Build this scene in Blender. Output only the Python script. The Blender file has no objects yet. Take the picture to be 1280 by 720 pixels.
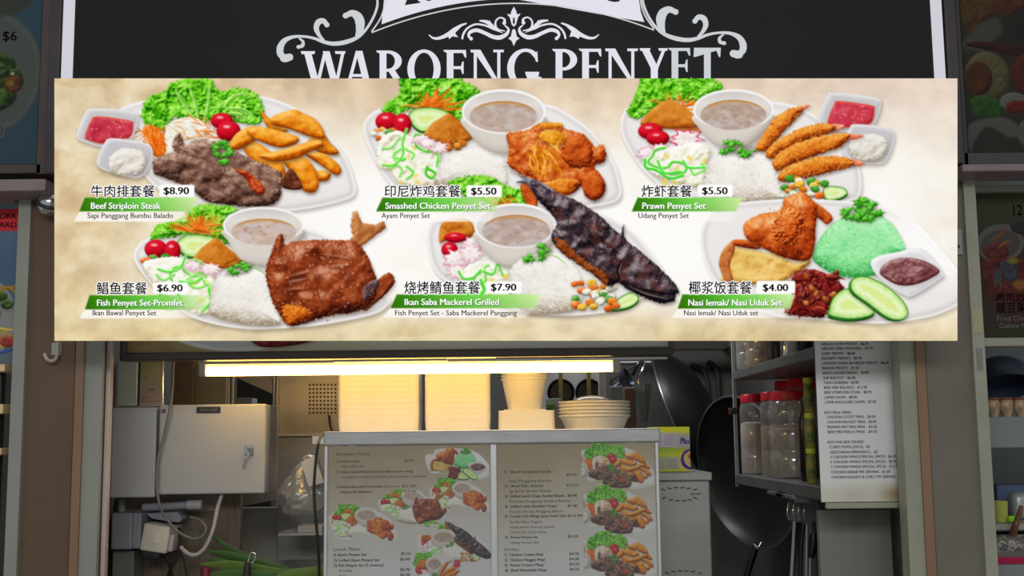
import bpy, bmesh, math, random
import numpy as np
from mathutils import Vector, Matrix
C = bpy.context.scene.collection
PI = math.pi
# ------------------------------------------------------------------ camera, world, exposure
F = 1500.0                                    # focal length in pixels of a 1280 x 720 frame
PITCH, ROLL = math.radians(7.2), 0.0113
EYE = Vector((0, 0, 1.55))
FW = Vector((0, math.cos(PITCH), math.sin(PITCH)))
_r0 = Vector((1, 0, 0)); _u0 = Vector((0, -math.sin(PITCH), math.cos(PITCH)))
UP = (_u0*math.cos(ROLL)+_r0*math.sin(ROLL)).normalized(); RT = (_r0*math.cos(ROLL)-_u0*math.sin(ROLL)).normalized()
cam = bpy.data.objects.new('camera', bpy.data.cameras.new('camera')); C.objects.link(cam)
cam.data.sensor_width = 36; cam.data.lens = 36*F/1280; cam.data.clip_start = .05; cam.data.clip_end = 100
cam.matrix_world = Matrix.Translation(EYE) @ Matrix((RT, UP, -FW)).transposed().to_4x4()
sc = bpy.context.scene; sc.camera = cam
sc.view_settings.view_transform = 'Standard'; sc.view_settings.look = 'None'
sc.view_settings.exposure = 0; sc.view_settings.gamma = 1; sc.view_settings.use_curve_mapping = False
wd = bpy.data.worlds.new('world'); sc.world = wd; wd.use_nodes = True
AMB = .29                                     # dim food-court light from all around
wd.node_tree.nodes['Background'].inputs[0].default_value = (.97, 1, 1.0, 1); wd.node_tree.nodes['Background'].inputs[1].default_value = AMB
def area_lamp(name, loc, rot, sx, sy, power, col):
    L = bpy.data.lights.new(name, 'AREA'); L.shape = 'RECTANGLE'; L.size = sx; L.size_y = sy; L.energy = power; L.color = col
    o = bpy.data.objects.new(name, L); C.objects.link(o); o.location = loc; o.rotation_euler = rot; return o
area_lamp('kitchen_fill_light', (.1, 4.35, 2.62), (0, 0, 0), 1.4, .5, 15, (.96, .98, 1))  # unseen fill light added to brighten the kitchen
area_lamp('hall_fill_light', (0, -1.8, 2.9), (math.radians(74), 0, 0), 3.0, .6, 56, (.97, 1, .98))  # unseen fill light on the hall side, set low to reach under the menu board

# ------------------------------------------------------------------ helpers
def lin1(c):
    c = c/255; return c/12.92 if c <= .04045 else ((c+.055)/1.055)**2.4
def lin(c): return tuple(lin1(x) for x in c)
def linarr(a):
    a = np.clip(np.asarray(a, float)/255, 0, 1); return np.where(a <= .04045, a/12.92, ((a+.055)/1.055)**2.4)
def pt(px, py, Y):
    d = FW+RT*((px-640)/F)+UP*((360-py)/F); return EYE+d*((Y-EYE.y)/d.y)
def wx(px, Y, py=450): return pt(px, py, Y).x
def wz(py, Y, px=640): return pt(px, py, Y).z
def root_of(o):
    while o.parent: o = o.parent
    return o
ORG = {}
def meshobj(name, me, mat, parent=None):
    o = bpy.data.objects.new(name, me); C.objects.link(o)
    if mat: me.materials.append(mat)
    if parent:
        L = ORG[root_of(parent).name]; me.transform(Matrix.Translation(-L)); o.parent = parent
    return o
def obj(name, bm, mat, parent=None, smooth=None, origin=None):
    """link bm (in world coordinates) as one mesh object; with no parent the origin goes to the base of the mesh"""
    bmesh.ops.recalc_face_normals(bm, faces=bm.faces)
    me = bpy.data.meshes.new(name); bm.to_mesh(me); bm.free()
    if smooth: me.shade_auto(smooth) if hasattr(me, 'shade_auto') else None
    o = meshobj(name, me, mat, parent)
    if smooth:
        for p in me.polygons: p.use_smooth = True
        try: me.set_sharp_from_angle(angle=math.radians(smooth))
        except Exception: pass
    if not parent:
        n = np.empty(len(me.vertices)*3); me.vertices.foreach_get('co', n); n = n.reshape(-1, 3)
        b = Vector(((n[:, 0].min()+n[:, 0].max())/2, (n[:, 1].min()+n[:, 1].max())/2, n[:, 2].min())) if origin is None else Vector(origin)
        me.transform(Matrix.Translation(-b)); o.location = b; ORG[o.name] = b
    return o
def thing(name, label, cat, loc, group=None):
    o = bpy.data.objects.new(name, None); C.objects.link(o); o.location = loc; o.empty_display_size = .05; ORG[o.name] = Vector(loc)
    o['label'] = label; o['category'] = cat
    if group: o['group'] = group
    return o
def tag(o, label, cat, group=None):
    o['label'] = label; o['category'] = cat
    if group: o['group'] = group
    return o
def struct(o): o['kind'] = 'structure'; return o
def copy_tree(o, loc, label=None, parent=None):
    c = o.copy(); C.objects.link(c)
    if parent: c.parent = parent
    else:
        c.location = loc; ORG[c.name] = Vector(loc)
        if label: c['label'] = label
    for ch in [x for x in C.objects if x.parent == o]: copy_tree(ch, None, None, c)
    return c
def BM(): return bmesh.new()
def add_box(bm, x0, y0, z0, x1, y1, z1, bev=0., M=None, seg=2):
    r = bmesh.ops.create_cube(bm, size=1); vs = r['verts']
    bmesh.ops.scale(bm, vec=(abs(x1-x0), abs(y1-y0), abs(z1-z0)), verts=vs)
    bmesh.ops.translate(bm, vec=((x0+x1)/2, (y0+y1)/2, (z0+z1)/2), verts=vs)
    if bev:
        es = list({e for v in vs for e in v.link_edges}); rr = bmesh.ops.bevel(bm, geom=es, offset=bev, segments=seg, affect='EDGES', profile=.5)
        vs = list({v for f in rr['faces'] for v in f.verts} | {v for v in vs if v.is_valid})
    if M is not None: bmesh.ops.transform(bm, matrix=M, verts=vs)
    return vs
def pbox(bm, x0, y0, x1, y1, Y, depth, bev=0.):
    """a box whose front face fills the pixel rectangle at distance Y"""
    xc, yc = (x0+x1)/2, (y0+y1)/2
    return add_box(bm, pt(x0, yc, Y).x, Y, pt(xc, y1, Y).z, pt(x1, yc, Y).x, Y+depth, pt(xc, y0, Y).z, bev)
def add_lathe(bm, prof, c=(0, 0, 0), seg=32, M=None, sx=1., sy=1.):
    rings = []
    for r, z in prof:
        if r < 1e-6: rings.append([bm.verts.new((0, 0, z))])
        else: rings.append([bm.verts.new((r*math.cos(2*PI*k/seg)*sx, r*math.sin(2*PI*k/seg)*sy, z)) for k in range(seg)])
    for a, b in zip(rings, rings[1:]):
        for k in range(seg):
            k2 = (k+1) % seg
            if len(a) == 1 and len(b) == 1: continue
            if len(a) == 1: bm.faces.new((a[0], b[k], b[k2]))
            elif len(b) == 1: bm.faces.new((a[k], a[k2], b[0]))
            else: bm.faces.new((a[k], a[k2], b[k2], b[k]))
    vs = [v for r in rings for v in r]
    T = Matrix.Translation(c)
    bmesh.ops.transform(bm, matrix=T @ M if M is not None else T, verts=vs); return vs
def spline(P, n=6):
    P = [Vector(p) for p in P]
    if len(P) < 3: return P
    Q_ = [2*P[0]-P[1]]+P+[2*P[-1]-P[-2]]; out = []
    for i in range(1, len(Q_)-2):
        p0, p1, p2, p3 = Q_[i-1:i+3]
        for k in range(n):
            t = k/n; out.append(.5*((2*p1)+(p2-p0)*t+(2*p0-5*p1+4*p2-p3)*t*t+(3*p1-p0-3*p2+p3)*t**3))
    return out+[P[-1]]
def add_tube(bm, P, r, seg=10, smooth=6, caps=True):
    P = spline(P, smooth) if smooth else [Vector(p) for p in P]; n = len(P); rings = []
    rad = r if callable(r) else (lambda t: r)
    T0 = (P[1]-P[0]).normalized(); N = T0.orthogonal().normalized()
    for i, p in enumerate(P):
        T = (P[min(i+1, n-1)]-P[max(i-1, 0)]).normalized(); N = (N-T*N.dot(T)).normalized(); B = T.cross(N)
        rr = rad(i/(n-1)); rings.append([bm.verts.new(p+(N*math.cos(a)+B*math.sin(a))*rr) for a in [2*PI*k/seg for k in range(seg)]])
    for a, b in zip(rings, rings[1:]):
        for k in range(seg): bm.faces.new((a[k], a[(k+1) % seg], b[(k+1) % seg], b[k]))
    if caps: bm.faces.new(rings[0][::-1]); bm.faces.new(rings[-1])
def add_prism(bm, pts, vec):
    """extrude a planar outline (3-D points) by vec"""
    a = [bm.verts.new(p) for p in pts]; b = [bm.verts.new(Vector(p)+Vector(vec)) for p in pts]; n = len(a)
    bm.faces.new(a); bm.faces.new(b[::-1])
    for i in range(n): bm.faces.new((a[i], b[i], b[(i+1) % n], a[(i+1) % n]))
def poly_face(bm, pts):
    f = bm.faces.new([bm.verts.new(p) for p in pts]); return f
def rot(axis, deg): return Matrix.Rotation(math.radians(deg), 4, axis)

# ------------------------------------------------------------------ materials
def nodes(name):
    m = bpy.data.materials.new(name); m.use_nodes = True; nt = m.node_tree; return m, nt, nt.nodes['Principled BSDF']
def AL(t, E=.42): return tuple(min(.92, x/E) for x in lin(t))          # reflectance that shows as colour t under the hall light
def mat(name, col, rough=.5, metal=0., var=.12, scale=12., bump=0., bscale=60., spec=.5, coat=0., stretch=None, col2=None):
    m, nt, b = nodes(name); b.inputs['Roughness'].default_value = rough; b.inputs['Metallic'].default_value = metal
    b.inputs['Specular IOR Level'].default_value = spec; b.inputs['Coat Weight'].default_value = coat
    tc = nt.nodes.new('ShaderNodeTexCoord'); n = nt.nodes.new('ShaderNodeTexNoise'); n.inputs['Scale'].default_value = scale; n.inputs['Detail'].default_value = 6
    src = tc.outputs['Object']
    if stretch:
        mp = nt.nodes.new('ShaderNodeMapping'); mp.inputs['Scale'].default_value = stretch; nt.links.new(src, mp.inputs[0]); src = mp.outputs[0]
    nt.links.new(src, n.inputs['Vector'])
    r = nt.nodes.new('ShaderNodeValToRGB'); r.color_ramp.elements[0].position = .3; r.color_ramp.elements[1].position = .7
    c2 = col2 or tuple(min(1, x*(1+var)) for x in col); c1 = tuple(x*(1-var) for x in col)
    r.color_ramp.elements[0].color = (*c1, 1); r.color_ramp.elements[1].color = (*c2, 1)
    nt.links.new(n.outputs[0], r.inputs[0]); nt.links.new(r.outputs[0], b.inputs['Base Color'])
    if bump:
        n2 = nt.nodes.new('ShaderNodeTexNoise'); n2.inputs['Scale'].default_value = bscale; nt.links.new(src, n2.inputs['Vector'])
        bp = nt.nodes.new('ShaderNodeBump'); bp.inputs['Strength'].default_value = bump; bp.inputs['Distance'].default_value = .002
        nt.links.new(n2.outputs[0], bp.inputs['Height']); nt.links.new(bp.outputs[0], b.inputs['Normal'])
    return m
def emis(name, col, s=1.):
    m = bpy.data.materials.new(name); m.use_nodes = True; nt = m.node_tree; nt.nodes.remove(nt.nodes['Principled BSDF'])
    e = nt.nodes.new('ShaderNodeEmission'); e.inputs[0].default_value = (*col, 1); e.inputs[1].default_value = s
    nt.links.new(e.outputs[0], nt.nodes['Material Output'].inputs[0]); return m
def print_mat(name, lit):
    """ink of a printed sheet: colour from the mesh; lit = the ink is made to glow by itself"""
    m, nt, b = nodes(name); a = nt.nodes.new('ShaderNodeAttribute'); a.attribute_name = 'ink'
    if lit:
        nt.nodes.remove(b); e = nt.nodes.new('ShaderNodeEmission'); nt.links.new(a.outputs['Color'], e.inputs[0]); nt.links.new(e.outputs[0], nt.nodes['Material Output'].inputs[0])
    else:
        nt.links.new(a.outputs['Color'], b.inputs['Base Color']); b.inputs['Roughness'].default_value = .55; b.inputs['Specular IOR Level'].default_value = .25
    return m
def glassy(name, tint, opacity=.2, gloss=.12, rough=.05):
    """thin clear plastic: mostly see-through, a little tint, a little shine"""
    m = bpy.data.materials.new(name); m.use_nodes = True; nt = m.node_tree; nt.nodes.remove(nt.nodes['Principled BSDF'])
    t = nt.nodes.new('ShaderNodeBsdfTransparent'); d = nt.nodes.new('ShaderNodeBsdfDiffuse'); d.inputs[0].default_value = (*tint, 1)
    g = nt.nodes.new('ShaderNodeBsdfGlossy'); g.inputs['Roughness'].default_value = rough
    n = nt.nodes.new('ShaderNodeTexNoise'); n.inputs['Scale'].default_value = 14; mr = nt.nodes.new('ShaderNodeMapRange'); mr.inputs[3].default_value = opacity*.6; mr.inputs[4].default_value = opacity*1.4
    nt.links.new(n.outputs[0], mr.inputs[0])
    a = nt.nodes.new('ShaderNodeMixShader'); nt.links.new(mr.outputs[0], a.inputs[0]); nt.links.new(t.outputs[0], a.inputs[1]); nt.links.new(d.outputs[0], a.inputs[2])
    c = nt.nodes.new('ShaderNodeMixShader'); c.inputs[0].default_value = gloss; nt.links.new(a.outputs[0], c.inputs[1]); nt.links.new(g.outputs[0], c.inputs[2])
    nt.links.new(c.outputs[0], nt.nodes['Material Output'].inputs[0]); return m

# ------------------------------------------------------------------ lettering
_mx = {}
def glyphs(body, bold=0., cjk=False):
    k = (body, bold)
    if k not in _mx:
        cu = bpy.data.curves.new('lettering', 'FONT'); cu.body = body; cu.size = 1; cu.offset = bold; cu.resolution_u = 3
        o = bpy.data.objects.new('lettering', cu); C.objects.link(o); dg = bpy.context.evaluated_depsgraph_get(); me = bpy.data.meshes.new_from_object(o.evaluated_get(dg))
        v = np.empty(len(me.vertices)*3); me.vertices.foreach_get('co', v); f = [tuple(p.vertices) for p in me.polygons]
        bpy.data.objects.remove(o); bpy.data.curves.remove(cu); bpy.data.meshes.remove(me); _mx[k] = (v.reshape(-1, 3)[:, :2], f)
    return _mx[k]
def cap(): return float(np.ptp(glyphs('H')[0][:, 1]))
class Letters:
    """collects flat lettering laid out in print coordinates (x right, y down)"""
    def __init__(self): self.v = []; self.f = []
    def add(self, v, f, shifts):
        for dx, dy in shifts:
            n = len(self.v); self.v += [(x+dx, y+dy) for x, y in v]; self.f += [tuple(n+i for i in q) for q in f]
    def line(self, body, x0, base, h, x1=None, bold=0., dx=0, dy=0):
        v, f = glyphs(body)
        if not len(v): return
        s = h/cap(); sx = s if x1 is None else (x1-x0)/(v[:, 0].max()-v[:, 0].min()); xm = v[:, 0].min(); b = bold*h*1.1
        self.add([(x0+(p-xm)*sx+dx, base-q*s+dy) for p, q in v], f, [(0, 0)] if not bold else [(-b, 0), (0, -b*.3), (b, 0)])
    def fit(self, body, x0, y0, x1, y1, bold=0., ring=8):
        v, f = glyphs(body); a = v.min(0); b = v.max(0)
        self.add([(x0+(p-a[0])/(b[0]-a[0])*(x1-x0), y1-(q-a[1])/(b[1]-a[1])*(y1-y0)) for p, q in v], f, [(0, 0)]+([(bold*math.cos(k*2*PI/ring), bold*math.sin(k*2*PI/ring)) for k in range(ring)] if bold else []))
    def build(self, name, fn, m, parent):
        me = bpy.data.meshes.new(name); me.from_pydata([fn(x, y) for x, y in self.v], [], self.f); me.update(); return meshobj(name, me, m, parent)
# ------------------------------------------------------------------ painter for the printed pictures (pure numpy)
Q = 0.8                                            # grid step of a print, in photo pixels
_rng = np.random.RandomState(7)
_TAB = _rng.rand(256, 256)
def vnoise(x, y, seed=0):
    x = x + seed*17.31; y = y + seed*9.17
    xi = np.floor(x).astype(int); yi = np.floor(y).astype(int)
    fx = x - xi; fy = y - yi
    fx = fx*fx*(3-2*fx); fy = fy*fy*(3-2*fy)
    a = _TAB[yi % 256, xi % 256]; b = _TAB[yi % 256, (xi+1) % 256]
    c = _TAB[(yi+1) % 256, xi % 256]; d = _TAB[(yi+1) % 256, (xi+1) % 256]
    return a*(1-fx)*(1-fy) + b*fx*(1-fy) + c*(1-fx)*fy + d*fx*fy
def fbm(x, y, seed=0, octv=4, gain=.5):
    s = 0; a = 1; t = 0
    for k in range(octv):
        s = s + a*vnoise(x, y, seed+k*3); t += a; a *= gain; x = x*2.03; y = y*2.03
    return s/t
def smooth_poly(pts, n=6):
    P = np.array(pts, float); N = len(P); out = []
    for i in range(N):
        p0, p1, p2, p3 = P[i-1], P[i], P[(i+1) % N], P[(i+2) % N]
        for k in range(n):
            t = k/n
            out.append(.5*((2*p1)+(-p0+p2)*t+(2*p0-5*p1+4*p2-p3)*t*t+(-p0+3*p1-3*p2+p3)*t**3))
    return np.array(out)
def ell(cx, cy, rx, ry, rot=0, n=28):
    a = np.linspace(0, 2*math.pi, n, endpoint=False)
    x = rx*np.cos(a); y = ry*np.sin(a); c, s = math.cos(rot), math.sin(rot)
    return list(zip(cx+x*c-y*s, cy+x*s+y*c))
def ramp(t, stops):
    ts = [s[0] for s in stops]
    return np.stack([np.interp(t, ts, [s[1][k] for s in stops]) for k in range(3)], -1)
def ss(a, b, x):
    t = np.clip((x-a)/(b-a), 0, 1); return t*t*(3-2*t)

class Art:
    def __init__(self, x0, y0, x1, y1, q=Q):
        self.x0, self.y0, self.q = x0, y0, q
        self.W = int(round((x1-x0)/q))+1; self.H = int(round((y1-y0)/q))+1
        self.C = np.ones((self.H, self.W, 3))*255.; self.I = np.zeros((self.H, self.W), int)
        self.names = ['background']; self.o = (0, 0, 1.)
        self.X, self.Y = np.meshgrid(x0+np.arange(self.W)*q, y0+np.arange(self.H)*q)
    def crop(self, ox, oy, s): self.o = (ox, oy, s)
    def tr(self, pts): return [(self.o[0]+x/self.o[2], self.o[1]+y/self.o[2]) for x, y in pts]
    def nid(self, name):
        self.names.append(name); return len(self.names)-1
    def win(self, P, pad):
        i0 = max(0, int((P[:, 0].min()-pad-self.x0)/self.q)); i1 = min(self.W, int((P[:, 0].max()+pad-self.x0)/self.q)+2)
        j0 = max(0, int((P[:, 1].min()-pad-self.y0)/self.q)); j1 = min(self.H, int((P[:, 1].max()+pad-self.y0)/self.q)+2)
        return slice(j0, max(j1, j0+1)), slice(i0, max(i1, i0+1))
    def sdf(self, pts, smooth=True, pad=6):
        P = smooth_poly(pts) if smooth else np.array(pts, float)
        w = self.win(P, pad); X, Y = self.X[w], self.Y[w]
        d = np.full(X.shape, 1e9); ins = np.zeros(X.shape, bool)
        B = np.roll(P, -1, 0)
        for (ax, ay), (bx, by) in zip(P, B):
            ex, ey = bx-ax, by-ay; L = ex*ex+ey*ey
            if L < 1e-9: continue
            t = np.clip(((X-ax)*ex+(Y-ay)*ey)/L, 0, 1)
            d = np.minimum(d, (X-ax-t*ex)**2+(Y-ay-t*ey)**2)
            if abs(ey) > 1e-9:
                c = ((ay > Y) != (by > Y)) & (X < ex*(Y-ay)/ey+ax)
                ins ^= c
        d = np.sqrt(d); return w, np.where(ins, d, -d)
    def put(self, w, a, col, ident=None):
        a3 = a[..., None]; self.C[w] = self.C[w]*(1-a3)+np.clip(col, 0, 255)*a3
        if ident is not None: self.I[w] = np.where(a > .5, ident, self.I[w])
    def aa(self, sd): return np.clip(sd/(self.q*1.3)+.5, 0, 1)
    def shadow(self, pts, dx=1.5, dy=3, blur=5, k=.35, smooth=True, col=(60, 45, 35)):
        P = [(x+dx, y+dy) for x, y in pts]
        w, sd = self.sdf(P, smooth, blur+3)
        self.put(w, k*ss(-blur, blur, sd), np.array(col, float)*np.ones(sd.shape+(3,)))
    def flat(self, pts, col, ident=None, smooth=True, alpha=1., soft=None):
        w, sd = self.sdf(pts, smooth)
        a = self.aa(sd) if soft is None else ss(-soft, soft, sd)
        self.put(w, a*alpha, np.array(col, float)*np.ones(sd.shape+(3,)), ident)
        return w, sd
    def food(self, pts, stops, ident=None, R=8., bump=.5, ns=5., tex=.3, seed=1, octv=4, light=(-.35, -.75, .56), spec=0., specp=20,
             edge=0., rot=0., stretch=1., sh=.35, smooth=True, gain=.5, contrast=1., sdx=1.2, sdy=2.5, ridge=False, specc=(255, 250, 240), lift=0, big=.3, bigs=13.):
        if sh: self.shadow(pts, sdx, sdy, 4, sh, smooth)
        w, sd = self.sdf(pts, smooth, 6)
        X, Y = self.X[w], self.Y[w]; c, s = math.cos(rot), math.sin(rot)
        u = (X*c+Y*s)/ns/stretch; v = (-X*s+Y*c)/ns
        n = fbm(u, v, seed, octv, gain)
        if ridge: n = 1-np.abs(2*n-1)*1.6
        if edge: sd = sd+edge*(fbm(X/2.6, Y/2.6, seed+40, 2)-.5)*2
        n2 = fbm(X/bigs, Y/bigs, seed+70, 2); h = R*np.sqrt(np.clip(1-(1-np.clip(sd/R, 0, 1))**2, 0, 1))*.8+bump*ns*n*.62+big*bigs*n2
        gy, gx = np.gradient(h, self.q)
        nl = np.sqrt(gx*gx+gy*gy+1)
        L = np.array(light)/np.linalg.norm(light)
        lam = (-gx*L[0]-gy*L[1]+L[2])/nl
        t = .5+(np.clip(lam, -.3, 1)-L[2])*.62*contrast+tex*(fbm(u*1.5, v*1.5, seed+11, 2)-.5)*1.2+tex*(fbm(X/bigs/.8, Y/bigs/.8, seed+90, 2)-.5)*1.1+lift
        col = ramp(np.clip(t, 0, 1), stops)
        if spec:
            hx, hy, hz = L[0], L[1], L[2]+1; hl = math.sqrt(hx*hx+hy*hy+hz*hz)
            sp = np.clip((-gx*hx-gy*hy+hz)/hl/nl, 0, 1)**specp
            col = col+(np.array(specc)-col)*(spec*sp)[..., None].clip(0, 1)
        self.put(w, self.aa(sd), col, ident)
        return w, sd
    def stroke(self, pts, width, col, ident=None, alpha=1., taper=True, shade=.25):
        P = np.array(pts, float)
        if len(P) > 2:
            Q_ = np.vstack([2*P[0]-P[1], P, 2*P[-1]-P[-2]]); out = []
            for i in range(1, len(Q_)-2):
                for k in range(6):
                    t = k/6; p0, p1, p2, p3 = Q_[i-1:i+3]
                    out.append(.5*((2*p1)+(-p0+p2)*t+(2*p0-5*p1+4*p2-p3)*t*t+(-p0+3*p1-3*p2+p3)*t**3))
            P = np.array(out+[P[-1]])
        w = self.win(P, width+2); X, Y = self.X[w], self.Y[w]
        best = np.full(X.shape, 1e9); side = np.zeros(X.shape); n = len(P)-1
        for i in range(n):
            (ax, ay), (bx, by) = P[i], P[i+1]; ex, ey = bx-ax, by-ay; L = ex*ex+ey*ey+1e-9
            t = np.clip(((X-ax)*ex+(Y-ay)*ey)/L, 0, 1)
            wd = width*.5*(1-.7*abs(2*(i+t)/n-1)**2 if taper else 1)
            dd = np.sqrt((X-ax-t*ex)**2+(Y-ay-t*ey)**2)-wd
            m = dd < best; best = np.where(m, dd, best); side = np.where(m, (Y-ay-t*ey), side)
        f = 1-shade*np.clip(side/width*2, -1, 1)
        self.put(w, self.aa(-best)*alpha, np.array(col, float)*f[..., None], ident)

# colour ramps of the pictured food
LETT = [(0, (20, 88, 4)), (.28, (54, 148, 10)), (.5, (100, 200, 26)), (.75, (150, 230, 66)), (1, (212, 248, 156))]
FRY = [(0, (110, 38, 6)), (.25, (178, 76, 14)), (.5, (222, 122, 32)), (.75, (243, 164, 66)), (1, (254, 214, 130))]
WEDGE = [(0, (140, 58, 4)), (.25, (204, 100, 8)), (.5, (236, 146, 28)), (.75, (250, 176, 62)), (1, (255, 216, 132))]
CHICK = [(0, (88, 22, 6)), (.25, (160, 54, 14)), (.5, (205, 90, 28)), (.75, (230, 128, 52)), (1, (250, 190, 120))]
STEAK = [(0, (34, 17, 12)), (.25, (80, 50, 40)), (.5, (124, 88, 74)), (.7, (166, 130, 112)), (1, (226, 200, 182))]
FISHR = [(0, (44, 12, 8)), (.25, (96, 32, 14)), (.5, (146, 60, 26)), (.75, (186, 98, 54)), (1, (240, 196, 166))]
MACK = [(0, (14, 12, 16)), (.25, (38, 30, 36)), (.5, (74, 58, 64)), (.75, (122, 106, 116)), (1, (206, 200, 210))]
RICE = [(0, (158, 142, 120)), (.25, (206, 196, 180)), (.5, (236, 231, 223)), (.75, (248, 245, 240)), (1, (255, 254, 252))]
GRICE = [(0, (48, 150, 66)), (.25, (98, 200, 112)), (.5, (146, 230, 154)), (.75, (188, 244, 192)), (1, (230, 252, 228))]
PLATE = [(0, (176, 170, 166)), (.3, (208, 203, 200)), (.5, (229, 225, 222)), (.75, (240, 237, 235)), (1, (251, 250, 249))]
MAYO = [(0, (168, 158, 144)), (.3, (206, 198, 184)), (.5, (228, 222, 212)), (.75, (240, 236, 228)), (1, (252, 250, 246))]
TOM = [(0, (96, 0, 10)), (.3, (170, 6, 22)), (.5, (212, 16, 38)), (.75, (232, 44, 62)), (1, (252, 150, 150))]
TOFU = [(0, (128, 58, 8)), (.3, (180, 94, 20)), (.5, (208, 124, 36)), (.75, (224, 148, 56)), (1, (246, 192, 110))]
OMEL = [(0, (150, 92, 26)), (.3, (206, 154, 66)), (.5, (234, 194, 106)), (.75, (246, 216, 140)), (1, (254, 238, 190))]
CHILI = [(0, (34, 4, 6)), (.3, (78, 12, 14)), (.5, (116, 22, 22)), (.75, (156, 44, 32)), (1, (226, 120, 84))]
SALAD = [(0, (170, 160, 120)), (.3, (218, 210, 180)), (.5, (240, 236, 218)), (.75, (250, 248, 240)), (1, (255, 255, 252))]
SAMBAL = [(0, (66, 24, 28)), (.3, (104, 52, 56)), (.5, (132, 78, 80)), (.75, (160, 108, 110)), (1, (222, 190, 190))]

def rnd(seed): return random.Random(seed)
def plate(A, pts, i, sh=.3, rim=3., light=(-.3, -.6, .74)):
    P = A.tr(pts)
    A.food(P, PLATE, i, R=16, bump=.05, ns=30, tex=.05, seed=3, light=light, sh=sh, sdx=2, sdy=4, contrast=.4, lift=.12, big=.03, bigs=40)
    w, sd = A.sdf(P); X, Y = A.X[w], A.Y[w]
    k = np.exp(-((sd-1.2)/1.1)**2)*.75; A.put(w, k, np.ones(sd.shape+(3,))*np.array((250, 249, 248.)))
    k = np.exp(-((sd-5.5)/2.5)**2)*.18; A.put(w, k*(sd > 0), np.ones(sd.shape+(3,))*np.array((150, 146, 146.)))
def lettuce(A, pts, i, seed=1, sh=.35):
    P = A.tr(pts)
    A.food(P, LETT, i, R=8, bump=.85, ns=8.5, tex=.3, seed=seed, octv=3, edge=3.2, sh=sh, contrast=1.05, ridge=True, big=.75, bigs=17, gain=.45, lift=.03)
    w, sd = A.sdf(P); X, Y = A.X[w], A.Y[w]
    n = fbm(X/5, Y/5, seed+5, 3); m = ss(.55, .72, n)*ss(0, 4, sd)*.6
    A.put(w, m, np.ones(sd.shape+(3,))*np.array((182, 240, 104.)))
    m = ss(.42, .30, n)*ss(0, 4, sd)*.45; A.put(w, m, np.ones(sd.shape+(3,))*np.array((44, 132, 8.)))
    e = np.exp(-((sd-1.5)/1.5)**2)*fbm(X/4, Y/4, seed+2, 2)*.5; A.put(w, e, np.ones(sd.shape+(3,))*np.array((120, 222, 40.)))
def ribs(A, lines, i):
    for l in lines:
        A.stroke(A.tr(l), 5.5, (190, 238, 130), i, .7)
        A.stroke(A.tr([(x+6, y+2) for x, y in l]), 2.2, (70, 160, 24), i, .6)
def strands(A, box, n, L, wd, cols, i, seed, ang=None, spread=3.2):
    r = rnd(seed); x0, y0, x1, y1 = box
    for k in range(n):
        x = r.uniform(x0, x1); y = r.uniform(y0, y1); a = r.uniform(0, spread) if ang is None else ang+r.uniform(-spread, spread)
        l = L*r.uniform(.6, 1.2); b = r.uniform(-.35, .35)*l
        p = [(x-math.cos(a)*l/2, y-math.sin(a)*l/2), (x+math.sin(a)*b*.5, y-math.cos(a)*b*.5), (x+math.cos(a)*l/2, y+math.sin(a)*l/2)]
        A.stroke(A.tr(p), wd*r.uniform(.7, 1.2), r.choice(cols), i)
CAR = [(238, 112, 22), (246, 140, 40), (222, 88, 12), (250, 160, 70)]
def carrot_fan(A, c, R, n, i, seed, a0=-3.1, a1=0., wd=1.5):
    r = rnd(seed)
    for k in range(n):
        a = a0+(a1-a0)*(k+r.random())/n; l = R*r.uniform(.55, 1.1)
        x0 = c[0]+r.uniform(-.25, .25)*R; y0 = c[1]+r.uniform(-.1, .15)*R
        A.stroke(A.tr([(x0, y0), (x0+math.cos(a)*l*.5+r.uniform(-4, 4), y0+math.sin(a)*l*.35), (x0+math.cos(a)*l*1.25, y0+math.sin(a)*l*.72)]), wd*r.uniform(.8, 1.4), r.choice(CAR), i)
def tomato(A, cx, cy, rx, ry, i, rot=0):
    P = A.tr(ell(cx, cy, rx, ry, rot)); s = A.o[2]
    A.food(P, TOM, i, R=min(rx, ry)/s, bump=.02, ns=8, tex=.04, big=0, light=(-.3, -.6, .74), sh=.35, contrast=.9)
    A.flat(A.tr(ell(cx-rx*.15, cy-ry*.42, rx*.28, ry*.14, rot)), (255, 214, 214), i, alpha=.8, soft=1.2)
def cucumber(A, pts, i, sh=.3, rimw=1.7, side=(0, 2.2)):
    P = A.tr(pts)
    A.food([(x+side[0], y+side[1]) for x, y in P], [(0, (14, 62, 12)), (.5, (38, 112, 28)), (1, (110, 180, 70))], i, R=3, sh=sh, tex=.1, ns=3)
    w, sd = A.flat(P, (60, 140, 44), i); X, Y = A.X[w], A.Y[w]
    cx = np.mean([p[0] for p in P]); cy = np.mean([p[1] for p in P])
    m = sd.max(); n = fbm(X/3, Y/3, 5, 2)
    col = ramp(np.clip(sd/m+.25*(n-.5), 0, 1), [(0, (150, 200, 96)), (.25, (206, 234, 158)), (.55, (232, 246, 196)), (.75, (214, 236, 150)), (1, (226, 232, 140))])
    A.put(w, A.aa(sd-rimw*.6), col, i)
    r = rnd(int(cx))
    for k in range(14):
        a = k/14*6.28; rr = m*.55*r.uniform(.8, 1.2)
        A.flat(ell(cx+math.cos(a)*rr*1.4, cy+math.sin(a)*rr*.7, .9, .5, a, 8), (240, 244, 200), i, alpha=.8)
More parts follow.
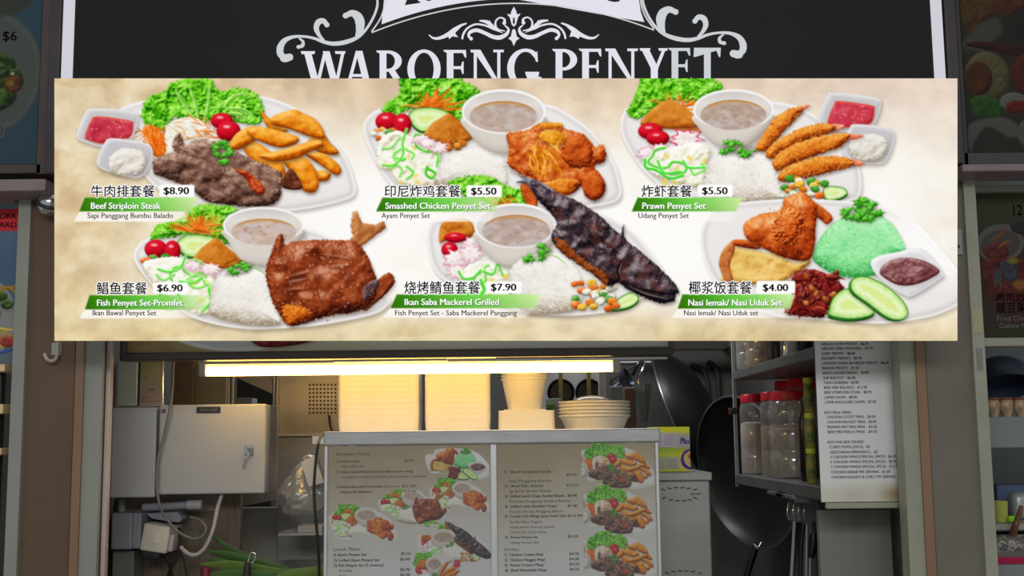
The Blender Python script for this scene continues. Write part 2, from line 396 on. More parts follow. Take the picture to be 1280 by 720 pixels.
def bowl(A, cx, cy, rx, ry, bot, sx, sy, srx, sry, soup, i, i2, seed=1, bodyc=(222, 216, 208)):
    s = A.o[2]
    body = [(cx-rx*.985, cy+ry*.25), (cx-rx*.86, cy+ry*.9)]+bot+[(cx+rx*.86, cy+ry*.9), (cx+rx*.985, cy+ry*.25), (cx, cy-ry*.3)]
    P = A.tr(body); A.shadow(P, 2, 4, 5, .35)
    A.food(P, [(0, (150, 138, 126)), (.4, (205, 196, 186)), (.6, (228, 222, 214)), (1, (248, 246, 242))], i, R=14, bump=.0, ns=20, tex=.03, sh=0, big=.0, contrast=.6, light=(-.5, -.4, .75))
    E = A.tr(ell(cx, cy, rx, ry)); w, sd = A.flat(E, (246, 245, 244), i)
    I = A.tr(ell(cx, cy+ry*.03, rx*.945, ry*.91)); w, sd = A.flat(I, (214, 208, 203), i)
    Y = A.Y[w]; y0 = Y[sd > 0].min(); y1 = Y[sd > 0].max(); t = (Y-y0)/(y1-y0)
    A.put(w, A.aa(sd), ramp(t, [(0, (206, 200, 196)), (.3, (226, 220, 214)), (.7, (214, 207, 200)), (1, (238, 234, 230))]), i)
    S = A.tr(ell(sx, sy, srx, sry)); w, sd = A.sdf(S); X, Y = A.X[w], A.Y[w]
    y0 = Y[sd > 0].min(); y1 = Y[sd > 0].max(); t = np.clip((Y-y0)/(y1-y0), 0, 1)
    n = fbm(X/7, Y/4, seed, 3); base = np.array(soup, float)*1.04+np.array((0, 3, 6.))
    col = base*(1+.22*(n-.5))[..., None]+np.array((8, 6, 8))*(t[..., None])
    m = (ss(.46, .68, fbm(X/13, Y/7, seed+8, 2))*.55)[..., None]; col = col*(1-m)+np.array((206, 198, 200.))*m
    A.put(w, A.aa(sd), col, i2)
    k = ss(5.5, 0., sd)*ss(.42, .05, t)*.9; A.put(w, k*(sd > 0), np.ones(sd.shape+(3,))*np.array((176, 112, 48.)))
    k = np.exp(-((sd-2.2)/1.)**2)*ss(.35, .1, t)*.6; A.put(w, k, np.ones(sd.shape+(3,))*np.array((222, 178, 108.)))
    r = rnd(seed)
    for k in range(16):
        a = r.uniform(0, 6.28); q = r.uniform(0, .75)
        A.flat(A.tr(ell(sx+math.cos(a)*q*srx, sy+sry*.12+math.sin(a)*q*sry*.8, r.uniform(3, 11), r.uniform(2, 4), r.uniform(-.5, .5), 10)), r.choice([(206, 184, 166), (150, 118, 96), (220, 206, 196), (176, 130, 100)]), i2, alpha=.55, soft=.9)
def rice(A, pts, i, ramp_=RICE, seed=3, sh=.3, grains=260, cols=((255, 254, 250), (214, 206, 194), (246, 242, 236))):
    P = A.tr(pts); A.food(P, ramp_, i, R=26, bump=.34, ns=2.6, tex=.14, seed=seed, octv=2, sh=sh, contrast=.95, edge=.8, light=(.12, -.75, .62), lift=.03, big=.12)
    a = np.array(P); r = rnd(seed); w, sd = A.sdf(P); x0, y0 = a.min(0); x1, y1 = a.max(0); k = 0; j0, i0 = w[0].start, w[1].start
    while k < grains:
        x = r.uniform(x0, x1); y = r.uniform(y0, y1); k += 1
        jj = int(round((y-A.y0)/A.q))-j0; ii = int(round((x-A.x0)/A.q))-i0
        if not (0 <= jj < sd.shape[0] and 0 <= ii < sd.shape[1]) or sd[jj, ii] < 1.: continue
        t = r.uniform(0, 3.14); l = 1.7
        A.stroke([(x-math.cos(t)*l, y-math.sin(t)*l), (x+math.cos(t)*l, y+math.sin(t)*l)], 1.15, r.choice(cols), i, .5, shade=.1)
def herb(A, pts, i, seed=2, n=26, size=None):
    """a sprig of lobed leaflets filling an outline"""
    P = A.tr(pts); a = np.array(P); c = a.mean(0); r = rnd(seed); (x0, y0), (x1, y1) = a.min(0), a.max(0)
    w, sd = A.sdf(P); j0, i0 = w[0].start, w[1].start; A.shadow(P, .8, 1.8, 3, .3)
    k = 0; tries = 0; m = max(8, int(n*.55))
    while k < m and tries < 600:
        tries += 1; x = r.uniform(x0, x1); y = r.uniform(y0, y1)
        jj = int(round((y-A.y0)/A.q))-j0; ii = int(round((x-A.x0)/A.q))-i0
        if not (0 <= jj < sd.shape[0] and 0 <= ii < sd.shape[1]) or sd[jj, ii] < .2: continue
        k += 1; t = math.atan2(y-c[1], x-c[0])+r.uniform(-.7, .7); R = (size or 5.6)*r.uniform(.8, 1.25); lobes = 4
        p = []
        for q in range(lobes*2+1):
            an = t-2.1+4.2*q/(lobes*2); rr = R*(1. if q % 2 else .55); p.append((x+math.cos(an)*rr, y+math.sin(an)*rr*.8))
        p.append((x-math.cos(t)*R*.35, y-math.sin(t)*R*.3))
        A.food(p, [(0, (14, 96, 8)), (.35, (46, 156, 22)), (.6, (92, 206, 52)), (1, (176, 240, 120))], i, R=3, bump=.3, sh=.25, sdx=.5, sdy=1., ns=2.5, tex=.25, seed=k+seed, smooth=False, big=.2, bigs=5)
        A.stroke([(x-math.cos(t)*R*.3, y-math.sin(t)*R*.25), (x+math.cos(t)*R*.7, y+math.sin(t)*R*.55)], .8, (170, 230, 110), i, .55)
def squiggle(A, pts, i, col=(92, 226, 58), wd=2.6):
    A.stroke(A.tr(pts), wd+2.2, (206, 246, 180), i, .55, taper=False); A.stroke(A.tr(pts), wd, col, i, .95, taper=False)
def salad(A, pts, i, seed=1, loops=9, gcol=(96, 226, 60), yellow=True):
    P = A.tr(pts); A.food(P, SALAD, i, R=6, bump=.7, ns=9, tex=.2, seed=seed, octv=3, sh=.3, edge=1.5, big=.7, bigs=11, lift=.1)
    a = np.array(pts); (x0, y0), (x1, y1) = a.min(0), a.max(0); r = rnd(seed); s = A.o[2]
    if yellow:
        for k in range(7):
            A.flat(A.tr(ell(r.uniform(x0+.15*(x1-x0), x1-.1*(x1-x0)), r.uniform(y0+.3*(y1-y0), y1), 14, 8, r.uniform(0, 3), 10)), (236, 206, 70), i, alpha=.7, soft=1.5)
    for k in range(loops):
        cx = r.uniform(x0+.18*(x1-x0), x1-.15*(x1-x0)); cy = r.uniform(y0+.18*(y1-y0), y1-.12*(y1-y0)); R = r.uniform(.10, .19)*(x1-x0); ph = r.uniform(0, 6)
        p = [(cx+math.cos(ph+t)*R*r.uniform(.7, 1.25), cy+math.sin(ph+t)*R*.75*r.uniform(.7, 1.25)) for t in np.linspace(0, r.uniform(3.2, 5.6), 7)]
        squiggle(A, p, i, r.choice([gcol, (130, 232, 96), (70, 210, 40)]))
def cracker(A, cx, cy, R, i, seed, edge=(232, 96, 130), n=9, ry=.62):
    r = rnd(seed); p = []; p2 = []
    for k in range(n*2):
        a = k*math.pi/n+r.uniform(-.12, .12); q = R*(1 if k % 2 == 0 else .72)*r.uniform(.9, 1.1)
        p.append((cx+math.cos(a)*q, cy+math.sin(a)*q*ry)); p2.append((cx+math.cos(a)*(q*.86), cy+math.sin(a)*q*ry*.86))
    A.shadow(A.tr(p), .6, 1.4, 3, .3); A.flat(A.tr(p), edge, i)
    A.food(A.tr(p2), [(0, (206, 188, 188)), (.5, (246, 234, 232)), (1, (255, 252, 250))], i, R=4, bump=.4, ns=4, sh=0, seed=seed)
def dice(A, box, n, i, seed, cols=((242, 130, 30), (250, 196, 60), (70, 160, 40), (244, 240, 220), (246, 242, 224), (240, 110, 30))):
    r = rnd(seed); x0, y0, x1, y1 = box
    for k in range(n):
        x = r.uniform(x0, x1); y = y0+(y1-y0)*(k+r.random())/n; c = np.array(r.choice(cols), float); R = r.uniform(13, 22)*A.o[2]/3.2
        m = 4 if c[1] < 150 else 7
        p = [(x+math.cos(q)*R*r.uniform(.85, 1.1), y+math.sin(q)*R*.8*r.uniform(.85, 1.1)) for q in np.linspace(0, 6.28, m+1)[:-1]+r.random()]
        A.food(A.tr(p), [(0, c*.5), (.4, c*.88), (.6, c), (1, c*.4+153)], i, R=4, ns=3, sh=.3, sdx=.5, sdy=1.2, seed=k)
def sauce_dish(A, out, inn, i, kind, i2, seed=1, tone=1.):
    P = A.tr(out); A.shadow(P, 1.5, 3, 5, .38)
    A.food(P, [(0, (150*tone, 148*tone, 150*tone)), (.4, (196*tone, 194*tone, 196*tone)), (.6, (218*tone, 216*tone, 216*tone)), (1, (246, 246, 246))], i, R=9, bump=0, ns=20, tex=.03, sh=0, big=0, contrast=.7, light=(-.4, -.5, .75))
    w, sd = A.sdf(P); A.put(w, np.exp(-((sd-1.)/.9)**2)*.8, np.ones(sd.shape+(3,))*np.array((240, 240, 240.)))
    c = np.mean(P, 0); I = [(c[0]+(x-c[0])*.84, c[1]+(y-c[1])*.82) for x, y in P]
    A.flat(I, (188*tone, 186*tone, 190*tone), i, alpha=.55, soft=1.6)
    S = A.tr(inn)
    if kind == 'mayo': A.food(S, MAYO, i2, R=8, bump=.75, ns=9, tex=.06, seed=seed, octv=3, sh=.3, edge=1.5, spec=.3)
    elif kind == 'sambal': A.food(S, SAMBAL, i2, R=5, bump=.6, ns=5, tex=.25, seed=seed, octv=3, sh=.15, spec=.35)
    else:
        A.food(S, [(0, (130, 16, 34)), (.4, (190, 44, 64)), (.6, (208, 66, 86)), (1, (238, 130, 140))], i2, R=4, bump=.15, ns=7, tex=.16, seed=seed, sh=.1)
        w, sd = A.sdf(S); A.put(w, np.exp(-((sd-.8)/.9)**2)*.7, np.ones(sd.shape+(3,))*np.array((226, 84, 40.)))
        r = rnd(seed); a = np.array(S); x0, y0 = a.min(0); x1, y1 = a.max(0)
        for k in range(26):
            x = r.uniform(x0+7, x1-7); y = r.uniform(y0+5, y1-5)
            A.flat(ell(x, y, r.uniform(.6, 1.2), r.uniform(.4, .8), r.uniform(0, 3), 8), r.choice([(250, 196, 120), (255, 226, 180), (232, 110, 60)]), i2, alpha=.75)
def crumbs(A, pts, i, n, seed, cols):
    P = A.tr(pts); a = np.array(P); r = rnd(seed); w, sd = A.sdf(P); j0, i0 = w[0].start, w[1].start
    x0, y0 = a.min(0); x1, y1 = a.max(0)
    for k in range(n):
        x = r.uniform(x0, x1); y = r.uniform(y0, y1); jj = int(round((y-A.y0)/A.q))-j0; ii = int(round((x-A.x0)/A.q))-i0
        if not (0 <= jj < sd.shape[0] and 0 <= ii < sd.shape[1]) or sd[jj, ii] < .4: continue
        A.flat(ell(x, y, r.uniform(.6, 1.7), r.uniform(.5, 1.), r.uniform(0, 3), 7), r.choice(cols), i, alpha=.6, soft=.6)

def paint_board():
    A = Art(68, 98, 1197, 426); X, Y = A.X, A.Y
    # watercolour paper: tan at the edges, white in the middle
    n1 = fbm(X/90, Y/60, 2, 5); n2 = fbm(X/26, Y/22, 9, 4); n3 = fbm(X/160+.3*n1, Y/70, 21, 3)
    lf = np.exp(-((X-68)/175)**2); tp = np.exp(-((Y-98)/75)**2)*(.95-.25*ss(700, 1190, X)); bt = np.exp(-((426-Y)/40)**2)*(1-.25*ss(900, 1190, X))
    rt = np.exp(-((1197-X)/60)**2)*.2
    k = np.clip(1-(1-lf)*(1-tp)*(1-bt)*(1-rt)+.45*(n1-.5)*(lf+tp+.5*bt), 0, 1)
    tan = ramp(np.clip(n2*1.1-.05, 0, 1), [(0, (196, 170, 132)), (.4, (214, 190, 148)), (.6, (226, 206, 166)), (1, (242, 230, 202))])
    warm = np.array((214, 186, 158.))*np.ones(X.shape+(3,))
    tm = (ss(200, 110, Y)*ss(150, 400, X))[..., None]*.7
    tan = tan*(1-tm)+(warm*(.9+.2*n2[..., None]))*tm
    yl = ss(330, 420, Y)[..., None]*.55; tan = tan*(1-yl)+(np.array((220, 200, 146.))*(.86+.28*n2[..., None]))*yl
    pk = ss(850, 1190, X)[..., None]*ss(250, 110, Y)[..., None]*.6; tan = tan*(1-pk)+(np.array((226, 206, 194.))*(.93+.14*n2[..., None]))*pk
    base = np.array((253, 251, 248.))-np.array((4, 8, 14.))*ss(.45, .7, n3)[..., None]
    A.C = base*(1-k[..., None])+tan*k[..., None]
    st = np.abs(n1-.52); e = np.exp(-(st/.012)**2)*.10*k; A.put(slice(None), e, np.ones(X.shape+(3,))*np.array((176, 146, 112.)))
    blot = ss(.60, .612, n3)*.25*k; A.put(slice(None), blot, np.ones(X.shape+(3,))*np.array((250, 242, 226.)))

    # ---------------------------------------------------------------- 1 steak
    A.crop(60, 90, 3.2); D = '1'
    plate(A, [(275, 170), (330, 130), (450, 105), (650, 90), (840, 95), (960, 130), (1060, 190), (1130, 260), (1190, 340), (1225, 430), (1230, 478), (1200, 508), (1050, 545), (880, 562), (700, 560), (520, 520), (390, 420), (310, 290)], A.nid('1:plate'))
    i = A.nid('1:lettuce')
    lettuce(A, [(375, 170), (385, 120), (420, 95), (470, 75), (490, 45), (560, 28), (650, 30), (670, 60), (700, 75), (760, 62), (830, 85), (862, 140), (855, 180), (840, 210), (760, 200), (700, 180), (640, 200), (600, 215), (560, 190), (500, 185), (470, 232), (400, 215), (378, 190)], i, 4)
    ribs(A, [[(600, 200), (590, 130), (565, 60)], [(620, 205), (640, 130), (645, 60)], [(590, 190), (540, 120), (510, 70)], [(830, 180), (770, 150), (710, 145)], [(810, 200), (760, 170), (720, 165)], [(700, 140), (740, 100), (790, 85)]], i)
    i = A.nid('1:radish_shreds')
    A.food(A.tr([(480, 210), (560, 180), (620, 200), (640, 240), (600, 270), (540, 275), (500, 330), (450, 330), (470, 250)]), SALAD, i, R=6, bump=.6, ns=4, seed=8, sh=.25, lift=.1)
    strands(A, (470, 195, 630, 290), 36, 60, 1.3, [(252, 248, 240), (232, 224, 210), (244, 238, 228)], i, 5)
    i = A.nid('1:carrot_shreds')
    A.food(A.tr([(385, 222), (440, 222), (470, 290), (462, 335), (425, 335), (405, 285)]), [(0, (160, 60, 4)), (.5, (232, 106, 20)), (1, (252, 170, 80))], i, R=5, ns=3, bump=.5, sh=.2)
    strands(A, (385, 225, 465, 335), 44, 52, 1.5, CAR, i, 6, 1.2, .9); strands(A, (345, 235, 400, 262), 7, 60, 1.2, CAR, i, 7, -.5, .5)
    strands(A, (500, 180, 690, 265), 26, 62, 1.2, CAR, i, 8, .5, .7)
    i = A.nid('1:tomato'); tomato(A, 695, 195, 45, 32, i); tomato(A, 722, 236, 48, 41, i)
    i = A.nid('1:potato_wedges')
    for k, p in enumerate([[(780, 300), (830, 280), (910, 335), (945, 380), (950, 440), (905, 420), (820, 355)],
                           [(720, 300), (750, 250), (800, 220), (855, 222), (840, 262), (785, 302), (745, 312)],
                           [(850, 152), (885, 185), (960, 232), (905, 240), (868, 205)],
                           [(1040, 272), (1100, 250), (1130, 285), (1162, 318), (1145, 332), (1080, 318)],
                           [(1075, 395), (1128, 402), (1120, 432), (1080, 434)],
                           [(888, 188), (925, 166), (985, 150), (1020, 165), (1070, 190), (1105, 240), (1098, 268), (1040, 256), (960, 226), (900, 212)],
                           [(800, 228), (860, 220), (960, 245), (1002, 262), (990, 288), (930, 302), (860, 282), (808, 255)],
                           [(1025, 325), (1100, 325), (1160, 368), (1172, 398), (1150, 412), (1100, 378)],
                           [(940, 352), (1020, 338), (1070, 390), (1083, 450), (1062, 482), (1020, 472), (978, 405)],
                           [(848, 332), (940, 310), (1020, 285), (1085, 272), (1100, 295), (1050, 318), (990, 347), (900, 358)]]):
        A.food(A.tr(p), WEDGE, i, R=10, bump=.14, ns=4, tex=.24, seed=k+2, sh=.55, sdx=.8, sdy=2.4, octv=3, contrast=1.1, lift=.03, spec=.25, specp=14, specc=(255, 226, 150))
    i = A.nid('1:steak')
    A.food(A.tr([(935, 452), (968, 385), (1012, 440), (1012, 468), (965, 470)]), [(0, (40, 14, 8)), (.5, (92, 42, 24)), (1, (180, 110, 80))], i, R=5, ns=4, seed=3)
    A.food(A.tr([(498, 300), (512, 252), (530, 250), (548, 288), (600, 270), (680, 280), (740, 310), (800, 340), (870, 370), (930, 400), (938, 440), (920, 480), (860, 492), (760, 430), (640, 380), (540, 335)]), STEAK, i, R=9, bump=.42, ns=4.2, tex=.26, seed=12, octv=3, edge=1.8, sh=.5, rot=.5, stretch=1.8, lift=.07, big=.5, bigs=16)
    A.food(A.tr([(420, 395), (432, 345), (520, 322), (600, 345), (700, 378), (760, 392), (820, 430), (862, 468), (930, 470), (912, 520), (850, 537), (740, 532), (640, 516), (590, 484), (520, 442), (440, 412)]), STEAK, i, R=11, bump=.42, ns=4.4, tex=.26, seed=19, octv=3, edge=1.8, sh=.7, rot=.3, stretch=1.8, lift=-.01, big=.6, bigs=17)
    A.food(A.tr([(748, 392), (790, 395), (830, 425), (868, 465), (855, 490), (815, 470), (790, 425)]), [(0, (90, 14, 6)), (.4, (160, 46, 16)), (.6, (204, 84, 34)), (1, (244, 160, 90))], i, R=4, ns=3, seed=4, sh=.2, bump=.6, edge=1.2)
    crumbs(A, [(430, 395), (440, 345), (700, 380), (860, 470), (900, 520), (740, 528), (590, 480)], i, 150, 5, [(206, 178, 156), (54, 32, 24), (186, 150, 128)])
    i = A.nid('1:parsley'); herb(A, [(655, 320), (664, 290), (700, 280), (728, 298), (732, 335), (708, 364), (668, 352)], i, 3, 44)
    sauce_dish(A, [(115, 248), (150, 162), (185, 145), (335, 158), (361, 185), (342, 252), (318, 282), (235, 302), (140, 278)], [(148, 256), (172, 195), (200, 178), (325, 194), (340, 212), (325, 262), (230, 287), (160, 272)], A.nid('1:sauce_dish'), 'chili', A.nid('1:chili_sauce'), 2)
    sauce_dish(A, [(195, 352), (225, 285), (260, 265), (388, 284), (419, 318), (405, 380), (368, 422), (300, 416), (212, 386)], [(243, 350), (265, 322), (310, 305), (368, 315), (392, 350), (372, 400), (310, 413), (252, 400)], A.nid('1:sauce_dish'), 'mayo', A.nid('1:mayonnaise'), 3)

    # ---------------------------------------------------------------- 2 smashed chicken
    A.crop(440, 90, 3.657)
    plate(A, [(52, 270), (66, 212), (130, 168), (300, 130), (600, 120), (885, 148), (960, 175), (1060, 240), (1140, 320), (1200, 420), (1229, 520), (1226, 570), (1190, 598), (1080, 620), (900, 640), (500, 640), (290, 600), (165, 500), (88, 370)], A.nid('2:plate'))
    i = A.nid('2:lettuce'); lettuce(A, [(138, 178), (168, 132), (212, 112), (222, 62), (225, 15), (430, 15), (525, 50), (588, 92), (548, 122), (512, 152), (505, 215), (440, 210), (300, 165), (200, 195)], i, 7)
    i = A.nid('2:carrot_shreds'); carrot_fan(A, (385, 165), 120, 46, i, 3, -3.3, .15)
    A.food(A.tr([(330, 130), (340, 88), (362, 130), (390, 62), (402, 130), (420, 160), (360, 170), (300, 160)]), [(0, (170, 70, 8)), (.5, (234, 112, 24)), (1, (250, 168, 80))], i, R=4, ns=3, sh=.2, smooth=False)
    i = A.nid('2:cucumber_slice'); cucumber(A, [(258, 205), (275, 175), (320, 162), (390, 165), (445, 190), (420, 225), (335, 272), (285, 252)], i)
    i = A.nid('2:fried_tofu'); A.food(A.tr([(322, 288), (368, 232), (445, 185), (495, 225), (525, 258), (552, 305), (500, 335), (440, 352), (400, 322)]), TOFU, i, R=6, bump=.15, ns=5, tex=.16, seed=4, smooth=False, light=(-.6, -.5, .6))
    A.food(A.tr([(445, 190), (520, 255), (545, 302), (470, 325), (440, 260)]), TOFU, i, R=3, bump=.1, ns=5, tex=.14, seed=6, smooth=False, sh=0, lift=-.08)
    dice(A, (420, 320, 520, 355), 6, i, 4, ((222, 120, 30), (200, 90, 20), (238, 150, 50)))
    i = A.nid('2:tomato'); tomato(A, 160, 226, 53, 43, i); tomato(A, 230, 240, 42, 50, i)
    i = A.nid('2:mixed_vegetables'); dice(A, (90, 262, 200, 305), 11, i, 9)
    i = A.nid('2:salad'); salad(A, [(118, 330), (150, 290), (210, 268), (280, 300), (400, 345), (398, 430), (384, 512), (240, 520), (170, 450), (118, 425)], i, 5, 4)
    squiggle(A, [(250, 262), (232, 320), (232, 380), (190, 425), (140, 425)], i); squiggle(A, [(330, 360), (390, 375), (388, 430)], i); squiggle(A, [(140, 350), (180, 345), (220, 300)], i, (130, 220, 110))
    squiggle(A, [(345, 440), (380, 462), (365, 485), (338, 465), (345, 432)], i, (60, 200, 30), 3); squiggle(A, [(250, 430), (280, 460), (250, 490)], i)
    i = A.nid('2:prawn_crackers'); cracker(A, 315, 310, 45, i, 3, (240, 160, 184)); cracker(A, 395, 345, 52, i, 4, (238, 150, 178)); cracker(A, 345, 325, 40, i, 9, (244, 180, 196))
    i = A.nid('2:rice'); rice(A, [(382, 512), (398, 432), (430, 392), (480, 368), (560, 348), (640, 355), (688, 388), (703, 440), (690, 530), (500, 540)], i, seed=4)
    bowl(A, 693, 180, 192, 102, [(600, 340), (660, 368), (740, 362)], 693, 204, 156, 71, (176, 154, 138), A.nid('2:soup_bowl'), A.nid('2:soup'), 5)
    i = A.nid('2:fried_chicken')
    A.food(A.tr([(705, 300), (720, 276), (800, 265), (860, 233), (935, 235), (980, 262), (1060, 285), (1110, 342), (1140, 328), (1162, 370), (1150, 412), (1108, 432), (1150, 490), (1156, 542), (1112, 587), (1065, 562), (1050, 522), (990, 562), (900, 545), (850, 515), (760, 460), (712, 422), (718, 350)]), CHICK, i, R=15, bump=.2, ns=4.6, tex=.26, seed=21, octv=3, edge=1.6, sh=.5, spec=.25, specp=14, big=.6, bigs=14, lift=.02)
    A.food(A.tr([(1050, 480), (1110, 470), (1152, 505), (1150, 560), (1110, 585), (1065, 562)]), CHICK, i, R=9, bump=.3, ns=4, tex=.2, seed=5, sh=.3, lift=-.06)
    A.food(A.tr([(980, 300), (1060, 300), (1100, 350), (1090, 420), (1010, 440), (960, 380)]), CHICK, i, R=13, bump=.2, ns=4, tex=.15, seed=15, sh=0, lift=-.07, edge=2)
    A.food(A.tr([(735, 425), (850, 500), (960, 490), (1040, 500), (985, 560), (900, 545), (800, 485)]), FRY, i, R=7, bump=.4, ns=4, tex=.2, seed=8, sh=0, edge=2, lift=.0)
    i = A.nid('2:fried_flakes'); fl = [(240, 158, 40), (224, 128, 20), (250, 186, 80), (206, 106, 14)]
    A.food(A.tr([(852, 290), (900, 262), (970, 288), (968, 322), (930, 335), (880, 318)]), [(0, (170, 86, 4)), (.5, (236, 154, 34)), (1, (253, 208, 110))], i, R=5, bump=.6, ns=5, seed=3, edge=1.5)
    A.food(A.tr([(862, 236), (950, 232), (960, 250), (880, 258)]), [(0, (170, 86, 4)), (.5, (236, 154, 34)), (1, (253, 208, 110))], i, R=4, bump=.6, ns=5, seed=5, sh=.2)
    strands(A, (815, 340, 955, 462), 60, 75, 2.0, fl, i, 5, 1.1, .8)

    # ---------------------------------------------------------------- 3 prawn
    A.crop(770, 90, 2.977)
    plate(A, [(17, 212), (28, 152), (62, 128), (250, 100), (590, 112), (700, 140), (780, 190), (850, 260), (900, 340), (913, 410), (905, 462), (868, 480), (700, 502), (480, 505), (250, 475), (125, 390), (48, 290)], A.nid('3:plate'))
    i = A.nid('3:lettuce'); lettuce(A, [(42, 150), (58, 112), (72, 82), (88, 42), (110, 12), (330, 12), (398, 60), (335, 88), (290, 115), (200, 105), (140, 142), (80, 172)], i, 11)
    i = A.nid('3:carrot_shreds'); carrot_fan(A, (240, 130), 90, 26, i, 5, -3.1, .2); carrot_fan(A, (250, 215), 70, 22, i, 6, -3.2, .3)
    i = A.nid('3:fried_tofu'); A.food(A.tr([(90, 192), (130, 142), (180, 108), (215, 108), (255, 132), (300, 168), (302, 205), (200, 210), (140, 208)]), TOFU, i, R=8, bump=.2, ns=5, tex=.18, seed=9, sh=.45)
    i = A.nid('3:tomato'); tomato(A, 128, 220, 46, 31, i); tomato(A, 156, 246, 43, 28, i)
    i = A.nid('3:prawn_crackers'); cracker(A, 118, 302, 45, i, 7, (240, 150, 176)); cracker(A, 262, 250, 66, i, 2, (222, 50, 90)); cracker(A, 165, 285, 34, i, 8, (240, 150, 176))
    i = A.nid('3:salad'); salad(A, [(108, 335), (150, 300), (230, 275), (300, 262), (352, 292), (332, 350), (322, 425), (240, 415), (150, 385)], i, 8, 3)
    squiggle(A, [(108, 325), (112, 355), (150, 365), (200, 395), (250, 385)], i, (40, 220, 30), 2.8); squiggle(A, [(330, 355), (270, 355), (250, 330)], i, (60, 230, 60), 2.4); squiggle(A, [(155, 330), (180, 375), (240, 370)], i, (60, 220, 50), 2.4)
    i = A.nid('3:rice'); rice(A, [(322, 435), (335, 370), (362, 322), (420, 300), (500, 284), (552, 305), (592, 360), (607, 420), (603, 475), (480, 490), (325, 480)], i, seed=9, grains=380)
    bowl(A, 437, 140, 150, 76, [(370, 268), (430, 285), (500, 268)], 437, 160, 123, 56, (170, 146, 128), A.nid('3:soup_bowl'), A.nid('3:soup'), 9)
    i = A.nid('3:parsley'); herb(A, [(384, 300), (402, 272), (440, 250), (470, 270), (525, 275), (505, 312), (450, 308)], i, 5, 36)
    sauce_dish(A, [(752, 170), (784, 92), (810, 77), (958, 94), (986, 120), (964, 190), (930, 215), (850, 222), (780, 210)], [(788, 180), (812, 120), (832, 108), (948, 124), (962, 142), (946, 192), (870, 206), (800, 200)], A.nid('3:sauce_dish'), 'chili', A.nid('3:chili_sauce'), 6)
    sauce_dish(A, [(845, 272), (868, 212), (892, 194), (1010, 208), (1036, 238), (1018, 308), (985, 342), (900, 336), (858, 312)], [(868, 272), (888, 242), (960, 230), (1007, 254), (1002, 300), (960, 330), (888, 322)], A.nid('3:sauce_dish'), 'mayo', A.nid('3:mayonnaise'), 7)
    i = A.nid('3:fried_prawns')
    for k, (p, tip) in enumerate([([(522, 272), (555, 218), (598, 165), (640, 140), (685, 130), (690, 150), (650, 195), (598, 250), (560, 292), (530, 294)], [(675, 130), (720, 122), (700, 142), (680, 155)]),
                                  ([(556, 302), (600, 255), (680, 214), (760, 192), (815, 198), (800, 225), (700, 257), (625, 292), (580, 322)], [(795, 195), (850, 198), (835, 214), (798, 220)]),
                                  ([(585, 325), (640, 280), (720, 248), (800, 232), (865, 232), (858, 256), (830, 282), (740, 312), (640, 352), (596, 368)], [(850, 230), (922, 236), (890, 250), (852, 252)]),
                                  ([(603, 385), (640, 350), (720, 322), (800, 312), (870, 325), (880, 348), (800, 372), (700, 397), (640, 407), (608, 403)], [(865, 322), (922, 336), (905, 350), (868, 345)])]):
        A.food(A.tr(tip), [(0, (190, 70, 40)), (.5, (238, 140, 100)), (1, (255, 206, 180))], i, R=3, ns=3, sh=.3)
        A.food(A.tr(p), FRY, i, R=10, bump=.5, ns=2.8, tex=.2, seed=30+k, octv=3, edge=1.8, sh=.5)
        crumbs(A, p, i, 130, k, [(252, 200, 120), (244, 172, 80), (180, 84, 16), (226, 130, 40)])
    i = A.nid('3:cucumber_slice'); cucumber(A, [(775, 428), (840, 428), (862, 450), (830, 472), (780, 474)], i)
    i = A.nid('3:mixed_vegetables'); dice(A, (605, 395, 785, 465), 20, i, 3)

    # ---------------------------------------------------------------- 4 pomfret
    A.crop(60, 240, 2.909)
    plate(A, [(312, 240), (322, 202), (360, 170), (500, 130), (800, 100), (930, 128), (1050, 175), (1130, 230), (1200, 330), (1242, 390), (1236, 412), (1180, 446), (1000, 482), (850, 496), (700, 496), (540, 462), (430, 390), (345, 300)], A.nid('4:plate'))
    i = A.nid('4:lettuce'); lettuce(A, [(373, 172), (398, 122), (470, 100), (518, 60), (560, 46), (650, 50), (690, 66), (650, 92), (642, 132), (664, 190), (560, 155), (440, 165)], i, 13)
    i = A.nid('4:carrot_shreds'); carrot_fan(A, (545, 140), 95, 42, i, 7, -3.2, .1); A.food(A.tr([(520, 140), (555, 82), (566, 120), (590, 150)]), [(0, (170, 70, 8)), (.5, (234, 112, 24)), (1, (250, 168, 80))], i, R=4, ns=3, sh=.2, smooth=False)
    i = A.nid('4:cucumber_slice'); cucumber(A, [(466, 192), (485, 165), (520, 154), (575, 158), (612, 172), (592, 202), (535, 236), (492, 226)], i)
    i = A.nid('4:fried_tofu'); A.food(A.tr([(522, 247), (558, 202), (612, 163), (662, 210), (718, 247), (680, 272), (600, 285), (570, 262)]), TOFU, i, R=6, bump=.15, ns=5, tex=.16, seed=14, smooth=False)
    A.food(A.tr([(612, 166), (660, 210), (690, 245), (640, 268), (620, 220)]), TOFU, i, R=3, bump=.1, ns=5, tex=.14, seed=6, smooth=False, sh=0, lift=-.08)
    i = A.nid('4:tomato'); tomato(A, 392, 207, 41, 34, i); tomato(A, 452, 213, 30, 37, i)
    i = A.nid('4:mixed_vegetables'); dice(A, (345, 235, 430, 265), 9, i, 12)
    i = A.nid('4:salad'); salad(A, [(345, 268), (400, 240), (470, 236), (540, 262), (605, 290), (604, 360), (596, 440), (500, 430), (410, 360)], i, 15, 5)
    squiggle(A, [(500, 235), (480, 275), (440, 290), (400, 280)], i); squiggle(A, [(585, 350), (590, 400), (560, 435)], i, (70, 220, 40), 3); squiggle(A, [(480, 325), (530, 330), (560, 310)], i)
    squiggle(A, [(395, 300), (420, 320), (460, 300)], i, (130, 220, 110))
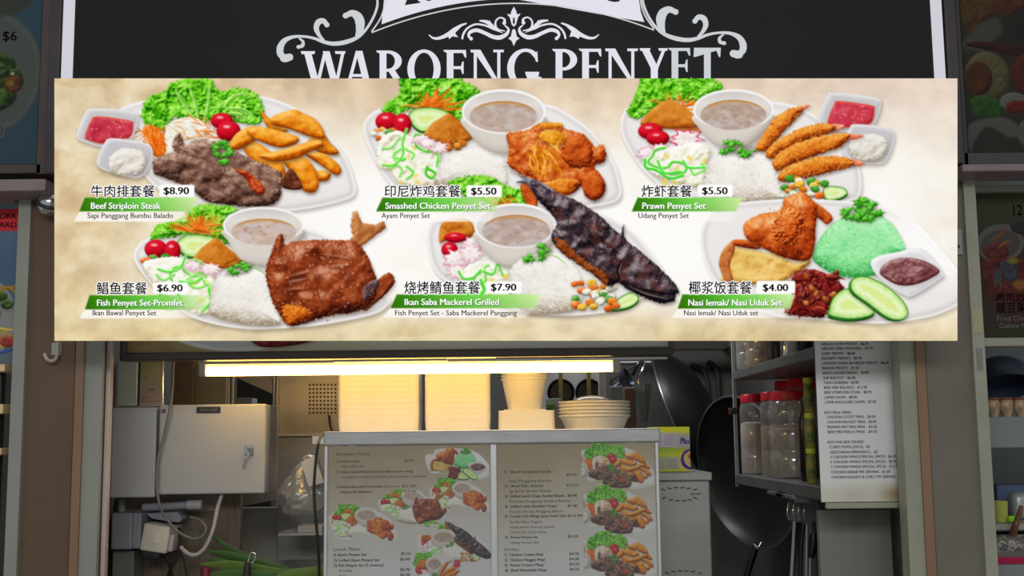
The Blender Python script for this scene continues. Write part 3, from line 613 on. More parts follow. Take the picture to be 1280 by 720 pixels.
    i = A.nid('4:prawn_crackers'); cracker(A, 525, 270, 38, i, 5, (240, 170, 190)); cracker(A, 590, 280, 42, i, 6, (240, 160, 184))
    i = A.nid('4:rice'); rice(A, [(585, 430), (598, 350), (620, 312), (680, 292), (760, 280), (800, 330), (822, 400), (845, 478), (740, 485), (620, 460)], i, seed=12, grains=320)
    bowl(A, 783, 121, 147, 67, [(700, 245), (765, 268), (830, 262)], 785, 145, 119, 48, (188, 164, 146), A.nid('4:soup_bowl'), A.nid('4:soup'), 3)
    i = A.nid('4:coriander'); herb(A, [(640, 300), (665, 278), (705, 258), (745, 258), (735, 285), (690, 300)], i, 7, 22); A.stroke(A.tr([(740, 270), (765, 282), (790, 297)]), 1.2, (110, 190, 60), i)
    i = A.nid('4:fried_fish')
    A.food(A.tr([(1082, 185), (1108, 160), (1100, 120), (1108, 72), (1124, 70), (1142, 112), (1190, 118), (1220, 103), (1228, 130), (1165, 178), (1130, 205), (1110, 210)]), [(0, (110, 50, 20)), (.4, (168, 96, 48)), (.6, (200, 132, 76)), (1, (236, 190, 140))], i, R=4, bump=.5, ns=3, tex=.2, seed=5, rot=-.9, stretch=3, smooth=False, edge=1.2)
    A.food(A.tr([(1140, 400), (1170, 330), (1195, 320), (1240, 293), (1260, 318), (1250, 348), (1190, 405), (1150, 432)]), FISHR, i, R=5, bump=.5, ns=3, tex=.2, seed=6, rot=-.7, stretch=3, edge=1.2)
    A.food(A.tr([(792, 300), (808, 232), (828, 172), (850, 150), (860, 192), (890, 182), (960, 175), (1080, 176), (1120, 182), (1160, 232), (1192, 310), (1190, 380), (1130, 432), (1020, 450), (920, 480), (870, 482), (820, 405)]), FISHR, i, R=16, bump=.2, ns=6, tex=.28, seed=24, octv=3, edge=1.5, sh=.55, spec=.5, specp=22, contrast=.95, big=.55, bigs=22, specc=(250, 214, 196))
    A.food(A.tr([(1150, 345), (1195, 318), (1200, 345), (1150, 395)]), [(0, (30, 20, 26)), (.5, (86, 60, 66)), (1, (200, 190, 200))], i, R=4, ns=4, sh=0, seed=9)
    for x, y, rx, ry, a in [(905, 330, 44, 9, -.2), (915, 305, 48, 7, -.25), (1040, 240, 60, 5, .15), (1060, 275, 40, 6, -.1), (990, 380, 5, 40, -.3), (900, 360, 40, 6, -.1)]:
        A.flat(A.tr(ell(x, y, rx, ry, a)), (86, 30, 16), i, alpha=.55, soft=2); A.flat(A.tr(ell(x, y-9, rx*.8, ry*.5, a)), (240, 190, 164), i, alpha=.45, soft=1.5)
    crumbs(A, [(800, 300), (850, 180), (1080, 180), (1190, 310), (1130, 430), (900, 478)], i, 240, 8, [(242, 206, 190), (88, 30, 16), (206, 120, 60), (226, 160, 120)])
    A.food(A.tr([(850, 420), (900, 410), (960, 440), (900, 478), (868, 478)]), FRY, i, R=6, bump=.5, ns=3, seed=3, sh=0, edge=2.5, lift=-.12)

    # ---------------------------------------------------------------- 5 mackerel
    A.crop(470, 240, 3.282)
    plate(A, [(212, 225), (216, 150), (250, 112), (420, 60), (760, 45), (880, 70), (960, 105), (1050, 160), (1130, 250), (1182, 330), (1180, 392), (1050, 455), (950, 492), (800, 507), (680, 503), (600, 492), (400, 425), (255, 340)], A.nid('5:plate'))
    A.crop(440, 90, 3.657); i = A.nid('5:lettuce'); lettuce(A, [(438, 505), (470, 490), (540, 474), (640, 478), (700, 518), (800, 548), (820, 600), (800, 640), (720, 640), (600, 590), (500, 560)], i, 17)
    i = A.nid('5:carrot_shreds'); strands(A, (640, 575, 730, 640), 30, 50, 1.6, CAR, i, 11)
    A.food(A.tr([(770, 515), (820, 520), (850, 580), (830, 640), (790, 590)]), CHICK, A.nid('5:fried_tofu'), R=5, ns=4, seed=4)
    A.crop(470, 240, 3.282)
    i = A.nid('5:fried_tofu'); A.food(A.tr([(260, 205), (268, 132), (320, 108), (385, 118), (400, 180), (300, 195)]), TOFU, i, R=7, bump=.4, ns=5, tex=.2, seed=16, lift=.05)
    i = A.nid('5:tomato'); tomato(A, 326, 187, 46, 21, i); tomato(A, 302, 236, 34, 31, i)
    i = A.nid('5:prawn_crackers'); cracker(A, 395, 215, 48, i, 11, (240, 150, 176), ry=.8); cracker(A, 330, 275, 58, i, 12, (240, 156, 180), ry=.85); cracker(A, 390, 255, 50, i, 13, (244, 186, 200), ry=.9); cracker(A, 330, 325, 46, i, 14, (244, 170, 190), ry=.7)
    i = A.nid('5:salad'); salad(A, [(338, 345), (380, 300), (440, 282), (495, 285), (550, 345), (552, 430), (440, 430), (360, 375)], i, 22, 4, yellow=True)
    squiggle(A, [(340, 325), (360, 355), (400, 350), (430, 320)], i, (60, 214, 40), 2.4); squiggle(A, [(440, 325), (480, 335), (500, 295), (520, 340)], i, (80, 220, 60), 2.2); squiggle(A, [(430, 360), (445, 400), (430, 420)], i, (60, 214, 40), 3)
    bowl(A, 572, 138, 168, 92, [(490, 285), (560, 308), (630, 285)], 575, 160, 141, 66, (172, 148, 134), A.nid('5:soup_bowl'), A.nid('5:soup'), 12)
    i = A.nid('5:rice'); rice(A, [(543, 370), (555, 312), (600, 272), (680, 250), (770, 255), (820, 310), (842, 360), (848, 440), (800, 490), (680, 503), (610, 492), (556, 440)], i, seed=15, grains=420)
    i = A.nid('5:coriander'); herb(A, [(604, 290), (625, 258), (655, 248), (685, 214), (725, 240), (690, 272), (640, 275)], i, 9, 26); A.stroke(A.tr([(690, 260), (740, 265), (780, 298)]), 1.2, (130, 200, 80), i)
    i = A.nid('5:cucumber_slice'); cucumber(A, [(958, 478), (1000, 432), (1060, 408), (1078, 440), (1050, 468), (1000, 482)], i)
    i = A.nid('5:mixed_vegetables'); dice(A, (812, 372, 985, 478), 34, i, 21)
    i = A.nid('5:grilled_mackerel')
    A.food(A.tr([(548, -88), (600, -66), (660, -48), (735, -2), (700, 30), (660, 20), (620, -30), (575, -40), (600, -58)]), [(0, (40, 38, 46)), (.4, (96, 94, 106)), (.6, (150, 150, 164)), (1, (226, 226, 234))], i, R=5, bump=.4, ns=4, tex=.25, seed=4, rot=.6, stretch=3)
    A.food(A.tr([(640, -52), (720, -5), (800, 25), (880, 70), (940, 118), (1000, 170), (1015, 130), (1022, 192), (1080, 240), (1150, 300), (1220, 370), (1242, 408), (1228, 422), (1222, 448), (1170, 457), (1100, 432), (1030, 398), (990, 372), (950, 384), (900, 345), (840, 302), (760, 245), (718, 185), (742, 130), (720, 90), (690, 60), (662, 30), (640, -10)]), MACK, i, R=15, bump=.34, ns=4.5, tex=.22, seed=27, octv=3, edge=1.2, sh=.55, spec=.4, specp=16, rot=.75, stretch=2.6, big=.7, bigs=15, lift=-.08, contrast=1.15)
    w, sd = A.sdf(A.tr([(680, 20), (800, 40), (960, 150), (1180, 340), (1150, 430), (960, 370), (740, 220), (730, 120)])); Xw, Yw = A.X[w], A.Y[w]
    nn = fbm(Xw/9, Yw/9, 33, 3); A.put(w, ss(.5, .72, nn)*ss(0, 6, sd)*.5, np.ones(sd.shape+(3,))*np.array((104, 44, 36.))*(.6+.8*fbm(Xw/2.5, Yw/2.5, 3, 2))[..., None])
    A.food(A.tr([(730, 195), (770, 200), (850, 275), (940, 335), (950, 380), (900, 345), (840, 302), (760, 245)]), [(0, (70, 24, 8)), (.5, (150, 72, 26)), (1, (230, 150, 80))], i, R=3, bump=.5, ns=3, seed=8, sh=0, edge=2.5, lift=-.1)
    A.stroke(A.tr([(1005, 285), (990, 320), (998, 350), (965, 390)]), 3., (16, 12, 16), i); A.stroke(A.tr([(1010, 290), (998, 325), (1006, 350)]), 1.2, (150, 140, 150), i, .7)
    A.stroke(A.tr([(1080, 395), (1150, 410), (1228, 424)]), 2.4, (14, 10, 12), i); A.stroke(A.tr([(1040, 388), (1110, 418), (1200, 440)]), 1.6, (170, 150, 130), i, .7)
    A.flat(A.tr(ell(1150, 345, 13, 10, .4)), (60, 40, 30), i); A.flat(A.tr(ell(1150, 345, 6, 5)), (14, 12, 14), i)
    for q in range(5): A.stroke(A.tr([(760+q*48, 60+q*36), (790+q*48, 110+q*36), (775+q*48, 160+q*34)]), 1.6, (26, 18, 22), i, .7)
    crumbs(A, [(700, 20), (880, 80), (1080, 250), (1200, 390), (960, 360), (740, 200)], i, 160, 9, [(196, 186, 194), (20, 16, 20), (150, 136, 146)])

    # ---------------------------------------------------------------- 6 coconut rice
    A.crop(830, 230, 3.459)
    plate(A, [(158, 250), (185, 145), (260, 92), (500, 66), (700, 68), (900, 88), (1060, 148), (1180, 260), (1300, 420), (1300, 500), (1200, 558), (1080, 588), (950, 603), (800, 597), (600, 582), (480, 570), (300, 500), (200, 390)], A.nid('6:plate'), sh=.22)
    w = A.win(np.array(A.tr([(900, 60), (1290, 560)])), 0); gx = ss(1065, 1150, A.X[w])*ss(372, 330, A.Y[w])*.9; A.put(w, gx*(A.I[w] == len(A.names)-1), np.ones(gx.shape+(3,))*np.array((254, 252, 250.)))
    i = A.nid('6:omelette')
    A.food(A.tr([(238, 335), (258, 282), (300, 243), (318, 268), (400, 288), (500, 310), (562, 340), (632, 328), (604, 366), (545, 402), (480, 430), (268, 428), (250, 385)]), OMEL, i, R=7, bump=.3, ns=8, big=.35, bigs=14, tex=.14, seed=5, octv=3, edge=1.4, sh=.45)
    A.food(A.tr([(238, 335), (258, 282), (300, 246), (305, 290), (285, 350), (300, 420), (268, 425), (250, 385)]), [(0, (120, 50, 20)), (.5, (196, 112, 56)), (1, (240, 180, 110))], i, R=5, bump=.3, ns=4, seed=7, sh=0)
    i = A.nid('6:rice_dome'); rice(A, [(643, 322), (658, 262), (718, 182), (800, 132), (870, 124), (960, 150), (1012, 210), (1042, 285), (990, 330), (930, 385), (862, 402), (780, 402), (700, 372)], i, GRICE, 18, .35, 620, ((206, 250, 214), (96, 198, 124), (164, 238, 180)))
    i = A.nid('6:parsley')
    for p in [[(762, 125), (790, 105), (835, 112), (850, 140), (810, 152)], [(840, 110), (838, 75), (870, 64), (890, 100), (875, 130)], [(880, 120), (895, 80), (915, 78), (918, 105), (932, 132), (905, 138)], [(820, 145), (850, 130), (905, 140), (880, 155)]]: herb(A, p, i, 13, 20, 6.5)
    i = A.nid('6:fried_chicken')
    A.food(A.tr([(640, 85), (668, 88), (728, 142), (705, 174), (672, 150), (640, 130)]), CHICK, i, R=6, bump=.3, ns=4, seed=8)
    A.food(A.tr([(298, 243), (340, 240), (380, 245), (420, 268), (400, 282), (330, 272), (300, 262)]), CHICK, i, R=5, bump=.3, ns=4, seed=9, lift=-.08)
    A.food(A.tr([(343, 192), (358, 160), (420, 130), (502, 112), (520, 62), (560, 45), (600, 34), (640, 66), (662, 102), (656, 180), (652, 262), (632, 322), (580, 332), (500, 312), (420, 272), (362, 240)]), CHICK, i, R=24, bump=.1, ns=4.8, tex=.2, seed=31, octv=3, edge=.8, sh=.5, spec=.35, specp=14, big=.6, bigs=19, lift=.08)
    A.food(A.tr([(500, 130), (560, 100), (610, 130), (600, 210), (560, 270), (480, 240), (470, 180)]), CHICK, i, R=20, bump=.08, ns=5, seed=6, sh=0, edge=4, lift=.08, big=.4, bigs=16, spec=.2)
    crumbs(A, [(350, 190), (520, 70), (640, 70), (650, 260), (580, 330), (400, 260)], i, 70, 6, [(244, 170, 90), (140, 46, 12), (228, 130, 60)])
    sauce_dish(A, [(894, 342), (925, 312), (1000, 296), (1095, 278), (1150, 310), (1205, 385), (1190, 412), (1085, 478), (1040, 480), (930, 405)], [(933, 378), (958, 342), (1030, 318), (1120, 330), (1192, 374), (1150, 410), (1080, 436), (1010, 436), (948, 402)], A.nid('6:sauce_dish'), 'sambal', A.nid('6:sambal'), 9, 1.12)
    i = A.nid('6:chili_anchovies')
    A.food(A.tr([(555, 402), (600, 368), (680, 378), (740, 415), (778, 450), (742, 490), (712, 540), (682, 577), (620, 572), (523, 556), (548, 500), (568, 440)]), CHILI, i, R=6, bump=.7, ns=5, tex=.25, seed=35, octv=3, edge=2.2, sh=.5, spec=.3)
    strands(A, (560, 395, 750, 560), 70, 60, 3.0, [(120, 24, 22), (150, 40, 30), (90, 14, 14), (190, 80, 50), (70, 8, 10)], i, 14)
    for k in range(26):
        r = rnd(k); A.food(A.tr(ell(r.uniform(575, 750), r.uniform(385, 520), 16, 11, r.uniform(0, 3), 10)), CHILI if k % 4 else [(0, (110, 40, 10)), (.5, (180, 90, 30)), (1, (240, 170, 100))], i, R=3, sh=.4, sdx=.4, sdy=1, seed=k, spec=.3)
    i = A.nid('6:cucumber_slice'); cucumber(A, [(712, 548), (732, 490), (788, 452), (850, 482), (912, 545), (880, 574), (800, 584), (720, 570)], i, .4, 2., (-1, 3.4))
    cucumber(A, [(806, 430), (830, 402), (885, 402), (962, 440), (1030, 500), (1058, 558), (1025, 588), (965, 578), (885, 520), (818, 470)], i, .4, 2., (-2.2, 1.6))

    # ---------------------------------------------------------------- caption ribbons and price tags
    for k, (rb, stp, tag, fade) in enumerate(CAPS):
        P = np.array(rb, float); i = A.nid(f'c{k+1}:ribbon')
        w, sd = A.sdf(rb, False); t = np.clip((A.X[w]-P[:, 0].min())/(np.ptp(P[:, 0])), 0, 1)
        tv = np.clip((A.Y[w]-P[:, 1].min())/np.ptp(P[:, 1]), 0, 1)
        col = ramp(t, [(0, (48, 118, 8)), (.3, (78, 166, 40)), (.5, (104, 200, 70)), (.75, (146, 214, 104)), (1, (204, 236, 160))])
        a = A.aa(sd)*(1-fade*ss(.62, 1., t)); A.put(w, a, col*(1.04-.1*tv[..., None])); A.I[w] = np.where(sd > 0, i, A.I[w])
        i = A.nid(f'c{k+1}:subtitle_strip'); w, sd = A.sdf(stp, False); S = np.array(stp, float); t = np.clip((A.X[w]-S[:, 0].min())/np.ptp(S[:, 0]), 0, 1)
        a = A.aa(sd)*(.86-.5*ss(.6, 1., t)); A.put(w, a, np.ones(sd.shape+(3,))*np.array((253, 250, 246.))); A.I[w] = np.where(sd > 0, i, A.I[w])
        i = A.nid(f'c{k+1}:price_tag'); x0, y0, x1, y1 = tag
        A.flat([(x0+1.5, y0), (x1-1.5, y0), (x1, y0+1.5), (x1, y1-1.5), (x1-1.5, y1), (x0+1.5, y1), (x0, y1-1.5), (x0, y0+1.5)], (253, 252, 250), i, False)
    A.C = np.clip(A.C, 0, 255)
    for ax in (0, 1):
        p = np.pad(A.C, [(1, 1) if a == ax else (0, 0) for a in range(3)], 'edge')
        A.C = (.17*np.take(p, range(0, p.shape[ax]-2), ax)+.66*A.C+.17*np.take(p, range(2, p.shape[ax]), ax))
    return A
CAPS = [([(106, 247), (247, 247), (239, 264.5), (99, 264.5)], [(99, 264.5), (239, 264.5), (231, 277), (92, 277)], (199, 231, 243, 246), .12),
        ([(478, 247), (625, 247), (619, 264.5), (470, 264.5)], [(470, 264.5), (619, 264.5), (612, 277), (466, 277)], (583, 231.5, 627.5, 246.5), .3),
        ([(797, 247), (928, 247), (920, 264.5), (789.5, 264.5)], [(789.5, 264.5), (920, 264.5), (914, 277), (784, 277)], (872, 231, 916, 246), .05),
        ([(112, 369), (262, 369), (256, 387), (106, 387)], [(106, 387), (256, 387), (243, 398), (99, 398)], (191, 353, 235, 367.5), .5),
        ([(496, 368), (676, 368), (669.5, 385.5), (488, 385.5)], [(488, 385.5), (669.5, 385.5), (656, 397), (478, 397)], (608, 352, 652, 366.5), .08),
        ([(853, 368), (994, 368), (988, 386), (847, 386)], [(847, 386), (988, 386), (979, 397.5), (839.5, 397.5)], (945.5, 351, 994, 367), .12)]
# ------------------------------------------------------------------ printed sheets: the painted grid becomes flat, coloured meshes
def print_mesh(name, A, ids, fn, m, parent, gain=1., fnv=None):
    keep = np.isin(A.I[:-1, :-1], ids)
    jj, ii = np.nonzero(keep)
    if not len(jj): return None
    W = A.W; a = jj*W+ii; quad = np.stack([a, a+W, a+W+1, a+1], 1)
    u, inv = np.unique(quad.ravel(), return_inverse=True)
    xs = A.X.ravel()[u]; ys = A.Y.ravel()[u]; co = fn(xs, ys)
    me = bpy.data.meshes.new(name); me.vertices.add(len(u)); me.vertices.foreach_set('co', co.astype(np.float32).ravel())
    nf = len(quad); me.loops.add(nf*4); me.loops.foreach_set('vertex_index', inv.astype(np.int32).ravel())
    me.polygons.add(nf); me.polygons.foreach_set('loop_start', np.arange(0, nf*4, 4, dtype=np.int32)); me.polygons.foreach_set('loop_total', np.full(nf, 4, dtype=np.int32))
    me.update(calc_edges=True)
    at = me.attributes.new('ink', 'FLOAT_COLOR', 'POINT'); col = np.ones((len(u), 4), np.float32)
    col[:, :3] = np.clip(linarr(A.C.reshape(-1, 3)[u])*gain, 0, 1.0 if gain == 1. else .92); at.data.foreach_set('color', col.ravel())
    return meshobj(name, me, m, parent)
def npv(v): return np.array(v[:])
def plane_map(P00, P10, P01, rect):
    """affine map of print coordinates (rect) on to a flat sheet in the scene"""
    x0, y0, x1, y1 = rect; O, U, V = npv(P00), npv(P10-P00)/(x1-x0), npv(P01-P00)/(y1-y0)
    def fn(x, y):
        if np.isscalar(x): return Vector(O+U*(x-x0)+V*(y-y0))
        return O+np.outer(x-x0, U)+np.outer(y-y0, V)
    return fn
def facing(fn, off):
    """the same map moved off the sheet, towards the hall"""
    a, b, c = fn(0., 0.), fn(1., 0.), fn(0., 1.); n = (c-a).cross(b-a).normalized()
    if n.y > 0: n = -n
    def g(x, y):
        r = fn(x, y); return r+n*off if isinstance(r, Vector) else r+npv(n)*off
    return g
INK_GLOW, INK = print_mat('glowing_ink', True), print_mat('printed_ink', False)

# ================================================================== THE PLACE: pillars, trims, walls
M_brown_l = mat('brown_laminate', AL((72, 55, 42)), .55, var=.08, scale=5, bump=.1, bscale=40)
M_brown_r = mat('grey_brown_laminate', AL((86, 76, 70)), .5, var=.14, scale=4, bump=.1, bscale=40, col2=AL((84, 82, 74)))
M_brass = mat('copper_trim', AL((98, 76, 58)), .35, .0, var=.15, scale=8, stretch=(1, 1, .2))
M_jamb = mat('grey_aluminium', AL((106, 107, 100)), .45, var=.08, scale=6, bump=.05)
M_jamb2 = mat('old_grey_aluminium', AL((112, 112, 100)), .45, var=.12, scale=7, bump=.05)
M_dark = mat('black_gap', AL((34, 34, 36)), .6)
M_pinkish = mat('pink_steel', AL((142, 130, 126)), .35, var=.1, scale=6)
M_ledge = mat('painted_ledge', AL((96, 84, 84)), .5, var=.12, scale=9)
M_steel = mat('brushed_steel', (.46, .46, .45), .38, .75, var=.14, scale=5, stretch=(1, 1, 14), bump=.05)
M_steel_d = mat('dark_steel', (.20, .20, .20), .4, .6, var=.2, scale=5)
M_wallk = mat('kitchen_tile', (.13, .13, .12), .5, var=.15, scale=3)
M_concrete = mat('hall_floor', (.30, .29, .27), .6, var=.15, scale=3)
def vbox(name, px0, px1, Y, depth, m, z0=0., z1=2.66, row=450, bev=.002):
    bm = BM(); add_box(bm, wx(px0, Y, row), Y, z0, wx(px1, Y, row), Y+depth, z1, bev); return struct(obj(name, bm, m))
ZS = wz(212, 2.93)                                # underside of the signs
vbox('wall_left', 31, 94, 3.0, .06, M_brown_l, 0, 2.62)
vbox('wall_right', 1157, 1217, 3.0, .06, M_brown_r, 0, 2.62)
vbox('trim_1', 94.2, 105, 2.99, .06, M_brass); vbox('trim_2', 1145.2, 1157, 2.99, .06, M_brass)
vbox('trim_3', 105.2, 128.3, 3.0, .035, M_jamb); vbox('trim_4', 1124.2, 1145, 3.0, .06, M_jamb2)
vbox('trim_5', 128.5, 131, 3.015, .03, M_dark); vbox('trim_6', 1122.2, 1124, 3.02, .05, M_dark)
vbox('trim_7', 131.2, 138.5, 3.03, .025, M_pinkish)
vbox('trim_8', 15, 30.8, 2.985, .06, M_jamb, 0, wz(236, 2.985)); vbox('trim_9', 1217.2, 1232.5, 2.985, .06, M_jamb2, 0, wz(217, 2.985))
# strips of tape on the right-hand post
M_tape = mat('beige_tape', AL((122, 116, 92)), .6, var=.1); M_tape2 = mat('grey_tape', AL((92, 92, 88)), .6, var=.1)
for nm, (y0, y1, a, b), m, lab in (('tape_strip', (384, 416, 1.0, 13.5), M_tape, 'beige tape strip on the right grey post, the upper and larger one'), ('tape_strip', (435, 463, 4, 11), M_tape2, 'narrow grey tape strip on the right grey post, below the beige one')):
    bm = BM(); add_box(bm, wx(1217.2+a, 2.985), 2.983, wz(y1, 2.985, 1220), wx(1217.2+b, 2.985), 2.9849, wz(y0, 2.985, 1220)); tag(obj(nm, bm, m), lab, 'tape')
# kitchen room behind the opening
XL, XR, YB, ZC = wx(106, 3.16), wx(1135, 3.16), 5.6, 2.70
def sbox(name, x0, y0, z0, x1, y1, z1, m):
    bm = BM(); add_box(bm, x0, y0, z0, x1, y1, z1); return struct(obj(name, bm, m))
sbox('wall_back', -2.6, YB, 0, 2.6, YB+.08, ZC, M_wallk)
sbox('wall_kitchen_left', XL-.06, 3.065, 0, XL, YB, ZC, M_wallk); sbox('wall_kitchen_right', XR, 3.065, 0, XR+.06, YB, ZC, M_wallk)
sbox('ceiling', -2.6, 3.42, ZC, 2.6, YB, ZC+.05, M_wallk)
sbox('floor', -4, -1.5, -.05, 4, YB, 0, M_concrete)

# ================================================================== MENU BOARD (six dishes; a flat banner whose print is made to glow)
DB = 2.8
def B(px, py, off=0.):
    return EYE+(FW+RT*((px-640)/F)+UP*((360-py)/F))*DB-FW*off
def Bmap(off):
    O, U, V, W_ = npv(EYE+FW*(DB-off)), npv(RT)*DB/F, npv(UP)*DB/F, None
    def fn(x, y):
        if np.isscalar(x): return Vector(O+U*(x-640)+V*(360-y))
        return O+np.outer(x-640, U)+np.outer(360-y, V)
    return fn
board = thing('glowing_menu_banner', 'wide menu board with an added glow and pictures of six set meals hung across the stall front', 'menu board', B(632, 426))
bm = BM(); add_prism(bm, [B(68, 98, -.001), B(1197, 98, -.001), B(1197, 426, -.001), B(68, 426, -.001)], FW*.022); obj('case', bm, mat('white_acrylic_case', (.7, .69, .66), .4), board)
for x in (260, 1000):
    bm = BM(); p = B(x, 205, -.02); add_box(bm, p.x-.03, p.y, p.z-.02, p.x+.03, 2.931, p.z+.02, .004); obj('hanging_bracket', bm, M_steel, board)
ART = paint_board()
pid = {}
for k, nme in enumerate(ART.names): pid.setdefault(nme, []).append(k)
print_mesh('printed_background', ART, pid['background'], Bmap(0), INK_GLOW, board)
E_black, E_white = emis('black_print', lin((20, 18, 16))), emis('white_print', lin((255, 255, 255)))
E_shade = emis('dark_green_print', lin((44, 96, 20)))
DISH = ['beef steak with potato wedges', 'smashed fried chicken with rice and soup', 'fried prawns with rice and soup', 'whole fried pomfret with rice and soup', 'grilled mackerel with rice and soup', 'green coconut rice with fried chicken and cucumber']
for d in range(6):
    e = bpy.data.objects.new('dish_picture', None); C.objects.link(e); e.parent = board; e['label'] = 'printed picture of '+DISH[d]
    for nme, ids in pid.items():
        if nme.startswith(f'{d+1}:'): print_mesh('printed_'+nme.split(':')[1], ART, ids, Bmap(0), INK_GLOW, e)
TXT = [('牛肉排套餐', (114, 231.5, 193.5, 246.5), '$8.90', 'Beef Striploin Steak', (114, 201, 261), 'Sapi Panggang Bumbu Balado', (109.5, 216.5, 272.6)),
       ('印尼炸鸡套餐', (481, 231.5, 575.5, 246.5), '$5.50', 'Smashed Chicken Penyet Set', (482, 613, 261), 'Ayam Penyet Set', (477, 537.5, 272.6)),
       ('炸虾套餐', (802, 231.5, 865, 246.5), '$5.50', 'Prawn Penyet Set', (803, 882, 261), 'Udang Penyet Set', (798, 861, 272.6)),
       ('鲳鱼套餐', (121, 352.5, 184, 368), '$6.90', 'Fish Penyet Set-Promfet', (121.5, 228.5, 382.2), 'Ikan Bawal Penyet Set', (116, 195.5, 394.2)),
       ('烧烤鲭鱼套餐', (505.5, 351.5, 600, 367.5), '$7.90', 'Ikan Saba Mackerel Grilled', (506, 623.5, 381.2), 'Fish Penyet Set - Saba Mackerel Panggang', (494, 646, 394.2)),
       ('椰浆饭套餐', (861, 351.5, 939.5, 367.5), '$4.00', 'Nasi lemak/ Nasi Uduk Set', (860.5, 977.5, 382), 'Nasi lemak/ Nasi Uduk set', (855, 947.5, 394.2))]
for d, (cj, cb, pr, en, eb, su, sb) in enumerate(TXT):
    e = bpy.data.objects.new('caption', None); C.objects.link(e); e.parent = board
    for nme in ('ribbon', 'subtitle_strip', 'price_tag'): print_mesh(nme, ART, pid[f'c{d+1}:{nme}'], Bmap(0), INK_GLOW, e)
    L = Letters(); L.fit(cj, *cb, bold=1.25, ring=12); L.build('lettering_outline', Bmap(.0006), E_white, e)
    L = Letters(); L.fit(cj, *cb, bold=.22, ring=4)
    x0, y0, x1, y1 = CAPS[d][2]; cx = (x0+x1)/2-.5
    L.build('chinese_lettering', Bmap(.0009), E_black, e)
    L = Letters(); L.line(pr, cx-15.6, y1-3.2, 8.6, cx+15.6, .05); L.build('price_lettering', Bmap(.0009), E_black, e)
    L = Letters(); L.line(su, sb[0], sb[2], 6.4, sb[1], .02); L.build('subtitle_lettering', Bmap(.0009), E_black, e)
    L = Letters(); L.line(en, eb[0], eb[2], 7.6, eb[1], .03, .7, .8); L.build('lettering_shade', Bmap(.0006), E_shade, e)
    L = Letters(); L.line(en, eb[0], eb[2], 7.6, eb[1], .03); L.build('white_lettering', Bmap(.0009), E_white, e)

# ================================================================== STALL SIGN (black light box with white lettering)
YS = 2.93
sign = thing('stall_sign', 'black stall sign with glowing white serif lettering and scrollwork above the menu board', 'sign', Vector((0, YS, ZS)))
SX0, SX1 = wx(76.5, YS, 60), wx(1182, YS, 60); ZT = ZS+.56
M_signblack = mat('black_acrylic', (.020, .020, .020), .5, var=.05, spec=.15)
M_signcase = mat('dark_purple_case', AL((44, 38, 40)), .5)
bm = BM(); add_box(bm, SX0, YS, ZS, SX1, YS+.10, ZT, .002); obj('face', bm, M_signblack, sign)
for a, b in ((62.5, 76.2), (1182.3, 1196)):
    bm = BM(); add_box(bm, wx(a, YS, 60), YS-.01, ZS, wx(b, YS, 60), YS+.12, ZT, .003); obj('side_case', bm, M_signcase, sign)
E_sign = emis('lit_white_acrylic', lin((226, 226, 236))); E_sign2 = emis('lit_white_acrylic_dim', lin((205, 208, 212))); E_strip = emis('lit_edge_strip', lin((206, 207, 216)))
for a, b in ((78, 92.3), (1165.5, 1179.5)):
    bm = BM(); add_box(bm, wx(a, YS, 60), YS-.004, ZS+.005, wx(b, YS, 60), YS-.0005, ZT-.005, .001); obj('lit_edge_strip', bm, E_strip, sign)
SO = pt(640, 50, YS-.002)
def SM(x, y, off=0.): return pt(x, y, YS-.002-off)
class Shapes:
    def __init__(self): self.bm = BM()
    def poly(self, pts, off=0.):
        f = poly_face(self.bm, [SM(x, y, off) for x, y in pts]); bmesh.ops.triangulate(self.bm, faces=[f])
    def strip(self, pts, wid, off=0., caps=(0, 1)):
        n0 = len(pts); P = spline([(x, y, 0) for x, y in pts], 7); n = len(P); L = []; R_ = []
        ws = [float(np.interp(i/(n-1)*(n0-1), range(n0), wid)) for i in range(n)]
        for i, p in enumerate(P):
            t = (P[min(i+1, n-1)]-P[max(i-1, 0)]).normalized(); nn = Vector((-t.y, t.x, 0)); L.append(p+nn*ws[i]/2); R_.append(p-nn*ws[i]/2)
        a = [self.bm.verts.new(SM(q.x, q.y, off)) for q in L]; b = [self.bm.verts.new(SM(q.x, q.y, off)) for q in R_]
        for i in range(n-1): self.bm.faces.new((a[i], a[i+1], b[i+1], b[i]))
        for k, c in ((0, P[0]), (1, P[-1])):
            if caps[k]: r = caps[k] if caps[k] > 1 else (ws[0] if k == 0 else ws[-1])/2; self.disc(c.x, c.y, r, off)
    def disc(self, x, y, r, off=0.): poly_face(self.bm, [SM(x+r*math.cos(a*PI/9), y+r*math.sin(a*PI/9), off) for a in range(18)])
    def ring(self, cx, cy, ro, yo, ri, yi, a0=0, a1=360, off=0.):
        n = 40; A_ = [math.radians(a0+(a1-a0)*k/n) for k in range(n+1)]
        o = [self.bm.verts.new(SM(cx+ro*math.cos(a), cy+yo*math.sin(a), off)) for a in A_]; q = [self.bm.verts.new(SM(cx+ri*math.cos(a), cy+yi*math.sin(a), off)) for a in A_]
        for k in range(n): self.bm.faces.new((o[k], o[k+1], q[k+1], q[k]))
    def done(self, name, m): return obj(name, self.bm, m, sign)
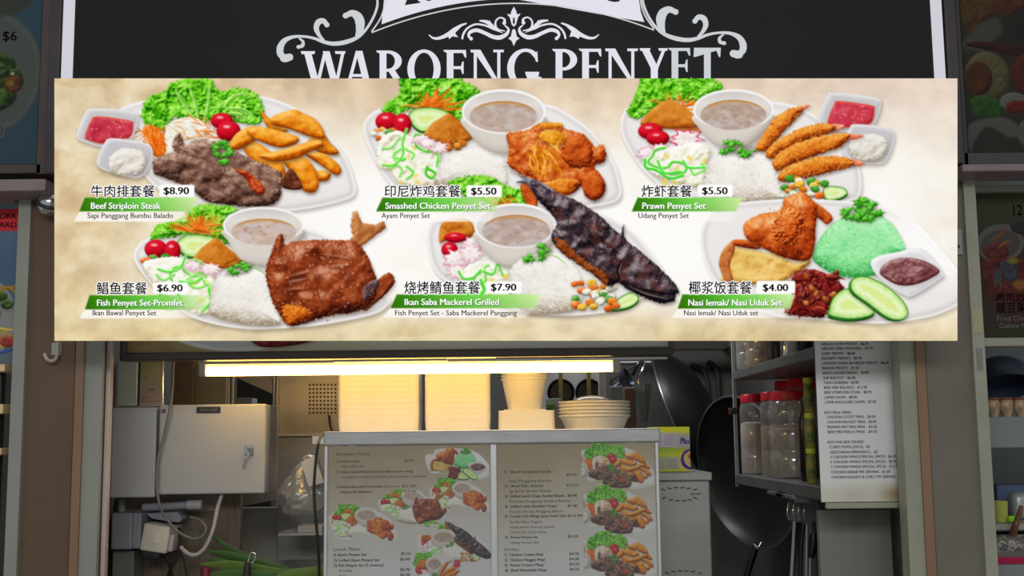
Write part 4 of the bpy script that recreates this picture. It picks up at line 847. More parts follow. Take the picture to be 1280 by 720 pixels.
# -- the name, a classic serif capital alphabet; the baseline is hidden behind the menu board
S = Shapes(); H = 47.
def top(x): return 64-(x-377)*.0088
def P_(x0, pts): return [(x0+x, top(x0)+y) for x, y in pts]
def stem(x, w, s=4.5, y1=H, serif_l=True, serif_r=True):
    S.poly(P_(x, [(0, 0), (w, 0), (w, y1), (0, y1)])); S.poly(P_(x, [(-s if serif_l else 0, 0), (w+(s if serif_r else 0), 0), (w+(s*.7 if serif_r else 0), 2.2), (w, 3.8), (0, 3.8), (-s*.7 if serif_l else 0, 2.2)]))
    S.poly(P_(x, [(-s, y1-2.6), (w+s, y1-2.6), (w+s, y1), (-s, y1)]))
def diag(a, b, w):
    S.poly([(a[0], a[1]), (a[0]+w, a[1]), (b[0]+w, b[1]), (b[0], b[1])])
# W
y = top(377); diag((379.5, y), (392, y+H), 9); diag((404.5, y), (393.5, y+H), 4.2); diag((403.5, y), (416, y+H), 8.5); diag((427, y), (417, y+H), 4.)
S.poly([(376, y), (394, y), (393, y+3.6), (377, y+3.6)]); S.poly([(418.5, y), (432, y), (431, y+3.4), (419.5, y+3.4)])
# A
y = top(430); diag((444.5, y), (456, y+H), 8.5); diag((444.8, y), (432, y+H), 4.2); S.poly([(437, y+29), (455, y+29), (455.8, y+32.5), (436, y+32.5)]); S.poly([(428, y+H-2.6), (440, y+H-2.6), (440, y+H), (428, y+H)]); S.poly([(450, y+H-2.6), (470, y+H-2.6), (470, y+H), (450, y+H)])
# R
stem(474.5, 8.5); y = top(474); S.ring(485, y+13.2, 17.2, 13.2, 8.6, 9.6, -90, 90); S.poly([(480, y), (486, y), (486, y+3.6), (480, y+3.6)]); S.poly([(480, y+22.8), (486, y+22.8), (486, y+26.4), (480, y+26.4)]); diag((485, y+25), (499, y+H), 9)
# O
y = top(509); S.ring(530, y+H/2, 20.8, H/2+1, 12.2, H/2-3)
# E
def E_(x, w):
    stem(x, 8.3, serif_r=False); y = top(x); S.poly([(x+6, y), (x+w, y), (x+w+.4, y+9.5), (x+w-1.4, y+9.5), (x+w-4, y+3.8), (x+6, y+3.8)]); S.poly([(x+6, y+20.4), (x+w-3, y+20.4), (x+w-3, y+24), (x+6, y+24)])
    S.poly([(x+w-4.6, y+14.5), (x+w-3, y+14.5), (x+w-3, y+30), (x+w-4.6, y+30), (x+w-6.5, y+24), (x+w-6.5, y+20.4)]); S.poly([(x+6, y+H-3.8), (x+w-1, y+H-3.8), (x+w+1, y+H-10), (x+w+2, y+H-10), (x+w, y+H), (x+6, y+H)])
E_(558.5, 24)
# N
def N_(x0, x1):
    y = top(x0); S.poly([(x0+4.2, y), (x0+8, y), (x0+8, y+H), (x0+4.2, y+H)]); S.poly([(x1-8.4, y), (x1-4.6, y), (x1-4.6, y+H), (x1-8.4, y+H)]); S.poly([(x0, y), (x0+12.5, y), (x1-4.6, y+H-4), (x1-4.6, y+H), (x1-7, y+H), (x0+5, y+3.4), (x0+.6, y+3.4)])
    S.poly([(x1-13.6, y), (x1, y), (x1-.6, y+3.2), (x1-13, y+3.2)]); S.poly([(x0-.5, y+H-2.6), (x0+12.5, y+H-2.6), (x0+12.5, y+H), (x0-.5, y+H)])
N_(588, 630)
# G
y = top(634); S.ring(657, y+H/2, 23, H/2+1, 14.2, H/2-3, 28, 300); S.poly([(667, y+2.6), (671, y+3.6), (671.6, y+1.4), (672.4, y+15.5), (670, y+15.5), (668, y+8), (662, y+3.4)]); S.poly([(656.5, y+28), (674, y+28), (673.6, y+31), (671, y+31.4), (671, y+H-4), (663, y+H-2), (663, y+31.4), (657, y+31)])
# P
stem(694.5, 8.5); y = top(690); S.ring(704, y+13.4, 17.4, 13.4, 8.8, 9.6, -90, 100); S.poly([(700, y), (705, y), (705, y+3.8), (700, y+3.8)])
E_(727.8, 23.5); N_(756.5, 797.5)
# Y
y = top(800); diag((801, y), (814, y+26), 9.5); diag((828.5, y), (818.5, y+25), 4.2); S.poly([(813.5, y+24), (822.3, y+24), (822.3, y+H), (813.5, y+H)]); S.poly([(799.5, y), (813, y), (812.4, y+3.2), (800.4, y+3.2)]); S.poly([(823, y), (834.5, y), (834, y+3.2), (824, y+3.2)])
S.done('white_lettering', E_sign)
S = Shapes(); E_(839.5, 23); y = top(867); S.poly([(880, y), (888.4, y), (888.4, y+H), (880, y+H)]); S.poly([(867.5, y), (901, y), (900.4, y+11.5), (898.6, y+11.5), (895.5, y+3.6), (873, y+3.6), (869, y+11.5), (867, y+11.5)])
S.done('white_lettering', E_sign2)
# -- scrolls at both ends of the arch
def scrolls(X, dy, name, m):
    global S
    S = Shapes()
    def Z(p): return [(X(x), yy+dy(x)) for x, yy in p]
    S.strip(Z([(471.5, -3), (471.5, 8), (466.5, 22), (458, 36), (447, 46.5), (432, 52.6), (417, 54.6), (404, 52.2), (393, 48), (380, 45.6), (366, 46.2), (355.5, 51), (350.5, 59), (350.5, 67), (355, 72.6)]), [2.4, 3, 3, 3.2, 4.4, 5.6, 5.2, 4.2, 3.4, 3, 4, 6.5, 8.6, 8.6, 7], caps=(0, 5))
    S.strip(Z([(357, 72.8), (362, 71.5)]), [10, 9], caps=(5, 4.5))
    S.strip(Z([(446, 46), (449.5, 37), (450, 28), (447, 20.5), (440, 16.5), (432, 19.5)]), [4, 9.5, 12, 11, 8, 6], caps=(0, 3.6))
    S.strip(Z([(407, 53), (399, 44), (395.4, 35.5), (397.8, 28), (404, 26), (408.6, 31)]), [2, 4.6, 6.6, 7.4, 6.4, 5.6], caps=(0, 3.2))
    S.strip(Z([(373.5, 47.5), (378.6, 52), (378, 57), (373, 58.6)]), [1.6, 3.6, 4.6, 4], caps=(0, 2.4)); return S.done(name, m)
scrolls(lambda x: x, lambda x: 0, 'scroll_ornament', E_sign2)
scrolls(lambda x: 1275+4-x-(x-350)*.03, lambda x: -4.6, 'scroll_ornament', E_sign2)
# -- arched name panel, cut by the top of the frame
S = Shapes(); N = 24; arc = [(477+k*(805.5-477)/N, 0) for k in range(N+1)]
arc = [(x, (-1.6+30.5*((x-641)/164)**2)-(x-641)*.009) for x, _ in arc]
up_l = [(484.3, -2), (485, -14), (483, -30)]; up_r = [(797.5, -30), (797, -14), (798.5, -2)]
side_l = [(479.5, 17)]; side_r = [(801, 15)]
S.poly(arc+side_r[::1]+up_r[::-1]+up_l[::-1]+side_l); S.done('arched_panel', E_sign)
S = Shapes(); arc2 = [(464.5+k*(817.5-464.5)/20, (4.2+35*((464.5+k*(817.5-464.5)/20-641)/176.5)**2)-(464.5+k*(817.5-464.5)/20-641)*.009) for k in range(21)]
S.strip(arc2, [1.6]*21, caps=(0, 0)); S.strip([(482, -3), (480.4, 9), (475, 24), (464.5, 39.5)], [1.8]*4, caps=(0, 0)); S.strip([(800.4, -3), (802, 8), (807, 21), (817.5, 36)], [1.8]*4, caps=(0, 0)); S.done('arch_outline', E_sign2)
S = Shapes(); S.poly([(506, 6.5), (508, 1), (510, -3), (520, -3), (522, 1), (526, 2.4), (525, 3.6)], .001); S.poly([(530, -3), (533, .8), (538, 1.2), (541, -3)], .001); S.poly([(756, -3), (760, .8), (768, 2.6), (774, 1.8), (777, -3)], .001); S.done('dark_lettering', M_signblack)
# -- flourish in the middle
S = Shapes(); CX = 642.3
S.poly([(CX, 8.3), (CX+3, 14), (CX+4, 18), (CX+8.5, 17.2), (CX+5, 22), (CX+2.6, 31), (CX, 33.4), (CX-2.6, 31), (CX-5, 22), (CX-8.5, 17.6), (CX-4, 18), (CX-3, 14)])
S.poly([(CX, 57.5), (CX+2.8, 51), (CX+7, 48), (CX+3.6, 45.6), (CX+2.2, 38), (CX, 36), (CX-2.2, 38), (CX-3.6, 45.6), (CX-7, 48), (CX-2.8, 51)])
for s in (1, -1):
    def Z(p): return [(CX+s*(x), y+(.4 if s < 0 else 0)) for x, y in p]
    S.strip(Z([(11, 31.6), (6.8, 36), (9, 42), (17, 46.4), (26, 45.6), (36, 41), (46, 37.4), (54, 39.4), (56.6, 44), (53.4, 48)]), [1.6, 2.6, 4.4, 5.4, 5, 4.4, 4.6, 4.4, 3, 3.4], caps=(1, 2.2))
    S.strip(Z([(12, 28.4), (11.6, 24), (17, 21.6), (22, 25), (23, 31), (20, 36.4), (11, 38.4)]), [4, 2.4, 1.8, 2, 2.4, 2.6, 1], caps=(2.3, 0))
    S.strip(Z([(20, 37), (28, 31.6), (34, 27), (43, 25.4)]), [1, 5, 4.4, 1.6], caps=(0, 0)); S.strip(Z([(28, 31), (31, 25.4)]), [3, 1.2], caps=(0, 0))
    S.strip(Z([(14, 40.6), (26, 36), (36, 31.4), (48, 30), (58, 35), (63, 42), (64.6, 48.6)]), [.8, 1.8, 2.2, 2.2, 2.4, 2.6, 2.4], caps=(0, 0))
    S.strip(Z([(59, 28.8), (66, 31.4), (74, 37), (84, 43.6), (94, 47.4), (101, 47), (106.4, 43)]), [1.6, 3, 6, 5, 3.6, 2.6, 1], caps=(0, 0))
    S.poly(Z([(73, 36), (73, 42), (69.6, 46), (75, 45.4), (77, 43), (81, 48.6), (82, 44), (84, 42)]))
S.done('centre_flourish', E_sign)
S = Shapes(); S.poly([(CX-.9, 22), (CX+.9, 22), (CX+1.4, 28), (CX, 31), (CX-1.4, 28)], .001); S.done('flourish_slit', M_signblack)
# ================================================================== helpers for upright printed sheets
def upright(rect, Y):
    x0, y0, x1, y1 = rect; xc, yc = (x0+x1)/2, (y0+y1)/2
    a, b, c, d = pt(x0, yc, Y).x, pt(x1, yc, Y).x, pt(xc, y0, Y).z, pt(xc, y1, Y).z
    return plane_map(Vector((a, Y, c)), Vector((b, Y, c)), Vector((a, Y, d)), rect)
def corners(fn, rect):
    x0, y0, x1, y1 = rect; return [fn(float(x), float(y)) for x, y in ((x0, y0), (x1, y0), (x1, y1), (x0, y1))]
def panel(name, fn, rect, depth, m, parent=None, off=.001):
    """a board behind a printed sheet"""
    bm = BM(); g = facing(fn, -off); n = (facing(fn, -1.)(0., 0.)-fn(0., 0.)); add_prism(bm, corners(g, rect), n*depth); return obj(name, bm, m, parent)
def stamp(dst, dish, src, rect, flip=False):
    """a small reprint of one of the large board's pictures"""
    sx0, sy0, sx1, sy1 = src; x0, y0, x1, y1 = rect
    ids = [k for nme, ks in pid.items() if nme.startswith(f'{dish}:') for k in ks]
    m = np.isin(ART.I, ids)
    u = (dst.X-x0)/(x1-x0); v = (dst.Y-y0)/(y1-y0); ok = (u >= 0) & (u <= 1) & (v >= 0) & (v <= 1)
    acc = np.zeros(dst.C.shape); al = np.zeros(ok.shape)
    for a in (-.25, .25):
        for b in (-.25, .25):
            uu = np.clip(u+a*dst.q/(x1-x0), 0, 1); vv = np.clip(v+b*dst.q/(y1-y0), 0, 1)
            if flip: uu = 1-uu
            i = np.clip(((sx0+uu*(sx1-sx0)-ART.x0)/ART.q).round().astype(int), 0, ART.W-1); j = np.clip(((sy0+vv*(sy1-sy0)-ART.y0)/ART.q).round().astype(int), 0, ART.H-1)
            k = m[j, i]; acc += ART.C[j, i]*k[..., None]; al += k
    al /= 4; col = acc/np.maximum(al*4, 1e-6)[..., None]
    dst.put(slice(None), al*ok, col)

# ================================================================== NEIGHBOUR STALLS
M_frame_b = mat('dark_brown_frame', AL((52, 42, 40)), .5); M_frame_d = mat('dark_frame', AL((36, 32, 34)), .5)
# upper left poster; the dimness of its unlit box is painted into the print
R = (-130, -40, 50, 206); fn = upright(R, 2.95)
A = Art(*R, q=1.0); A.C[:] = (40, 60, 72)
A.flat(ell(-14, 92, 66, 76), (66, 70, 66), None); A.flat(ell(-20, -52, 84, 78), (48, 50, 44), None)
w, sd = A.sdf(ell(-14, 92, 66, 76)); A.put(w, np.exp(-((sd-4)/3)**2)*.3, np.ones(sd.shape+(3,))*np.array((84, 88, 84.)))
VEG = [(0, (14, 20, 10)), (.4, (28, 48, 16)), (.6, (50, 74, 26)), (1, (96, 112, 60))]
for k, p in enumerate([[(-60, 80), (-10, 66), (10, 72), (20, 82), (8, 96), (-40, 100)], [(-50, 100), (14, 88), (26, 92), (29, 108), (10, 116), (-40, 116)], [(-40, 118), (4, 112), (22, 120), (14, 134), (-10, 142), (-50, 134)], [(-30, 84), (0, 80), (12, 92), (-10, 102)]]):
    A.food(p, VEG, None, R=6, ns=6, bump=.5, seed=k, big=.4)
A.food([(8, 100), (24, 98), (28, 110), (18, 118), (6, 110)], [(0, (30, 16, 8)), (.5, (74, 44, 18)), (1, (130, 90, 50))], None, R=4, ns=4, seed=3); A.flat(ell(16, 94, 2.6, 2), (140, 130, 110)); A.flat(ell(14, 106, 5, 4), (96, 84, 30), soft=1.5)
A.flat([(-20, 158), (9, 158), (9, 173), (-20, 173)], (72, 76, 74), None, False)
p = thing('poster', 'unlit poster of green vegetables on a plate marked $6, above the left neighbour stall', 'poster', Vector((wx(-40, 2.95, 100), 2.95, wz(206, 2.95))))
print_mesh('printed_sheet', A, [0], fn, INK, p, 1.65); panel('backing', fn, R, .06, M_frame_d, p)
L = Letters(); L.line('$6', 2, 52.5, 11.5, 19.5, .02); L.line('$0', -9, 170.5, 11, 7.5); L.build('lettering', facing(fn, .0008), M_dark, p)
for nm, r in (('side_frame', (50.3, -40, 61, 217)), ('bottom_frame', (-130, 206.4, 50, 217))):
    bm = BM(); g = upright(r, 2.925); c = corners(g, r); add_prism(bm, c, (0, .08, 0)); obj(nm, bm, M_frame_b, p)
bm = BM(); add_box(bm, wx(-140, 2.9, 226), 2.88, wz(234, 2.9), wx(61, 2.9, 226), 3.0, wz(219, 2.9), .003); tag(obj('ledge', bm, M_ledge), 'pinkish grey painted ledge under the unlit vegetable poster', 'ledge')
# lower left poster in its frame
R = (-120, 246, 19.5, 456); fn = upright(R, 3.06); A = Art(*R, q=1.0); n = fbm(A.X/30, A.Y/30, 4, 3)
A.C = ramp(np.clip((A.Y-246)/200+.1*(n-.5), 0, 1), [(0, (92, 104, 118)), (.08, (84, 98, 116)), (.25, (66, 86, 104)), (.45, (54, 74, 94)), (1, (70, 82, 92))])
A.flat([(-70, 262), (19.6, 262), (19.6, 290), (-70, 290)], (158, 34, 40), None, False)
A.flat(ell(-40, 400, 62, 60), (104, 106, 104))
for k in range(40):
    r = rnd(k); x, yv = r.uniform(-60, 14), r.uniform(358, 432); A.stroke([(x-14, yv), (x, yv+r.uniform(-8, 8)), (x+14, yv+r.uniform(-6, 6))], 3.2, r.choice([(150, 116, 30), (128, 92, 22), (170, 138, 60), (96, 104, 40)]))
for x, yv in ((2, 372), (10, 382), (-6, 392)): A.food(ell(x, yv, 8, 6), VEG, None, R=4, seed=int(x)+9)
A.food(ell(12, 428, 9, 7), [(0, (60, 20, 16)), (.5, (120, 40, 34)), (1, (160, 90, 70))], None, R=4); A.stroke([(-60, 446), (-10, 444), (19, 438)], 4, (38, 62, 110), taper=False)
p = thing('poster', 'blue food poster with a red lettered box, behind the grey post at far left', 'poster', Vector((wx(-50, 3.06), 3.06, wz(456, 3.06)))); print_mesh('printed_sheet', A, [0], fn, INK, p, 1/.42); panel('backing', fn, R, .03, M_jamb, p)
L = Letters(); L.line('PORK', -9, 274.5, 6.6, 18, .03); L.line('LARD', -9, 285.5, 6.6, 18, .03); L.build('lettering', facing(fn, .0008), M_dark, p)
bm = BM(); add_box(bm, wx(-120, 3.02, 240), 3.0, wz(245, 3.02), wx(19, 3.02, 240), 3.1, wz(237, 3.02), .002); obj('top_frame', bm, M_jamb, p)
sbox('wall_neighbour_left', -2.6, 3.1, 0, wx(26, 3.3), 3.16, 2.66, mat('neighbour_wall', AL((84, 84, 78)), .6)); 
M_peach = mat('pale_wood', AL((186, 142, 108)), .55, var=.12, stretch=(1, 8, 8), scale=6)
rk = thing('wooden_rack', 'small pale wooden rack at the far left edge beside the grey post', 'rack', (wx(-24, 3.03, 600), 3.03, 0))
for y0, y1 in ((455, 464.5), (505, 517), (560, 569)):
    bm = BM(); a = wz(y1, 2.99, 0); b = wz(y0, 2.99, 0); add_box(bm, wx(-60, 2.99, 480), 2.99, a, wx(4.8, 2.99, 480), 3.09, b, .003); obj('shelf', bm, M_peach, rk)
for x in (-52, -1):
    bm = BM(); add_box(bm, wx(x-3, 3.04, 520), 3.03, 0, wx(x+3, 3.04, 520), 3.06, wz(450, 3.04), .003); obj('upright', bm, M_dark, rk)
# little lamp and hook on the left pillar
M_chrome = mat('chrome', (.72, .72, .74), .16, .95, var=.05); M_clear = glassy('clear_plastic', (.8, .8, .8), .35, .2)
lp = thing('wall_lamp', 'small round chrome lamp with a white wire bracket on the brown pillar', 'lamp', pt(62, 262, 2.96))
bm = BM(); c = pt(62, 255, 2.95); add_lathe(bm, [(0, -.03), (.012, -.028), (.024, -.018), (.03, 0), (.028, .014), (.02, .024), (0, .027)], c, 28, rot('Y', 20)); obj('lamp_body', bm, M_chrome, lp, 40)
bm = BM(); add_lathe(bm, [(.031, -.004), (.033, 0), (.031, .005), (.029, 0)], c, 28, rot('Y', 20) @ rot('X', 25)); obj('lamp_ring', bm, M_dark, lp, 40)
bm = BM(); add_tube(bm, [pt(66, 231, 2.985), pt(58, 235, 2.96), pt(52.5, 243, 2.95), pt(57, 244.5, 2.945), pt(67, 238, 2.98)], .0035, 10); obj('bracket', bm, mat('white_wire', (.75, .75, .76), .4), lp, 60)
hk = thing('wall_hook', 'clear plastic hook stuck on the brown left pillar below the menu board', 'hook', pt(66, 452, 2.985))
bm = BM(); add_tube(bm, [pt(72, 428, 2.988), pt(71, 445, 2.98), pt(66, 451, 2.972), pt(59, 449, 2.966), pt(55.5, 442, 2.966)], .0045, 10); obj('hook', bm, mat('frosted_plastic', (.5, .44, .38), .2, spec=.9), hk, 60)
bm = BM(); pbox(bm, 64, 428, 76, 444, 2.992, .007, .002); obj('base_plate', bm, M_clear, hk)

# upper right poster: fruit and prawns, its dimness put into the ink colours
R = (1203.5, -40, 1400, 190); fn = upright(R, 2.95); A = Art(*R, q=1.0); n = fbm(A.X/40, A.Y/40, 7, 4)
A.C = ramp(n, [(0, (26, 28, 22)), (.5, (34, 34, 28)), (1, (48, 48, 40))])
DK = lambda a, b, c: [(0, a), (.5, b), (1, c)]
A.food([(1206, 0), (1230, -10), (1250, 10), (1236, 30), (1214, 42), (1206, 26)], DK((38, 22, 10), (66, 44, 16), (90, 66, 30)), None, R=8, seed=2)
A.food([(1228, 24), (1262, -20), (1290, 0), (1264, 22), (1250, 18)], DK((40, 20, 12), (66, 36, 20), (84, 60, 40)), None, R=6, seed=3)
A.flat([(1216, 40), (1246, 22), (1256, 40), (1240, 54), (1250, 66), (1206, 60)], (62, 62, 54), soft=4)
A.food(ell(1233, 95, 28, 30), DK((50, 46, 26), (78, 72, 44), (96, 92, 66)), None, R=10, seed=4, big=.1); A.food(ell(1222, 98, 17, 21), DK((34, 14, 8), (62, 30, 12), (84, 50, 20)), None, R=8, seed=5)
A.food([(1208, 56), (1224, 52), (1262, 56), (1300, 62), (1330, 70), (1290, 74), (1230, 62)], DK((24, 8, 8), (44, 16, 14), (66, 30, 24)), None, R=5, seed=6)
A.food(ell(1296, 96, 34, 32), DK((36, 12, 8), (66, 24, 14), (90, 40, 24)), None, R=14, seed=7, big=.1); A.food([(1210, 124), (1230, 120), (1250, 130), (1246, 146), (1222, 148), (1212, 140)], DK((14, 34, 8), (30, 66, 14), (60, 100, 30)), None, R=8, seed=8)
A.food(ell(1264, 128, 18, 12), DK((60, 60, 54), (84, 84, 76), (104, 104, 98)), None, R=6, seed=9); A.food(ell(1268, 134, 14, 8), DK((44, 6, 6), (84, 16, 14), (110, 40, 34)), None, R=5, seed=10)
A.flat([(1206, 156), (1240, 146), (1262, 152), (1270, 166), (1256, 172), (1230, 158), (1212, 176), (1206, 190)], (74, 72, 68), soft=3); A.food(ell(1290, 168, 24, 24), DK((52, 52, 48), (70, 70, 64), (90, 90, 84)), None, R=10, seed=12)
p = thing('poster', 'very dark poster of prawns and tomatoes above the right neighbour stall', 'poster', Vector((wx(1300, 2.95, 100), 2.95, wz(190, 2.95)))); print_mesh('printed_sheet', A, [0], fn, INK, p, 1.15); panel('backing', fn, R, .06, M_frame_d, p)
M_frame_g = mat('grey_dark_frame', AL((44, 46, 46)), .4)
for nm, r in (('side_frame', (1199.2, -40, 1203.3, 206)), ('bottom_frame', (1203.3, 190.3, 1400, 206))):
    bm = BM(); g = upright(r, 2.925); add_prism(bm, corners(g, r), (0, .08, 0)); obj(nm, bm, M_frame_g if nm[0] == 'b' else M_frame_d, p)
bm = BM(); add_box(bm, wx(1199, 2.9, 210), 2.88, wz(216, 2.9, 1250), wx(1420, 2.9, 210), 3.0, wz(207, 2.9, 1250), .003); tag(obj('ledge', bm, M_ledge), 'thin painted ledge under the dark prawn poster', 'ledge')
# lower right poster
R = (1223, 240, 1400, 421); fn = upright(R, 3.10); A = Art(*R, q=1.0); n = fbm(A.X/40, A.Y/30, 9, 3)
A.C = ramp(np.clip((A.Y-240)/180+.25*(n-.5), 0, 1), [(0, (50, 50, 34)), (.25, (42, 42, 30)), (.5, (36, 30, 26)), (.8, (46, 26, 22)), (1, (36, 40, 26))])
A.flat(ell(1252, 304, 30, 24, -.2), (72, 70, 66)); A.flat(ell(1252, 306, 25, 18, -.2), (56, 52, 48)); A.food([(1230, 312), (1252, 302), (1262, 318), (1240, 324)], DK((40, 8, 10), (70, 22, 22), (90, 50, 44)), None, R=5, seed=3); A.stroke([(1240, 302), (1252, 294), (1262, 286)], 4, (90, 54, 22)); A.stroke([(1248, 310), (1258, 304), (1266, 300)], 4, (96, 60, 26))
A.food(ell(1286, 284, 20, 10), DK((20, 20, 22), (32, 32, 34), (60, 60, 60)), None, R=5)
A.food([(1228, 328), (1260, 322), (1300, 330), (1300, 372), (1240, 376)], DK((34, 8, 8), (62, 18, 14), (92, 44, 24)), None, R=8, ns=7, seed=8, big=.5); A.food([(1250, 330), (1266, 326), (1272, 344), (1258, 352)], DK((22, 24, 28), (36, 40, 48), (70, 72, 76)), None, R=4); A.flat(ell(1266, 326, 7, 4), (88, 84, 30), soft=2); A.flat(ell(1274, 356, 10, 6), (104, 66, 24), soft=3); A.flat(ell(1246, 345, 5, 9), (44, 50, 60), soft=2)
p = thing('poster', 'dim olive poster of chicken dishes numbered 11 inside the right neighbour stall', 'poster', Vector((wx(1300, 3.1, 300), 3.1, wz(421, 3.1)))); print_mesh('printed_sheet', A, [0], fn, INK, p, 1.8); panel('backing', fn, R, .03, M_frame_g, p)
M_ltxt = mat('grey_lettering', AL((74, 74, 70)), .6); M_lred = mat('red_lettering', AL((110, 50, 50)), .6)
L = Letters(); L.line('11.', 1242, 358.5, 10, 1255, .04); L.build('white_lettering', facing(fn, .001), mat('pale_lettering', AL((92, 88, 84)), .6), p)
L = Letters(); L.fit('12', 1271, 256, 1282, 269, .04); L.build('red_lettering', facing(fn, .001), M_lred, p)
L = Letters(); L.fit('鸡肉炒', 1242, 366, 1279, 377, .02); L.fit('腰豆果', 1242, 379, 1279, 391, .02); L.line('Fried Chicken', 1242, 400.5, 6, 1290); L.line('Cashew Nut', 1244, 409.5, 6, 1284); L.build('grey_lettering', facing(fn, .001), M_ltxt, p)
# right neighbour stall: rails, shelves and what stands on them
M_white_d = mat('dull_white_paint', AL((112, 110, 100)), .5, var=.08); M_nwall = mat('neighbour_tiles', AL((92, 96, 96)), .5, var=.1, scale=2)
XN = wx(1233, 3.0)
sbox('wall_neighbour_right', XN-.02, 3.78, 0, 2.6, 3.84, 2.66, M_nwall)
def nrail(nm, y0, y1, Y, dep, lab, m=M_white_d, x0=1219):
    bm = BM(); add_box(bm, wx(x0, Y, (y0+y1)/2), Y, wz(y1, Y, 1250), wx(1420, Y, (y0+y1)/2), Y+dep, wz(y0, Y, 1250), .003); return tag(obj(nm, bm, m), lab, nm.replace('_', ' '))
nrail('cross_rail', 231, 239, 3.07, .03, 'white cross rail above the dim olive chicken poster'); nrail('cross_rail', 422, 433, 3.07, .05, 'white cross rail under the dim olive chicken poster', x0=1230)
nrail('shelf_board', 521, 560, 3.25, .30, 'grey deep-edged shelf carrying the patterned vases', M_nwall, 1226); nrail('shelf_board', 655, 663, 3.2, .4, 'white shelf carrying the yellow cup', M_white_d, 1226)
nrail('shelf_board', 706, 725, 3.2, .4, 'pale shelf below the red striped cloth', M_nwall, 1226)
bm = BM(); c = pt(1244, 440, 3.5); add_lathe(bm, [(0, .0), (.06, .005), (.085, .03), (.09, .08), (.086, .08), (.08, .033), (.05, .012), (0, .008)], c-Vector((0, 0, .035)), 36, rot('X', 155)); tag(obj('basin', bm, mat('navy_plastic', AL((40, 46, 62)), .35), None, 40), 'dark navy upturned basin hanging under the white rail in the right stall', 'basin')
M_vase = mat('brown_pattern_glaze', AL((120, 96, 74)), .35, var=.35, scale=55, col2=AL((160, 136, 110)))
zs = wz(521, 3.25, 1250)+.0005
for k, x in enumerate((1241.5, 1258, 1275.5, 1293)):
    Y = 3.33; cx = wx(x, Y, 508)
    v = thing('vase', ['brown patterned vase touching the right post, first in the row', 'brown patterned vase second from the post, round-bellied', 'brown patterned vase third from the post in the right stall', 'brown patterned vase last in the row'][k], 'vase', (cx, Y, zs), 'patterned vases in the right stall')
    bm = BM(); add_lathe(bm, [(0, 0), (.011, 0), (.0125, .004), (.0165, .018), (.0182, .03), (.0172, .04), (.0145, .047), (.0128, .046), (.0155, .038), (.016, .028), (.0105, .006), (0, .005)], (cx, Y, zs), 30); obj('body', bm, M_vase, v, 50)
    bm = BM(); add_lathe(bm, [(.0142, .0455), (.0178, .0485), (.0182, .052), (.0168, .053), (.0135, .0475)], (cx, Y, zs), 30); obj('rim', bm, mat('brown_rim', AL((104, 64, 44)), .35) if k == 0 else bpy.data.materials['brown_rim'], v, 50)
zs = wz(655, 3.2, 1250)+.0005
bm = BM(); c = Vector((wx(1250.5, 3.26, 640), 3.26, zs)); add_lathe(bm, [(0, 0), (.0165, 0), (.018, .003), (.0195, .052), (.0205, .056), (.0185, .056), (.0165, .004), (0, .003)], c, 32); tag(obj('cup', bm, mat('yellow_plastic', AL((132, 134, 64)), .35), None, 40), 'yellow-green plastic cup on the white shelf by the right post', 'cup')
bm = BM(); add_box(bm, wx(1246, 3.45, 610), 3.45, zs, wx(1420, 3.45, 610), 3.52, wz(606, 3.45, 1260), .004); tag(obj('box', bm, mat('blue_card', AL((60, 70, 96)), .6)), 'blue cardboard box behind the yellow cup', 'box')
bm = BM(); c = Vector((wx(1281, 3.36, 632), 3.36, zs)); add_box(bm, c.x-.042, c.y-.03, zs, c.x+.042, c.y+.03, zs+.075, .02, seg=4); tag(obj('canister', bm, mat('silver_tin', AL((124, 128, 126)), .35, .3), None, 40), 'rounded silver canister behind the bright green sponge', 'canister')
bm = BM(); c = Vector((wx(1266, 3.24, 648), 3.235, zs)); add_box(bm, c.x-.016, c.y-.012, zs, c.x+.016, c.y+.012, zs+.018, .007, seg=3); tag(obj('sponge', bm, mat('lime_sponge', AL((120, 178, 40)), .7, bump=.4, bscale=200), None, 50), 'bright lime green sponge on the shelf edge beside the yellow cup', 'sponge')
bm = BM(); add_tube(bm, [pt(1266, 668, 3.19), pt(1270, 655, 3.17), pt(1275, 640, 3.185), pt(1277, 632, 3.185)], lambda t: .010-.005*t, 10); tag(obj('bottle_opener', bm, mat('brown_wood', AL((78, 50, 34)), .5), None, 50), 'brown wooden handle leaning over the shelf edge by the silver canister', 'tool')
R = (1242, 668, 1400, 704); fn = upright(R, 3.22); A = Art(*R, q=.8); A.C[:] = (78, 74, 70)
for k in range(80):
    r = rnd(k+60); x, yv = r.uniform(1242, 1400), r.uniform(670, 694); A.stroke([(x-5, yv), (x, yv-4), (x+5, yv)], 1.4, r.choice([(146, 140, 134), (40, 38, 40), (120, 112, 106)]))
A.flat([(1242, 696), (1400, 694), (1400, 703), (1242, 705)], (128, 18, 52), None, False)
cl = thing('folded_cloth', 'black and white patterned cloth with a red stripe under the white shelf', 'cloth', Vector((wx(1320, 3.22, 680), 3.22, wz(705, 3.2, 1250)+.001))); print_mesh('patterned_face', A, [0], fn, INK, cl, 1/.42); panel('fold', fn, R, .12, mat('grey_cloth', AL((96, 92, 90)), .8), cl)
# switch plate on the right pillar
bm = BM(); pbox(bm, 1190, 286, 1203.5, 318.5, 2.992, .008, .002); sw = tag(obj('switch_plate', bm, mat('cream_plastic', AL((104, 104, 106)), .4)), 'small pale switch plate on the right pillar beside the menu board', 'switch'); 
bm = BM(); pbox(bm, 1196.5, 306, 1200, 310, 2.9895, .003, .0005); obj('switch_button', bm, M_dark, sw)

